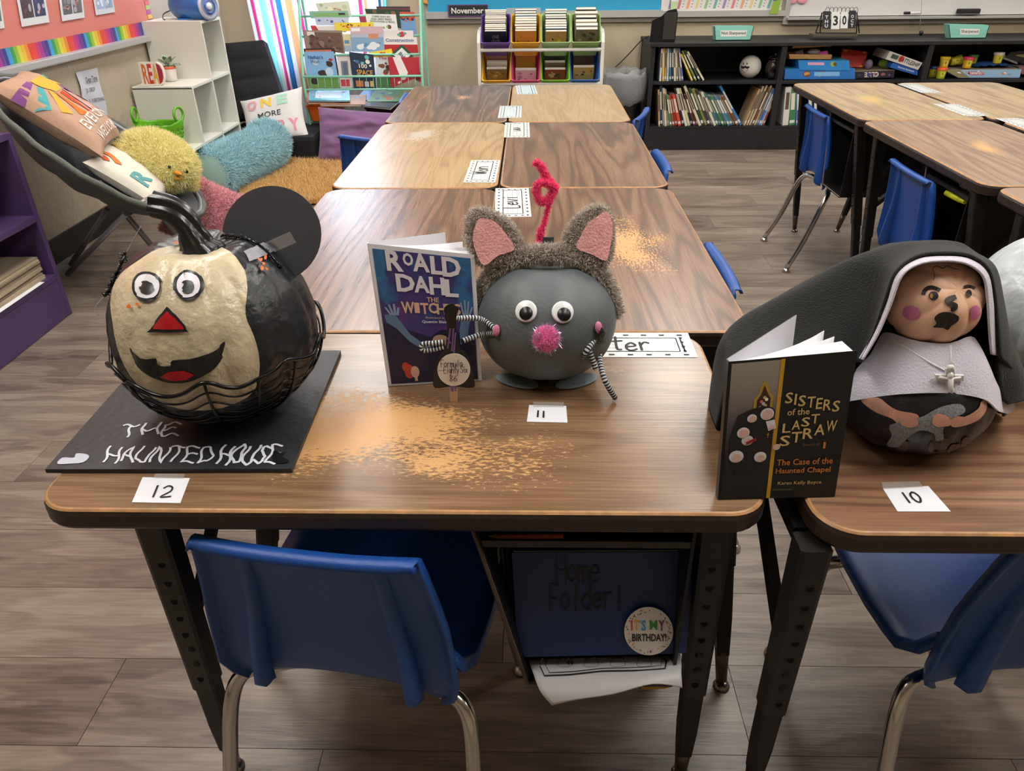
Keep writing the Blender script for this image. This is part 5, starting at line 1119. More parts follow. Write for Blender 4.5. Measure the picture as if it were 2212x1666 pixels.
NTH = ['first', 'second', 'third', 'fourth', 'fifth', 'sixth', 'seventh', 'eighth', 'ninth', 'tenth', 'eleventh', 'twelfth', 'thirteenth', 'fourteenth', 'fifteenth', 'sixteenth', 'seventeenth', 'eighteenth', 'nineteenth', 'twentieth', 'twenty-first', 'twenty-second', 'twenty-third', 'twenty-fourth', 'twenty-fifth', 'twenty-sixth', 'twenty-seventh', 'twenty-eighth', 'twenty-ninth', 'thirtieth']
def S(x, y): return 1380+x/4.608, y/4.608
low = [(196, 190, 895, 'tan'), (214, 205, 860, 'navy'), (240, 212, 830, 'white'), (258, 236, 880, 'cream'), (283, 250, 890, 'beige'), (310, 272, 950, 'green'), (335, 292, 955, 'dark orange'), (358, 310, 945, 'red'), (395, 330, 945, 'orange red'), (430, 352, 890, 'charcoal'), (462, 372, 885, 'white'), (490, 395, 885, 'pale yellow'), (517, 425, 950, 'navy'), (545, 455, 950, 'maroon'), (572, 478, 955, 'brown'), (600, 440, 850, 'cream'), (628, 490, 885, 'dark green'), (660, 525, 890, 'yellow green'), (692, 560, 900, 'charcoal'), (722, 588, 920, 'grey'), (748, 615, 925, 'cream'), (775, 640, 935, 'teal'), (802, 668, 962, 'grey blue'), (832, 698, 962, 'green'), (860, 728, 965, 'sea green'), (888, 752, 962, 'steel blue'), (916, 775, 965, 'teal'), (944, 800, 965, 'salmon'), (972, 825, 965, 'brown'), (1006, 800, 862, 'bright blue')]
for i, (bx, tx, ty, cn) in enumerate(low):
    nx = low[i+1][0] if i+1 < len(low) else bx+26
    (a, by), (c_, ty2) = S(bx, 1260), S(tx, ty)
    shelf_book('%s spined book, %s from the left on the lower left shelf of bookcase' % (cn, NTH[i]), a, c_, ty2, by, (nx-bx)*.80, cn, 5.385+.006*(i*7 % 5), .21, 'books on the lower left shelf', zs1)
rr = [(1040, 1195, 890, 'tan'), (1066, 1232, 862, 'beige'), (1092, 1268, 852, 'cream'), (1118, 1295, 870, 'brown'), (1142, 1310, 855, 'beige'), (1164, 1328, 878, 'grey'), (1186, 1345, 890, 'blue'), (1206, 1350, 905, 'pale blue'), (1228, 1352, 930, 'dark orange')]
for i, (bx, tx, ty, cn) in enumerate(rr):
    (a, by), (c_, ty2) = S(bx, 1255), S(tx, ty)
    shelf_book('%s book leaning right, %s of the right hand pile on lower left shelf' % (cn, NTH[i]), a, c_, ty2, by, 17, cn, 5.39+.008*(i % 3), .20, 'books leaning right on lower shelf', zs1)
up = [(205, 226, 450, 'white'), (234, 240, 452, 'yellow'), (256, 262, 456, 'tan'), (279, 285, 460, 'pale blue'), (304, 306, 442, 'teal'), (328, 326, 440, 'navy'), (352, 345, 436, 'cream'), (376, 356, 440, 'grey'), (404, 372, 450, 'beige'), (428, 388, 455, 'violet blue')]
for i, (bx, tx, ty, cn) in enumerate(up):
    (a, by), (c_, ty2) = S(bx, 792), S(tx, ty)
    shelf_book('%s spined book, %s from the left on the upper left shelf of bookcase' % (cn, NTH[i]), a, c_, ty2, by, 17, cn, 5.39+.005*(i % 3), .17, 'books on the upper left shelf', zs2)
for i, (bx, tx, ty, cn) in enumerate([(525, 412, 545, 'yellow'), (562, 425, 512, 'olive'), (600, 450, 506, 'dark green'), (640, 478, 520, 'cream')]):
    (a, by), (c_, ty2) = S(bx, 792), S(tx, ty)
    shelf_book('%s thin book leaning steeply left, %s of four on the upper left shelf' % (cn, NTH[i]), a, c_, ty2, by, 17, cn, 5.39, .17, 'four leaning books on the upper shelf', zs2)
for i, (bx, tx, ty, cn, tp) in enumerate([(1428, 1462, 870, 'white', 55), (1492, 1510, 880, 'green', 58), (1562, 1566, 890, 'blue', 52), (1624, 1624, 890, 'teal', 48), (1684, 1684, 900, 'steel blue', 40), (1738, 1738, 905, 'navy', 36)]):
    (a, by), (c_, ty2) = S(bx, 1255), S(tx, ty)
    shelf_book('thick %s textbook standing on the lower shelf behind the blue chair' % cn, a, c_, ty2, by, tp, cn, 5.39, .21, 'textbooks on the lower middle shelf', zs1)
shelf_book('mint green book leaning left behind the blue chair on lower shelf', 1380+1985/4.608, 1380+1935/4.608, 1090/4.608, 1240/4.608, 70, 'sea green', 5.38, .2, None, zs1+.0)
# ball with moustache and jar
t = thing('white_balloon', 'white round ball with drawn moustache and smile on upper bookcase shelf', 'ball', Py(1620, 165, 5.5))
c = Py(1621, 143, 5.50); b = B(); b.ell(V((c.x, c.y, zs2+.0735)), (.072, .072, .073), M('#d6d4cc', .35), 32, 20); W(b, 'ball', t); bt = bvh_of(b); sf = on_bvh(bt, on_y(5.43))
def Sx(pts): return [S(x, y) for x, y in pts]
b = B(); traced(b, Sx([(1018, 668), (1025, 655), (1045, 662), (1060, 655), (1075, 662), (1098, 662), (1104, 668), (1090, 680), (1070, 684), (1058, 676), (1045, 684), (1028, 682)]), sf, INK, 3, .001)
for x in (1043, 1078): traced(b, [S(*p) for p in oval(x, 634, 5, 12)], sf, INK, 2, .001)
pts = [S(1020+70*k/10, 680+40*sin(pi*k/10)) for k in range(11)]; ribbon(b, [sf(*p)[0]+sf(*p)[1]*.001 for p in pts], .0025, V((0, -1, 0)), INK); W(b, 'drawn_face', t)
t = thing('glass_jar', 'clear round glass jar with lid beside the moustache ball', 'jar', Py(1667, 165, 5.5))
jc = V((Py(1667, 165, 5.48).x, 5.48, zs2+.001)); GL = M('#ffffff', .03, trans=1, alpha=1)
b = B(); b.lathe([(.001, .002), (.045, .0), (.054, .012), (.056, .05), (.052, .09), (.040, .112), (.042, .122), (.039, .122), (.038, .112), (.049, .088), (.053, .05), (.051, .014), (.043, .005), (.001, .005)], GL, jc, 30); W(b, 'jar_body', t)
b = B(); b.lathe([(.044, .123), (.046, .130), (.030, .138), (.006, .141), (.010, .152), (.001, .156)], GL, jc, 26); W(b, 'lid', t)
# ---- boxes on the middle upper shelf
def S5(x, y): return 1732+x/4.608, y/4.608
def game_box(label, corn, Y, dep, side, top, art=None, name='game_box', group='board games on the middle shelf', lid=True):
    P = [Py(*S5(x, y), Y) for x, y in corn]; q = Quad(P[3], P[2], P[1], P[0]); t = thing(name, label, 'box', P[3], 0, group); D = V((0, dep, 0)); b = B()
    P = [p_ for p_ in P]; b.add([q.pt(0, 0), q.pt(1, 0), q.pt(1, .55), q.pt(0, .55), q.pt(0, 0)+D, q.pt(1, 0)+D, q.pt(1, .55)+D, q.pt(0, .55)+D], [(0, 1, 2, 3), (5, 4, 7, 6), (4, 0, 3, 7), (1, 5, 6, 2), (3, 2, 6, 7), (4, 5, 1, 0)], side); W(b, 'base', t)
    b = B(); e = .003; o = q.n*.0015
    A = [q.pt(-.003, .08)+o, q.pt(1.003, .08)+o, q.pt(1.003, 1)+o, q.pt(-.003, 1)+o]; b.hexa(A+[a+D*1.01 for a in A], side); b.add([a+V((0, 0, .0005)) for a in (A[3], A[2], A[2]+D, A[3]+D)], [(0, 1, 2, 3)], top); W(b, 'lid', t)
    if art: b = B(); art(b, Quad(*A)); W(b, 'print', t)
    return q
shz = zs2
BLB = M('#2f74c4', .35); LBL = M('#3f9ad6', .3)
game_box('large blue game box with cookies pictured, lowest on the middle shelf', [(-165, 690), (527, 683), (527, 788), (-175, 790)], 5.40, .26, BLB, LBL, both(blobs(51, ['#c9965a', '#7a4a35'], 5, .06, .1, .9), lambda b, q: flat(b, q, .42, .25, .78, .7, M('#7fb5e2', .4), .0016)))
game_box('small blue game box with pink writing and a green turtle', [(-32, 602), (470, 602), (475, 705), (-25, 700)], 5.395, .20, M('#2f86d0', .35), M('#4fa3dd', .3), both(lambda b, q: flat(b, q, .18, .5, .50, .8, M('#d9a5c5', .4), .0012), lambda b, q: disc(b, q, .68, .62, .06, .28, M('#8fae4a', .4), .001), lambda b, q: disc(b, q, .715, .60, .035, .2, M('#6b4a2c', .4), .0014)))
# open wooden box
P = [S5(-137, 540), S5(300, 545), S5(297, 592), S5(-127, 590)]
t = thing('craft_box', 'open tan cardboard box with pink paper scraps on the blue games', 'box', Py(*P[3], 5.41))
q = Quad(*[Py(*P[i], 5.41) for i in (3, 2, 1, 0)]); TN = M('#b58a54', .7); D = V((0, .14, 0)); b = B()
b.hexa([q.pt(0, 0), q.pt(1, 0), q.pt(1, 1), q.pt(0, 1), q.pt(0, 0)+D*.04, q.pt(1, 0)+D*.04, q.pt(1, 1)+D*.04, q.pt(0, 1)+D*.04], TN)
for (x0, x1) in ((0, .02), (.98, 1)): b.hexa([q.pt(x0, 0), q.pt(x1, 0), q.pt(x1, 1), q.pt(x0, 1), q.pt(x0, 0)+D, q.pt(x1, 0)+D, q.pt(x1, 1)+D, q.pt(x0, 1)+D], TN)
b.hexa([q.pt(0, 0)+D, q.pt(1, 0)+D, q.pt(1, 1)+D, q.pt(0, 1)+D, q.pt(0, 0)+D*1.03, q.pt(1, 0)+D*1.03, q.pt(1, 1)+D*1.03, q.pt(0, 1)+D*1.03], TN); b.hexa([q.pt(0, 0), q.pt(1, 0), q.pt(1, .1), q.pt(0, .1), q.pt(0, 0)+D, q.pt(1, 0)+D, q.pt(1, .1)+D, q.pt(0, .1)+D], TN); W(b, 'tray', t)
b = B(); A = [Py(*S5(-105, 482), 5.44), Py(*S5(290, 462), 5.44), Py(*S5(325, 440), 5.44), Py(*S5(-75, 445), 5.44)]; b.hexa(A+[a+V((0, .12, -.01)) for a in A], TN); W(b, 'lid', t)
b = B(); b.ell(Py(*S5(120, 515), 5.47), (.045, .03, .02), M('#b9b4be', .5), 14, 8); A = [Py(*S5(165, 540), 5.44), Py(*S5(262, 545), 5.44), Py(*S5(255, 503), 5.45), Py(*S5(180, 515), 5.45)]; b.add(A, [(0, 1, 2, 3)], M('#d45ab5', .6)); A = [Py(*S5(-55, 545), 5.45), Py(*S5(20, 545), 5.45), Py(*S5(10, 490), 5.46), Py(*S5(-65, 515), 5.46)]; b.add(A, [(0, 1, 2, 3)], M('#6f5a6a', .6)); W(b, 'paper_scraps', t)
# red case
P = [S5(408, 485), S5(660, 515), S5(612, 675), S5(372, 655)]
t = thing('plastic_case', 'bright red plastic case with yellow latches propped behind the games', 'case', Py(*P[3], 5.56)); b = B(); n = V((0, -.04, .0)); q = Quad(Py(*P[3], 5.54), Py(*P[2], 5.54), Py(*P[1], 5.57), Py(*P[0], 5.57))
b.hexa([q.pt(0, 0), q.pt(1, 0), q.pt(1, 1), q.pt(0, 1)]+[q.pt(0, 0, -.035), q.pt(1, 0, -.035), q.pt(1, 1, -.035), q.pt(0, 1, -.035)], M('#c4221c', .35)); W(b, 'shell', t)
for x, y in ((.12, .90), (.86, .92), (.88, .08)): b = B(); A = [q.pt(x-.06, y-.05, .004), q.pt(x+.06, y-.05, .004), q.pt(x+.06, y+.05, .004), q.pt(x-.06, y+.05, .004)]; b.hexa(A+[a-q.n*.004 for a in A], M('#dcb52c', .4)); W(b, 'latch', t)
def flip(*ws):
    def f(b, q):
        for (s_, x0, y0, x1, y1, c_) in ws: put(b, q, s_, x0, y0, x1, y1, M(c_, .5), .03, .0006, rot=180)
    return f
game_box('dark mystery game box lying upside down between blue and red boxes', [(530, 715), (925, 700), (915, 772), (530, 785)], 5.405, .24, M('#25222c', .4), M('#9a8b72', .5), both(flip(('CLUE', .24, .12, .60, .88, '#d9d3cc')), blobs(55, ['#6b4a94', '#8a5a6a', '#c9866a', '#2f3f7a'], 9, .06, .1, .9)))
t = thing('plastic_ball', 'small smoky purple translucent ball beside the red case', 'ball', Py(*S5(665, 640), 5.5)); b = B(); b.ell(Py(*S5(665, 640), 5.5), (.027, .027, .032), M('#8a7f9c', .25, alpha=.8), 20, 12); W(b, 'ball', t)
t = thing('fabric_pouch', 'olive green soft pouch under the tilted ship game box', 'pouch', Py(*S5(830, 640), 5.5)); b = B(); b.ell(Py(*S5(835, 630), 5.52), (.045, .04, .032), M('#6f8f2e', .8), 18, 10, f=lambda g, z: 1+.08*sin(3*g)); W(b, 'pouch', t)
game_box('white ship battle game box tilted steeply on the middle shelf', [(880, 508), (1200, 625), (1155, 697), (832, 588)], 5.405, .22, M('#d5d2cc', .4), M('#6a4a3a', .5), both(words(('BATTLESHIP', .36, .22, .96, .80, '#26262a')), lambda b, q: flat(b, q, .10, .25, .30, .8, M('#3f5a52', .4), .0016), lambda b, q: disc(b, q, .40, .55, .08, .42, M('#d8442c', .4), .0018)))
game_box('blue game box tilted beneath the white ship game', [(905, 622), (1155, 700), (1148, 752), (875, 672)], 5.412, .20, M('#1f5cb0', .4), M('#2a6cc0', .4), words(('Electronic Gameboard', .25, .35, .85, .7, '#dfe6f0')))
# ---- right bay: dough tubs, long game box, blue cloth
def dough(label, px, py, col, lidc, lay=False, zb_=None, Y=5.42, s_=1):
    c = Py(*S5(px, py), Y); z = zb_ if zb_ is not None else zs2; t = thing('dough_tub', label, 'tub', (c.x, Y, z), 0, 'modelling dough tubs on the right shelf')
    R_ = Matrix.Rotation(radians(80), 3, 'Y') if lay else Matrix.Identity(3); o = V((c.x, Y, z+(.030 if lay else .0005)))
    b = B(); b.lathe([(.001, 0), (.024*s_, .0), (.026*s_, .004), (.030*s_, .056*s_)], M(col, .4), o, 22, R_); W(b, 'pot', t)
    b = B(); b.lathe([(.0325*s_, .052*s_), (.033*s_, .066*s_), (.030*s_, .069*s_), (.001, .068*s_)], M(lidc, .4), o, 22, R_); W(b, 'lid', t)
    b = B(); rows = [[o+R_ @ V(((.0275+.003*k)*s_*cos(g), (.0275+.003*k)*s_*sin(g), (.016+.028*k)*s_)) for g in [-pi/2-.5+.1*j for j in range(11)]] for k in (0, 1)]; b.grid(rows, M('#d8d24a' if col != '#d8c02c' else '#e9d86a', .5)); rows = [[o+R_ @ V(((.028+.003*k)*s_*cos(g), (.028+.003*k)*s_*sin(g), (.022+.018*k)*s_)) for g in [-pi/2-.3+.1*j for j in range(4)]] for k in (0, 1)]; b.grid(rows, M('#8a7a2a', .5)); W(b, 'paper_label', t)
q = game_box('long pale blue property game box on the right shelf under dough tubs', [(1425, 700), (2185, 690), (2165, 775), (1560, 775)], 5.40, .25, M('#8fb6d6', .35), M('#a39a86', .5), None, group=None)
zbx = max(p_.z for p_ in q.p)+.006
t_ = [o for o in COL.objects if o.get('label', '').startswith('long pale blue')][0]
b = B(); qq = Quad(q.pt(0, .08, .0017), q.pt(1, .08, .0017), q.pt(1, 1, .0017), q.pt(0, 1, .0017)); flat(b, qq, 0, 0, .2, 1, M('#8a845a', .4), .0003); flat(b, qq, .24, .3, .46, .8, M('#b5476a', .4), .0003); put(b, qq, 'MONOPOLY', .25, .38, .45, .72, M('#eceaea', .5), .03, .0007); blobs(58, ['#c98a5a', '#6f9fc9', '#dfe9f2', '#b9cfe2'], 12, .03, .15, .9)(b, qq); W(b, 'print', t_)
dough('yellow dough tub with yellow lid standing highest at left', 1410, 655, '#d8c02c', '#e0bf1c', zb_=zbx, Y=5.46)
dough('dough tub lying on its side behind the yellow one', 1470, 650, '#cdbb2e', '#c9c04a', True, zbx, 5.52)
dough('dough tub with pink lid on the long game box', 1632, 690, '#dcae26', '#d8345f', zb_=zbx, Y=5.44)
dough('dough tub with green lid behind the pink-lidded one', 1690, 630, '#b9b82e', '#4f9f4a', zb_=zbx, Y=5.56)
dough('dough tub with navy lid at the left end of right shelf', 1295, 760, '#c9b82e', '#27336a', Y=5.50)
dough('dough tub with orange red lid beside the navy-lidded one', 1380, 760, '#b9bf2e', '#d8592c', Y=5.42)
t = thing('folded_cloth', 'folded dark blue cloth lying on the long game box', 'cloth', Py(*S5(1900, 650), 5.5))
b = B(); rows = []
for k in range(13): rows.append([V((Py(*S5(1710, 650), 5.5).x+.24*j/20, 5.44+.16*k/12, zbx+.004+.022*sin(pi*min(1, j/20*1.02))**.5*(sin(pi*(k+1)/14))**.5+.004*sin(j*1.3+k))) for j in range(21)])
b.grid(rows, M('#1f4f94', .85)); W(b, 'cloth', t)
dough('dough tub with white lid standing on the blue cloth', 1935, 640, '#d8cf3a', '#d9d6cf', zb_=zbx+.024, Y=5.47)
t = thing('toy_scanner', 'black and white plastic toy gun shape stacked at the right picture edge', 'toy', Py(*S5(2120, 600), 5.5))
b = B(); P = [Py(*S5(x, y), 5.5) for x, y in ((1990, 580), (2150, 640), (2140, 600), (2010, 545))]; b.hexa(P+[p_+V((0, .08, 0)) for p_ in P], M('#9a9a9c', .4)); W(b, 'barrel', t)
b = B(); P = [Py(*S5(x, y), 5.49) for x, y in ((2030, 570), (2250, 650), (2250, 500), (2080, 520))]; b.hexa(P+[p_+V((0, .1, 0)) for p_ in P], M('#232227', .45)); W(b, 'body', t)
b = B(); P = [Py(*S5(x, y), 5.485) for x, y in ((2130, 555), (2250, 580), (2250, 535), (2140, 545))]; b.add(P, [(0, 1, 2, 3)], M('#8d8f5c', .5)); W(b, 'stripe', t)
game_box('pinkish worn game box at the right end under the plastic toy', [(2160, 665), (2330, 665), (2330, 740), (2190, 740)], 5.44, .2, M('#8f5f5f', .5), M('#a8948a', .5), None, group=None)
# ---- things on top of the bookcase
def tray_px(label, corn, word, wx, Y=5.50):
    P = [Py(x, y, Y) for x, y in corn]; P[2].z = P[3].z = ZT+.001; t = thing('pencil_tray', label, 'tray', (P[3]+P[2])/2, 0, 'mint pencil trays on the bookcase'); TM = M('#8accbd', .4); dep = .07; e = .004
    TL, TR, BR, BL = P; b = B(); D = V((0, dep, 0)); q = Quad(BL, BR, TR, TL)
    Df = V((0, e, 0)); b.hexa([BL, BR, TR, TL, BL+Df, BR+Df, TR+Df, TL+Df], TM); b.hexa([BL+D-Df, BR+D-Df, TR+D-Df, TL+D-Df, BL+D, BR+D, TR+D, TL+D], TM)
    sx = V((e, 0, 0)); b.hexa([BL, BL+sx, TL+sx, TL, BL+D, BL+sx+D, TL+sx+D, TL+D], TM); b.hexa([BR-sx, BR, TR, TR-sx, BR-sx+D, BR+D, TR+D, TR-sx+D], TM); b.hexa([BL, BR, BR+V((0, 0, e)), BL+V((0, 0, e)), BL+D, BR+D, BR+D+V((0, 0, e)), BL+D+V((0, 0, e))], TM)
    for k in (.3, .6): A = [q.pt(0, k, .0006), q.pt(1, k, .0006), q.pt(1, k+.02, .0006), q.pt(0, k+.02, .0006)]; b.add(A, [(0, 1, 2, 3)], M('#74b5a6', .4))
    W(b, 'tray_body', t); b = B(); flat(b, q, wx[0], .28, wx[1], .72, M('#e6e8e4', .6), .001); put(b, q, word, wx[0]+.03, .36, wx[1]-.03, .64, INK, .012, .0016); W(b, 'paper_label', t)
tray_px('mint pencil tray with a label above the moustache ball', [(1543, 57), (1629, 57), (1622, 81), (1546, 81)], 'Not Sharpened', (.15, .85))
tray_px('mint pencil tray with a label at right of the hanging cord', [(2049, 53), (2138, 55), (2130, 79), (2054, 78)], 'Sharpened', (.28, .78))
t = thing('flip_calendar', 'black wire flip calendar with number cards and spiral rings on bookcase', 'calendar', (2.03, 5.52, ZT), 0)
WB = M('#17171a', .35, .4); Y = 5.52; zf = ZT
b = B(); pbox(b, 1757, 74, 1853, 79, Y-.02, .09, M('#57503f', .6)); o = W(b, 'base', t)
b = B(); L_ = lambda x, y, Y_=Y: Py(*S5(x, y), Y_)
for s_ in ((200, 135, 138, 328), (550, 130, 545, 330)): b.tube([L_(s_[0], s_[1]), L_(s_[2], s_[3], Y-.02)], .0035, WB, 6); b.tube([L_(s_[0], s_[1], Y+.02), L_((s_[0]*.3+s_[2]*.7)+25, s_[3], Y+.05)], .0035, WB, 6)
b.tube([L_(138, 328, Y-.02), L_(545, 330, Y-.02)], .0035, WB, 6); b.tube([L_(195, 130), L_(555, 128)], .0035, WB, 6); W(b, 'wire_stand', t)
b = B()
for i in range(8): x = 255+i*40; ctr = L_(x, 110); b.tube([ctr+V((.006*sin(g*1)*.5+.014*cos(g), .010*sin(g), .022*sin(g))) for g in [2*pi*k/16 for k in range(17)]], .0017, WB, 5, cap=False)
W(b, 'spiral_rings', t)
for (x0, x1, y0, y1, bgc, tc_, s_) in ((203, 288, 112, 288, BLK, PAPER, 'THU'), (290, 380, 118, 290, M('#d9d9d9', .5), INK, '3'), (382, 462, 118, 282, M('#d9d9d9', .5), INK, '0'), (462, 540, 105, 282, BLK, PAPER, 'OCT')):
    q = Quad(L_(x0, y1, Y-.025), L_(x1-8, y1, Y-.025), L_(x1, y0, Y-.008), L_(x0+8, y0, Y-.008)); b = B(); b.hexa([q.pt(0, 0, .002), q.pt(1, 0, .002), q.pt(1, 1, .002), q.pt(0, 1, .002), q.pt(0, 0), q.pt(1, 0), q.pt(1, 1), q.pt(0, 1)], bgc)
    if len(s_) == 1: put(b, q, s_, .2, .2, .8, .78, tc_, .03, .003)
    else:
        for k, ch in enumerate(s_): put(b, q, ch, .3, .58-.25*k, .7, .76-.25*k, tc_, .02, .003)
    W(b, 'number_card', t)
# ================================================================== THE DECORATED PUMPKINS AND BOOKS
def pumpkin_b(c, a, h, ribs, depth, m, R=None, seg=120, rings=40, dimple=.16, ph=0, b=None, bumpy=0):
    """ribbed pumpkin: a half width, h half height, sunk round the stem"""
    b = b or B(); rows = []; c = V(c)
    for i in range(rings+1):
        t = -pi/2+pi*i/rings; s_ = .002+abs(cos(t))**.86; z = sin(t)
        if z > 0: z = z*(1-dimple*max(0, 1-(s_/.42)**2)*1.0)
        else: z = z*(1-.10*max(0, 1-(s_/.5)**2))
        row = []
        for j in range(seg):
            g = 2*pi*j/seg; k = 1-depth*(1-abs(sin(ribs*(g+ph)/2))**.6)*min(1, s_*1.6)
            p = V((a*s_*k*cos(g), a*s_*k*sin(g), h*z*(1-(1-k)*.6)))
            if bumpy: p = p*(1+bumpy*mnoise.noise(p*60+V((3, 3, 3))))
            p = R @ p if R is not None else p; row.append(p+c)
        rows.append(row)
    b.grid(rows, m, True, wrap=True); return b
def ridged(b, pts, rad, ridges, m, depth=.28, seg=40, twist=0):
    pts = [V(p) for p in pts]; n = len(pts); t0 = (pts[1]-pts[0]).normalized(); a = t0.orthogonal().normalized(); rows = []
    for i, p in enumerate(pts):
        t = (pts[min(i+1, n-1)]-pts[max(i-1, 0)]).normalized(); a = (a-t*a.dot(t)).normalized(); bb = t.cross(a)
        rows.append([p+(a*cos(g)+bb*sin(g))*rad[i]*(1-depth*(.5+.5*cos(ridges*(g+twist*i/n)))) for g in [2*pi*j/seg for j in range(seg)]])
    b.grid(rows, m, True, wrap=True); b.add(rows[-1], [tuple(range(seg))], m); return b
def S1(x, y): return 80+x/2.5235, 380+y/2.5235      # close-up crops of the photograph to whole-photograph pixels
def S2(x, y): return 760+x/2.777, 320+y/2.777
def S3(x, y): return 1500+x/2.687, 500+y/2.687
def offs(sf, o):
    def f(x, y): p, n = sf(x, y); return p+n*o, n
    return f
def surfline(b, sf, pts, wd, m, off=.001, k=5):
    P = smoothline([V((x, y, 0)) for x, y in pts], k); Q = [sf(p.x, p.y) for p in P]; n = len(Q); A = []
    for i in range(n):
        t = Q[min(i+1, n-1)][0]-Q[max(i-1, 0)][0]; s_ = t.cross(Q[i][1]).normalized()*wd/2; c = Q[i][0]+Q[i][1]*off; A.append([c+s_, c-s_])
    return b.grid(A, m, False)
PBK = M('#1d1f24', .36, bump=1.2, bscale=60)
# ---- black board
BZ = TZ+.0065
FL, FR, BR_ = Pz(97, 1014, BZ), Pz(630, 1013, BZ), Pz(736, 757, BZ); BL_ = FL+(BR_-FR)
q = Quad(FL, FR, BR_, BL_)
t = thing('foam_board', 'black square foam board with white wobbly lettering under the black pumpkin', 'board', (FL+BR_)/2-V((0, 0, BZ-TZ)))
b = B(); b.hexa([q.pt(0, 0, -.0058), q.pt(1, 0, -.0058), q.pt(1, 0), q.pt(0, 0), q.pt(0, 1, -.0058), q.pt(1, 1, -.0058), q.pt(1, 1), q.pt(0, 1)], M('#23252a', .5, bump=.5, bscale=80)); W(b, 'board', t)
WPT = M('#d9dbe6', .45)
def qz(*c, z=BZ): return Quad(*[Pz(x, y, z) for x, y in c])
b = B(); q1 = qz((255, 946), (386, 943), (392, 914), (266, 919)); hand(b, q1, 'THE', .02, .1, .98, .95, WPT, .0032, .35, .022)
W(b, 'lettering', t)
b = B(); q1 = qz((213, 1003), (600, 1003), (618, 962), (236, 960)); hand(b, q1, 'HAUNTED', .02, .08, .62, .85, WPT, .0030, .28, .010); hand(b, q1, 'HOUSE', .66, .02, .99, .95, WPT, .0034, .22, .010, seed=4); W(b, 'lettering', t)
b = B(); sb_ = on_z(BZ); traced(b, [(124, 1003), (135, 990), (160, 990), (165, 981), (185, 982), (193, 988), (180, 1000), (150, 1003)], sb_, M('#b9bccb', .4), 6, .0008)
W(b, 'paint_smear', t); b = B(); traced(b, [(592, 975), (606, 980), (618, 978), (611, 988), (626, 998), (605, 1003), (590, 996)], sb_, M('#1a1b1c', .2), 6, .0012); W(b, 'paint_smear', t)
# ---- pumpkin no. 12 (plain painted pumpkin face)
t = thing('painted_pumpkin', 'large black pumpkin with cream painted face and curved stem on black board', 'pumpkin', (-.410, .865, BZ))
pc = V((-.410, .865, .6985+.1186)); pb_ = pumpkin_b(pc, .128, .1215, 22, .035, PBK, bumpy=.012); W(pb_, 'pumpkin_body', t)
pt_ = bvh_of(pb_); sf = on_bvh(pt_, on_y(.87)); CRM = M('#c2b395', .30, var=.14, vscale=26, bump=1.0, bscale=120); RED = M('#a8121c', .3)
b = B(); traced(b, [(300, 566), (345, 540), (415, 530), (480, 537), (520, 572), (533, 622), (530, 680), (548, 725), (560, 780), (547, 842), (500, 872), (440, 884), (365, 874), (300, 830), (264, 770), (247, 700), (243, 640), (262, 596)], sf, CRM, 9, .0022, .0012); W(b, 'face_patch', t)
EYW, EYB = M('#d9d6de', .4), M('#17191c', .35)
for cx, cy in ((322, 622), (408, 620)):
    b = B(); traced(b, oval(cx, cy, 31, 32), sf, EYB, 6, .0046); traced(b, oval(cx, cy, 25, 26), sf, EYW, 6, .0054); traced(b, oval(cx+2, cy+4, 13, 14), sf, EYB, 5, .0062); W(b, 'painted_eye', t)
b = B(); traced(b, [(366, 664), (412, 716), (322, 718)], sf, EYB, 7, .0046); traced(b, [(366, 674), (400, 710), (334, 711)], sf, RED, 6, .0054); W(b, 'painted_nose', t)
b = B(); traced(b, [(285, 748), (310, 772), (340, 772), (344, 786), (372, 788), (376, 776), (420, 772), (460, 758), (487, 735), (478, 770), (455, 800), (420, 818), (380, 824), (340, 815), (305, 790)], sf, EYB, 7, .0046)
traced(b, [(352, 810), (372, 799), (398, 797), (420, 806), (404, 816), (378, 818)], sf, RED, 5, .0054); W(b, 'painted_mouth', t)
b = B(); traced(b, [(372, 530), (410, 525), (414, 531), (375, 535)], sf, M('#d2691c', .5), 5, .0050)
for k, (x, y) in enumerate(((558, 566), (566, 574), (561, 584), (570, 562), (572, 585), (284, 664), (306, 660))): traced(b, oval(x, y, 5 if k < 5 else 4, 3.5, 7, .5*k, .3, k), sf, M('#d2691c', .5), 3, .0050)
W(b, 'orange_spot', t)
b = B(); tp = Py(425, 530, .865); P = smoothline([tp+V((.004, 0, -.012)), Py(418, 510, .865), Py(408, 488, .866), Py(390, 466, .868), Py(364, 450, .87), Py(330, 440, .872)], 5); n = len(P)
rd = [.030, .027, .023, .021, .0195, .0190, .0188]+[.0186]*(n-7); rd = [.033*(1-k/n*1.2) if k < 3 else max(.0165, .026-.0012*k) for k in range(n)]
ridged(b, P, rd, 6, M('#17171a', .28, coat=.2), .24, 48, 1.2); W(b, 'stem', t)
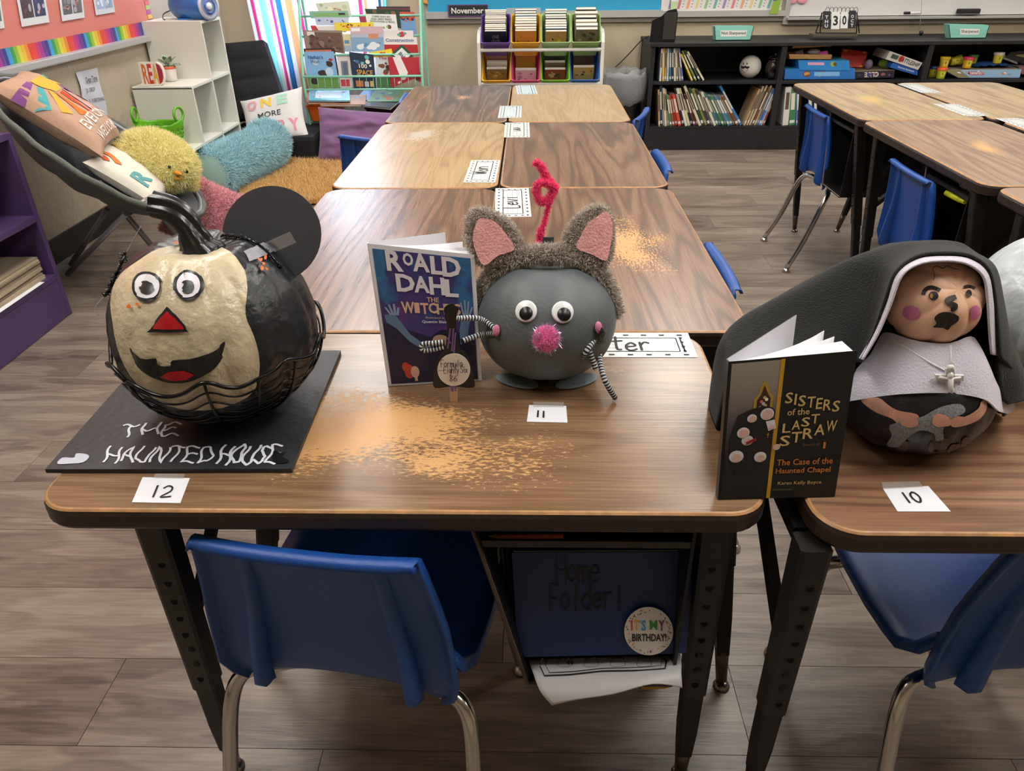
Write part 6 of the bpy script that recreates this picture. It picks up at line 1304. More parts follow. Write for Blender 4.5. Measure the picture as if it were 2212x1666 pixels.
# disc of black paper with tape, black glitter trim
dn = V((-.10, -.90, .42)).normalized(); d0 = Py(587, 505, .905)
def on_disc(o): return lambda px, py: (Pn(px, py, d0+dn*o, dn), dn)
b = B(); traced(b, oval(587, 506, 106.5, 104.5, 48), on_disc(0), M('#2b2a30', .65), 22, 0, .0012, False); W(b, 'paper_disc', t)
b = B(); 
def on_near(x, y):
    a = on_disc(.0018)(x, y); c = sf(x, y); return a if (a[0]-CAMP).length < (c[0]-CAMP).length else (c[0]+c[1]*.003, c[1])
traced(b, [(526, 546), (626, 500), (640, 524), (538, 569)], on_near, M('#b9bac2', .35, alpha=.6), 5, 0); W(b, 'tape', t)
GLT = M('#0c0c0e', .12)
rn = random.Random(12)
def trim(pts, name, o=.003, fr=.006):
    b = B(); P = smoothline(pts, 6); b.tube(P, .0018, GLT, 6)
    for p_ in P:
        for k in range(4):
            d = V((rn.uniform(-1, 1), rn.uniform(-1, 1), rn.uniform(-1, 1))).normalized(); b.tube([p_, p_+d*fr*rn.uniform(.5, 1.2)], [.0015, .0003], GLT, 4)
    W(b, name, t)
def sp(x, y, o=.003): p_, n_ = sf(x, y); return p_+n_*o
trim([sp(484, 512), sp(510, 515), sp(545, 526), sp(575, 548), sp(600, 575), Pn(622, 600, d0, dn), Pn(630, 610, d0, dn)], 'glitter_trim', fr=.004)
trim([Py(271, 549, .87), Py(262, 570, .86), Py(248, 600, .855), Py(240, 620, .85), Py(226, 640, .85)], 'glitter_trim', fr=.007)
b = B(); b.tube(smoothline([Py(305, 488, .88), Py(285, 525, .875), Py(270, 550, .87)]), .0006, M('#a9aab0', .3), 5); W(b, 'thread', t); b = B(); b.tube(smoothline([Py(226, 640, .85), Py(212, 655, .85), Py(206, 668, .85), Py(213, 682, .85)]), .0005, M('#b9bac0', .3), 5); W(b, 'thread', t)
# ---- black wire bowl round its foot
t = thing('wire_bowl', 'black scalloped wire bowl holding the large black pumpkin', 'bowl', (-.41, .865, BZ))
big = pumpkin_b(pc, .134, .1225, 1, 0, GLT); bgt = bvh_of(big); sg = on_bvh(bgt, on_y(.88))
rim = [(498, 1118), (560, 1150), (640, 1190), (720, 1205), (800, 1188), (870, 1142), (910, 1126), (960, 1130), (1030, 1152), (1110, 1152), (1200, 1108), (1290, 1060), (1345, 1006), (1400, 1000), (1460, 992), (1500, 968)]
RP = [sg(*S1(x, y))[0]+V((0, 0, 0)) for x, y in rim]
def sph(p_): d = p_-pc; return atan2(d.y, d.x), math.asin(max(-1, min(1, d.z/d.length)))
SP = [sph(p_) for p_ in RP]; g0, g1 = SP[-1][0], SP[0][0]
n = 30; extra = [(g0+((g1-g0) % (2*pi))*k/n, -.12+.10*cos(k*1.1)) for k in range(1, n)]
AL = SP+extra; AL.append(AL[0])
def el(g, e, k=1.03): return pc+V((.131*cos(g)*cos(e), .131*sin(g)*cos(e), .121*sin(e)))*k
WR = M('#0d0d0f', .22, .3)
b = B(); b.tube(smoothline([el(g, e, 1.045) for g, e in AL], 4), .0026, WR, 8); W(b, 'rim_wire', t)
for k in range(1, 6):
    b = B(); b.tube(smoothline([el(g, max(-1.30, e-.115*k-.02*k), 1.025) for g, e in AL], 3), .0014, WR, 6); W(b, 'wire', t)
for g, e in [AL[6], AL[0], AL[13], AL[10]]+[AL[17+5*k] for k in range(5)]:
    b = B(); b.tube([el(g+.02*k*0, e-k*.13, 1.035) for k in range(9) if e-k*.13 > -1.4], .0018, WR, 6); W(b, 'rib_wire', t)
b = B(); b.tube([V((pc.x+.052*cos(g), pc.y+.052*sin(g), BZ+.003)) for g in [2*pi*k/30 for k in range(31)]], .0026, WR, 8); W(b, 'foot_ring', t)
# ---- number cards
def card(label, c4, s_, box, tapeq, seed=1, wd=.0024):
    q = qz(*c4, z=TZ+.0008); t = thing('number_card', label, 'card', (q.p[0]+q.p[2])/2, 0); b = B()
    b.hexa([q.pt(0, 0, 0), q.pt(1, 0, 0), q.pt(1, 1, 0), q.pt(0, 1, 0)]+[q.pt(0, 0, -.0006), q.pt(1, 0, -.0006), q.pt(1, 1, -.0006), q.pt(0, 1, -.0006)], M('#dfe1e8', .6)); W(b, 'paper', t)
    b = B(); hand(b, q, s_, *box, INK, wd, .25, 0, seed=seed); W(b, 'lettering', t)
    b = B(); traced(b, tapeq, on_z(TZ+.0012), M('#b9b3ad', .25, alpha=.45), 12, 0); W(b, 'tape', t)
card('white card numbered 12 taped below the black foam board', ((285, 1085), (389, 1087), (410, 1033), (308, 1031)), '12', (.30, .22, .75, .66), [(336, 1023), (400, 1024), (396, 1034), (330, 1033)])
card('white card numbered 11 taped in front of the mouse pumpkin', ((1138, 911), (1226, 913), (1223, 877), (1143, 875)), '11', (.20, .26, .46, .62), [(1152, 868), (1218, 869), (1218, 880), (1152, 879)], 2)
card('white card numbered 10 taped in front of the nun pumpkin', ((1939, 1105), (2054, 1105), (2005, 1050), (1907, 1055)), '10', (.26, .36, .62, .76), [(1904, 1042), (1985, 1040), (1995, 1052), (1908, 1057)], 3)
# ---- standing open books
def open_book(label, c4, Yt, wdt, leaves, covermat, th, n_thing='storybook', inward=1):
    """c4 TL TR BR BL of the front cover in photograph pixels; foot on the desk, head at depths Yt"""
    BLp, BRp = Pz(*c4[3], TZ+.001), Pz(*c4[2], TZ+.001); TLp, TRp = Py(*c4[0], Yt[0]), None; TRp = Pn(*c4[1], BLp, (BRp-BLp).cross(TLp-BLp).normalized()); q = Quad(BLp, BRp, TRp, TLp)
    t = thing(n_thing, label, 'book', (BLp+BRp)/2); up = (TLp-BLp); upR = TRp-BRp; d0_ = (BRp-BLp).normalized(); L_ = (BRp-BLp).length; ct = .0008
    b = B(); b.hexa([q.pt(0, 0), q.pt(1, 0), q.pt(1, 1), q.pt(0, 1), q.pt(0, 0, -ct), q.pt(1, 0, -ct), q.pt(1, 1, -ct), q.pt(0, 1, -ct)], covermat); W(b, 'front_cover', t)
    def leaf(ang, k, m, name, thick=.0004, sh=0, drop=0, curl=0):
        base = BLp+V((0, 0, .0005))+q.n*(-sh); rows = []
        for j in range(7):
            u = j/6; a2 = ang*(.35+.65*u) if curl else ang; Rz = Matrix.Rotation(a2, 3, 'Z'); dd = Rz @ d0_; upp = up.lerp(upR, u*.9)
            p0 = base+dd*L_*k*u; rows.append([p0, p0+upp*(1-drop)])
        b = B(); b.grid(rows, m, True); ob = W(b, name, t); md = ob.modifiers.new('t', 'SOLIDIFY'); md.thickness = thick; md.offset = -1
    # page block next to the front cover, thin wedge
    b = B(); R1 = Matrix.Rotation(leaves[0], 3, 'Z'); e = BLp+R1 @ (d0_*L_*.985); ev = up*.985; eR = upR*.985
    f = BLp+d0_*L_*.985; off_ = -q.n*(ct+.0003)
    b.hexa([BLp+off_, f+off_, f+eR+off_, BLp+ev+off_, BLp+off_-q.n*th*.3, e+off_, e+eR+off_, BLp+ev+off_-q.n*th*.3], M('#dcdbe0', .8)); W(b, 'page_block', t)
    for k, a2 in enumerate(leaves[1:-1]): leaf(a2, .985, M('#dedde3', .8), 'page', .0006, th*.35, .015, 1)
    b = B(); R2 = Matrix.Rotation(leaves[-1], 3, 'Z'); dd = R2 @ d0_; upp = upR; o2 = -q.n*(th)
    P = [BLp+o2, BLp+o2+dd*L_, BLp+o2+dd*L_+upp, BLp+o2+up]; nn = dd.cross(up).normalized()*ct; b.hexa(P+[p_-nn for p_ in P], covermat)
    Pi = [p_+nn*.3 for p_ in P]; b.add(Pi, [(0, 1, 2, 3)], M('#d9d8de', .8)); W(b, 'back_cover', t)
    b = B(); b.hexa([BLp+o2-d0_*.0008, BLp-d0_*.0008, TLp-d0_*.0008, TLp+o2-d0_*.0008, BLp+o2+d0_*.0005, BLp+d0_*.0005, TLp+d0_*.0005, TLp+o2+d0_*.0005], covermat); W(b, 'spine', t)
    return t, q
def witch_mat():
    mt = bpy.data.materials.new('purple_cover'); mt.use_nodes = True; nt = mt.node_tree; bs = nt.nodes['Principled BSDF']; tc = nt.nodes.new('ShaderNodeTexCoord')
    n = nt.nodes.new('ShaderNodeTexNoise'); n.inputs['Scale'].default_value = 14; n.inputs['Detail'].default_value = 4; nt.links.new(tc.outputs['Object'], n.inputs['Vector'])
    r = nt.nodes.new('ShaderNodeValToRGB'); nt.links.new(n.outputs['Fac'], r.inputs[0]); e = r.color_ramp.elements; e[0].position = .34; e[0].color = (*lin('#22406f'), 1); e[1].position = .68; e[1].color = (*lin('#6a3273'), 1)
    for p_, c_ in ((.44, '#2c6a98'), (.52, '#35366f'), (.6, '#43306e')): x = e.new(p_); x.color = (*lin(c_), 1)
    nt.links.new(r.outputs[0], bs.inputs['Base Color']); bs.inputs['Roughness'].default_value = .38; return mt
t, q = open_book('purple and blue paperback with white lettering standing open left of mouse pumpkin', (S2(95, 572), S2(735, 640), S2(780, 1395), S2(220, 1428)), (.958, .975), .135, [radians(9), radians(13), radians(24), radians(44)], M('#d5d3d9', .5), .008)
b = B()
R_ = [[q.pt(.035+.925*i/14, .015+.955*j/18, .0005) for i in range(15)] for j in range(19)]; b.grid(R_, witch_mat(), False); W(b, 'cover_picture', t)
b = B(); DK = M('#1b1738', .4)
poly(b, q, [(.04, .018), (.955, .018), (.955, .36), (.80, .40), (.62, .42), (.50, .36), (.34, .40), (.18, .44), (.04, .46)], DK, .0009)
PB = M('#7f93b5', .45); PB2 = M('#56708f', .45)
poly(b, q, [(.06, .52), (.16, .53), (.22, .47), (.30, .38), (.44, .30), (.56, .28), (.55, .25), (.42, .26), (.28, .33), (.17, .42), (.07, .47)], PB2, .0012)
for k, (x1, y1) in enumerate(((.07, .575), (.11, .595), (.16, .60), (.20, .575))): poly(b, q, [(.12+.02*k, .52), (.145+.02*k, .52), (x1+.02, y1), (x1, y1)], PB, .0014)
poly(b, q, [(.80, .30), (.88, .33), (.90, .45), (.93, .52), (.88, .56), (.83, .50), (.80, .42)], PB2, .0012)
for k, (x1, y1) in enumerate(((.83, .63), (.87, .65), (.91, .64), (.945, .60))): poly(b, q, [(.85+.015*k, .52), (.87+.015*k, .52), (x1+.012, y1), (x1-.006, y1)], PB, .0014)
disc(b, q, .60, .335, .085, .045, M('#a98a72', .5), .0013); disc(b, q, .24, .105, .05, .055, M('#b3402c', .5), .0013); disc(b, q, .21, .14, .04, .035, M('#b3402c', .5), .0014); disc(b, q, .30, .10, .045, .045, M('#d0a592', .5), .0016); flat(b, q, .29, .03, .32, .07, M('#d0a592', .5), .0016)
W(b, 'drawn_shapes', t)
b = B(); LT = M('#d3ccd4', .5); LT2 = M('#c9a48a', .5)
for ch, x0, x1, y0, y1 in (('R', .15, .31, .83, .975), ('O', .31, .41, .875, .965), ('A', .40, .56, .84, .97), ('L', .57, .69, .83, .96), ('D', .68, .86, .82, .965)): put(b, q, ch, x0, y0, x1, y1, LT, .035, .0016)
for ch, x0, x1, y0, y1 in (('D', .22, .40, .69, .815), ('A', .39, .54, .69, .81), ('H', .54, .69, .68, .81), ('L', .69, .82, .67, .80)): put(b, q, ch, x0, y0, x1, y1, LT, .035, .0016)
W(b, 'lettering', t); b = B(); put(b, q, 'THE', .50, .625, .62, .66, LT2, .02, .0016)
for k, ch in enumerate('WITCHES'): x0 = (.24, .37, .43, .51, .59, .68, .76)[k]; x1 = (.37, .42, .51, .59, .68, .755, .83)[k]; put(b, q, ch, x0, .535+(.006 if k % 2 else 0), x1, .62-(.004 if k % 3 else 0), LT2, .03, .0016)
W(b, 'lettering', t); b = B(); put(b, q, 'Illustrated by', .47, .497, .67, .517, LT2, 0, .0016); put(b, q, 'Quentin Blake', .43, .465, .70, .489, LT, .01, .0016); W(b, 'lettering', t)
# black nun paperback
COVB = M('#101013', .30)
t, q = open_book('black paperback with gold stripe standing before the nun pumpkin', (S3(203, 757), S3(948, 692), S3(815, 1540), S3(140, 1556)), (.705, .735), .136, [radians(12), radians(17), radians(24), radians(40)], COVB, .010)
b = B(); nn = 18
cr = [(.0, '#9a917f'), (.3, '#857b70'), (.55, '#4b4248'), (.72, '#232028'), (1, '#121216')]
def gradmat():
    mt = bpy.data.materials.new('cover_fade'); mt.use_nodes = True; nt = mt.node_tree; bs = nt.nodes['Principled BSDF']; tc = nt.nodes.new('ShaderNodeTexCoord'); sp_ = nt.nodes.new('ShaderNodeSeparateXYZ'); nt.links.new(tc.outputs['Object'], sp_.inputs[0])
    v = math_node(nt, 'MULTIPLY_ADD', sp_.outputs[2], -1/.19, (TZ+.195)/.19, clamp=True); r = nt.nodes.new('ShaderNodeValToRGB'); nt.links.new(v, r.inputs[0]); e = r.color_ramp.elements
    e[0].color = (*lin(cr[0][1]), 1); e[1].color = (*lin(cr[-1][1]), 1)
    for p_, c_ in cr[1:-1]: x = e.new(p_); x.color = (*lin(c_), 1)
    nt.links.new(r.outputs[0], bs.inputs['Base Color']); bs.inputs['Roughness'].default_value = .3; return mt
GD = M('#b98a1f', .35); b.add([q.pt(x, y, .0006) for x, y in ((.02, .01), (.42, .01), (.42, .985), (.02, .985))], [(0, 1, 2, 3)], gradmat()); W(b, 'cover_picture', t)
b = B(); poly(b, q, [(.405, .005), (.437, .005), (.437, .99), (.405, .99)], GD, .0010); W(b, 'gold_stripe', t)
b = B(); poly(b, q, [(.22, .60), (.22, .73), (.255, .76), (.262, .81), (.295, .86), (.33, .81), (.345, .765), (.375, .745), (.375, .60)], M('#a3802f', .4), .0010); poly(b, q, [(.245, .61), (.245, .72), (.275, .76), (.295, .82), (.322, .77), (.352, .73), (.352, .61)], M('#3a1c1c', .4), .0013)
for k in range(9): disc(b, q, .27+.055*((k*37 % 10)/10), .625+.014*k, .014, .012, M(['#c9a06a', '#9fb0c9', '#c96a4a', '#e0d9c9'][k % 4], .4), .0016, 8)
W(b, 'drawn_window', t)
b = B(); SK = M('#c9a294', .5); NB = M('#141317', .4); NW = M('#cfc9cc', .5)
poly(b, q, [(.05, .45), (.10, .62), (.20, .66), (.30, .68), (.38, .66), (.40, .40), (.30, .20), (.12, .2), (.06, .3)], NB, .0018)
for (x, y, r_, hd) in ((.335, .625, .048, 1), (.215, .60, .034, 1), (.155, .50, .045, 1), (.115, .325, .045, 0), (.315, .315, .038, 0), (.195, .44, .036, 0)):
    disc(b, q, x, y, r_*1.35, r_*1.0, NB if hd else NW, .0021); disc(b, q, x, y-.003, r_*1.15, r_*.88, NW, .0024); disc(b, q, x+.004, y-.008, r_*.85, r_*.66, SK, .0027)
poly(b, q, [(.33, .57), (.40, .58), (.42, .52), (.36, .50)], NW, .0022); disc(b, q, .385, .53, .022, .012, SK, .0029); poly(b, q, [(.18, .43), (.26, .46), (.27, .44), (.19, .41)], M('#8a2020', .4), .0029); disc(b, q, .44, .385, .03, .022, SK, .0030)
flat(b, q, .355, .455, .360, .49, GD, .003); flat(b, q, .347, .475, .368, .480, GD, .003); W(b, 'drawn_figures', t)
GT = M('#c2a468', .4); OT = M('#b5702c', .45)
def arcw(k, s_=1): return lambda x, y: (x, y+k*(1-(2*x-1)**2)-k*.5-.0*x)
b = B()
for ch, i, x0, x1 in zip('SISTERS', range(7), (.47, .545, .578, .65, .725, .785, .86), (.53, .562, .638, .715, .775, .85, .92)): dy = -.013*i; put(b, q, ch, x0, .685+dy, x1, .76+dy, GT, .012, .0016)
W(b, 'lettering', t); b = B(); put(b, q, 'of the', .50, .60, .68, .645, GT, .01, .0016)
for ch, i in zip('LAST', range(4)): x0 = .475+.075*i; dy = .018*i; put(b, q, ch, x0, .48+dy, x0+.068, .545+dy, GT, .012, .0016)
for ch, i in zip('STRAW', range(5)): x0 = .465+.092*i; dy = .022*i; put(b, q, ch, x0, .385+dy, x0+.085, .46+dy, GT, .012, .0016)
W(b, 'lettering', t); b = B(); put(b, q, 'Book #', .66, .375, .80, .40, M('#6a4a2c', .5), 0, .0016); put(b, q, '1', .83, .355, .85, .40, OT, .02, .0016)
put(b, q, 'The Case of the', .46, .245, .93, .29, OT, .015, .0016); put(b, q, 'Haunted Chapel', .46, .175, .92, .225, OT, .015, .0016); put(b, q, 'Karen Kelly Boyce', .49, .095, .86, .128, GT, .005, .0016); put(b, q, 'Illustrated by', .45, .058, .62, .075, M('#6f6248', .5), 0, .0016); W(b, 'lettering', t)
# ---- mouse pumpkin
MG = M('#565c5f', .5, bump=.4, bscale=200); t = thing('mouse_pumpkin', 'grey painted mouse pumpkin with furry eared headband and googly eyes', 'pumpkin', (.024, .972, TZ))
mc = V((.024, .974, TZ+.0015+.083)); Rm = Matrix.Rotation(radians(-10), 3, 'X'); mb = pumpkin_b(mc, .1015, .084, 9, .020, MG, Rm, dimple=.1, ph=.2); W(mb, 'pumpkin_body', t)
mt_ = bvh_of(mb); ms = on_bvh(mt_, on_y(.97))
for x, y in ((1137, 673), (1215, 675)):
    b = B(); p_, n_ = ms(x, y); Rn = n_.to_track_quat('Z', 'Y').to_matrix(); b.lathe([(.0146, -.001), (.0146, .0022), (.0125, .0030), (.001, .0032)], M('#dfe2e3', .2), p_+n_*.0005, 28, Rn); W(b, 'googly_eye', t)
    dz_ = V((.0012, 0, -.0042)); dz_ -= n_*dz_.dot(n_); po = p_+n_*.0046+dz_; e = B(); e.lathe([(.0092, -.0004), (.0090, .0004), (.0004, .0006)], M('#0b0c0e', .35), po, 24, Rn); W(e, 'pupil', t)
p_, n_ = ms(1180, 727); b = B(); nc = p_+n_*.012; b.ell(nc, (.0148, .0148, .0148), M('#d7559a', .9), 20, 14); W(b, 'pompom_nose', t)
fur('nose_fuzz', b, 5000, .005, .0006, [M('#ff9fd0', .85), M('#fb84c0', .85)], t, 21, .8)
fur('nose_tinsel', b, 420, .010, .0009, [M('#b9c4e0', .1, .8), M('#e6b9da', .1, .8), M('#9fd6e0', .1, .8)], t, 22, .5, keep=lambda c, N: (np.abs(c[:, 0]-nc.x)+np.abs(c[:, 2]-nc.z) > .012)*(c[:, 1] > nc.y-.012))
b = B(); surfline(b, ms, [(1170, 786), (1180, 794), (1194, 795), (1205, 786)], .0007, M('#1c2022', .5)); W(b, 'drawn_smile', t)
for x, y in ((1076, 713), (1289, 707)): b = B(); p_, n_ = ms(x, y); Rn = n_.to_track_quat('Z', 'Y').to_matrix(); b.ell(p_+n_*.004, (.0055, .0085, .004), M('#c97a9a', .9), 14, 8, Rn); W(b, 'felt_paw', t)
for sx, px, py, rot in ((-1, 1117, 823, .20), (1, 1246, 823, -.22)):
    b = B(); nf = V((sx*.10, -.22, 1)).normalized(); c0_ = Pz(px, py, TZ+.006)
    traced(b, oval(px, py, 47, 13.5, 28, rot), lambda x, y, c_=c0_, nf=nf: (Pn(x, y, c_, nf), nf), M('#6d777b', .4), 10, 0, .0012, False)
    for k in (0, 1): surfline(b, lambda x, y, c_=c0_, nf=nf: (Pn(x, y, c_, nf), nf), [(px-sx*(6-14*k)-4*sx, py+7-k*3), (px-sx*(0-16*k), py+8-k*3), (px+sx*(4+14*k), py+5-k*3)], .0006, INK, .0008, 3)
    W(b, 'paper_foot', t)
b = B(); ridged(b, [mc+V((.004, .035, .07)), mc+V((.002, .040, .088)), Py(1184, 512, 1.02)], [.011, .009, .0085], 5, M('#2c3236', .5), .25, 30); W(b, 'stem', t)
# pink pipe-cleaner tail
b = B(); P = smoothline([Py(x, y, Y) for x, y, Y in ((1166, 532, 1.03), (1168, 500, 1.03), (1174, 488, 1.03), (1186, 440, 1.03), (1198, 412, 1.03), (1185, 430, 1.025), (1168, 436, 1.02), (1158, 415, 1.02), (1163, 398, 1.02), (1180, 395, 1.025), (1200, 408, 1.03), (1190, 395, 1.035), (1178, 380, 1.03), (1170, 362, 1.03), (1155, 350, 1.03))], 5); b.tube(P, [.0028 if 8 < i < 20 else .0045 for i in range(len(P))], M('#e0306c', .9), 8); W(b, 'pipe_cleaner_tail', t)
fur('tail_fuzz', b, 5000, .004, .0006, [M('#ff6a9c', .85), M('#ff5088', .85)], t, 23, .6)
# striped pipe-cleaner arms
DS, LS = M('#17171b', .9), M('#c4c7cc', .9)
def striped(pts, name, r_=.0036):
    b = B(); P = smoothline(pts, 3); L_ = sum((a-c).length for a, c in zip(P[:-1], P[1:])); n = max(8, int(L_/.0021)); Q = []; d = [0]
    for a, c in zip(P[:-1], P[1:]): d.append(d[-1]+(c-a).length)
    for k in range(n+1):
        s_ = L_*k/n; i = min(len(P)-2, max(0, int(np.searchsorted(d, s_))-1)); u = (s_-d[i])/max(1e-9, d[i+1]-d[i]); Q.append(P[i].lerp(P[i+1], min(1, max(0, u))))
    b.tube(Q, [r_*(1+.12*(k % 2)) for k in range(n+1)], DS, 8, stripe=(LS, 1)); return W(b, name, t)
e1 = ms(1076, 712)[0]+V((0, -.004, 0))
striped([e1, Py(*S2(800, 1040), .915), Py(*S2(740, 1020), .91), Py(*S2(640, 1022), .90), Py(*S2(590, 1012), .892), Py(*S2(570, 1030), .888)], 'pipe_cleaner_arm')
striped([e1+V((0, 0, -.004)), Py(*S2(800, 1115), .915), Py(*S2(740, 1130), .91), Py(*S2(660, 1160), .90)], 'pipe_cleaner_arm'); striped([Py(*S2(555, 1165), .888), Py(*S2(480, 1172), .885), Py(*S2(425, 1178), .886), Py(*S2(435, 1215), .884), Py(*S2(560, 1190), .888)], 'pipe_cleaner_arm')
e2 = ms(1293, 706)[0]+V((.002, -.009, 0))
striped([e2, Py(*S2(1490, 1110), .915), Py(*S2(1440, 1170), .895), Py(*S2(1400, 1230), .885), Py(*S2(1385, 1270), .90), Py(*S2(1415, 1200), .90), Py(*S2(1440, 1260), .895), Py(*S2(1465, 1330), .89)], 'pipe_cleaner_arm'); striped([e2+V((.003, 0, -.005)), Py(*S2(1485, 1200), .92), Py(*S2(1490, 1290), .905), Py(*S2(1520, 1400), .885), V((Pz(*S2(1582, 1503), TZ+.004)))], 'pipe_cleaner_arm')
# headband: fur-covered arc, fur ears with pink felt
def fx(p): return Py(*p)
HBF = [M('#bcb0a4', .9), M('#cfc5ba', .9), M('#a39689', .9), M('#e0d8ce', .9)]; HB0 = M('#9a8e82', .95)
arc = smoothline([Py(1040, 655, .985), Py(1047, 625, .985), Py(1062, 598, .985), Py(1090, 572, .985), Py(1130, 555, .985), Py(1180, 549, .985), Py(1235, 554, .985), Py(1275, 573, .985), Py(1300, 602, .985), Py(1318, 640, .985), Py(1326, 680, .985)], 4)
b = B(); b.tube(arc, .0105, HB0, 12); W(b, 'headband', t); fur('headband_fur', b, 16000, .0085, .0009, HBF, t, 24, .6)
EARL = [S2(*p) for p in ((690, 540), (688, 480), (700, 420), (735, 372), (790, 372), (860, 395), (930, 440), (985, 510), (1010, 580), (985, 640), (900, 665), (790, 700), (730, 640))]
EARR = [S2(*p) for p in ((1290, 590), (1290, 520), (1330, 450), (1390, 390), (1450, 355), (1510, 355), (1545, 400), (1560, 480), (1558, 580), (1545, 660), (1500, 690), (1400, 650), (1320, 630))]
for nm, outl, felt in (('left', EARL, ((770, 424), (745, 470), (728, 540), (745, 620), (795, 705), (880, 645), (975, 612), (945, 545), (890, 470), (840, 435))), ('right', EARR, ((1345, 600), (1370, 530), (1410, 460), (1470, 410), (1528, 385), (1556, 440), (1560, 520), (1545, 600), (1522, 676), (1440, 640)))):
    en = V((0, -.93, .37)).normalized(); e0 = Py(*outl[0], .985); se = lambda x, y: (Pn(x, y, e0, en), en)
    b = B(); traced(b, outl, se, HB0, 9, 0, .010, True, puff=.003); W(b, 'fur_ear', t); fur('ear_fur', b, 9000, .008, .0009, HBF[:2]+[M('#d0c7bc', .9)], t, 25, .6)
    b = B(); traced(b, [S2(*p) for p in felt], offs(se, .0085), M('#dd9f9c', .9, bump=1, bscale=300, var=.08, vscale=60), 9, 0, .002, False); W(b, 'felt_inner_ear', t)
# ---- stick puppet
t = thing('stick_puppet', 'black paper witch puppet with round white label on a wooden stick', 'puppet', Pz(979, 873, TZ)); PY = .884
sf2 = lambda o: (lambda x, y: (Py(x, y, PY-o), V((0, -1, 0))))
b = B(); traced(b, [S2(*p) for p in ((598, 932), (622, 948), (641, 965), (632, 995), (626, 1060), (645, 1190), (690, 1240), (715, 1300), (733, 1390), (727, 1438), (600, 1430), (500, 1440), (487, 1385), (505, 1300), (530, 1240), (560, 1200), (572, 1075), (556, 1000), (555, 958))], sf2(0), M('#17171c', .5), 10, 0, .0008, False); W(b, 'paper_figure', t)
b = B()
for a, c_ in (((590, 1085), (575, 1200)), ((610, 1085), (600, 1215)), ((622, 1110), (612, 1225)), ((575, 1140), (590, 1170)), ((610, 1412), (605, 1460)), ((595, 1412), (598, 1455)), ((625, 1412), (622, 1455))): ribbon(b, [Py(*S2(*a), PY-.0012), Py(*S2(*c_), PY-.0012)], .0022, V((0, -1, 0)), M('#7a5aa0', .6))
W(b, 'purple_trim', t)
b = B(); traced(b, oval(*S2(612, 1330), 35.5, 35, 32), sf2(.0015), M('#e3dcd8', .6), 9, 0, .0006, False); W(b, 'paper_label', t)
b = B(); ql = Quad(Py(*S2(520, 1425), PY-.0024), Py(*S2(705, 1425), PY-.0024), Py(*S2(705, 1240), PY-.0024), Py(*S2(520, 1240), PY-.0024))
hand(b, ql, 'Formula', .08, .62, .78, .84, INK, .0008, .15); hand(b, ql, 'Eighty', .18, .42, .66, .62, INK, .0008, .12); hand(b, ql, 'Six', .72, .44, .94, .64, INK, .0008, .12); hand(b, ql, '86', .36, .16, .60, .34, INK, .0009, .3); ribbon(b, [ql.pt(.0+.03*k, .48+(.03 if k % 2 else 0), .0003) for k in range(6)], .0007, V((0, -1, 0)), INK); W(b, 'lettering', t)
b = B(); traced(b, [S2(588, 1448), S2(588, 1530), S2(600, 1543), S2(622, 1543), S2(634, 1530), S2(634, 1448)], lambda x, y: (Py(x, y, PY-.001), V((0, -1, 0))), M('#c9a179', .6), 8, 0, .0018, False); W(b, 'wooden_stick', t)
# ================================================================== NUN PUMPKIN
t = thing('nun_pumpkin', 'pumpkin dressed as a nun with black felt veil and peach pumpkin face', 'pumpkin', (.48, .80, TZ))
nb = pumpkin_b((.476, .800, TZ+.072), .092, .0715, 14, .03, M('#15161b', .38, bump=.6, bscale=90)); W(nb, 'pumpkin_body', t)
nt_ = bvh_of(nb); ns = on_bvh(nt_, on_y(.80))
hc = V((.4665, .795, .884)); Rh = Matrix.Rotation(radians(8), 3, 'Y') @ Matrix.Rotation(radians(50), 3, 'X')
PCH = M('#e0b494', .45, var=.08, vscale=30); hb = pumpkin_b(hc, .0515, .0485, 9, .07, PCH, Rh, 96, 32, .06, ph=.3); W(hb, 'pumpkin_head', t)
ht_ = bvh_of(hb); hs = on_bvh(ht_, on_y(.79)); FK = M('#1e1716', .5)
b = B(); surfline(b, hs, [S3(1328, 370), S3(1345, 335), S3(1380, 325), S3(1425, 345)], .0042, FK, .0012); surfline(b, hs, [S3(1560, 325), S3(1590, 318), S3(1625, 332)], .003, FK, .0012); W(b, 'painted_brow', t)
b = B(); traced(b, oval(*S3(1388, 375), 10, 9), hs, FK, 3, .0014); traced(b, oval(*S3(1376, 376), 3, 5), hs, M('#a5762c', .4), 2, .002); W(b, 'painted_eye', t)
b = B(); traced(b, oval(*S3(1588, 362), 6.5, 8), hs, FK, 3, .0014); W(b, 'painted_eye', t)
b = B(); surfline(b, hs, [S3(1515, 382), S3(1475, 395), S3(1465, 415), S3(1500, 425), S3(1515, 440), S3(1485, 455)], .0055, FK, .0014, 3); W(b, 'painted_nose', t)
b = B(); traced(b, [S3(*p) for p in ((1392, 500), (1430, 470), (1480, 468), (1530, 490), (1525, 520), (1490, 545), (1470, 568), (1440, 556), (1385, 552), (1405, 530))], hs, FK, 4, .0016); W(b, 'painted_mouth', t)
for x, y, rx in ((1260, 472, 19), (1625, 470, 11)): b = B(); traced(b, oval(*S3(x, y), rx, 15, 16, .1, .06, 3), hs, M('#c9739a', .5), 4, .0014); W(b, 'painted_cheek', t)
b = B(); surfline(b, hs, [S3(1385, 212), S3(1410, 205), S3(1440, 218), S3(1462, 205), S3(1490, 215), S3(1530, 225)], .0012, M('#5a3020', .6), .0012); surfline(b, hs, [S3(1385, 215), S3(1392, 260), S3(1388, 285)], .0006, M('#5a3020', .6), .0012); W(b, 'cracks', t)
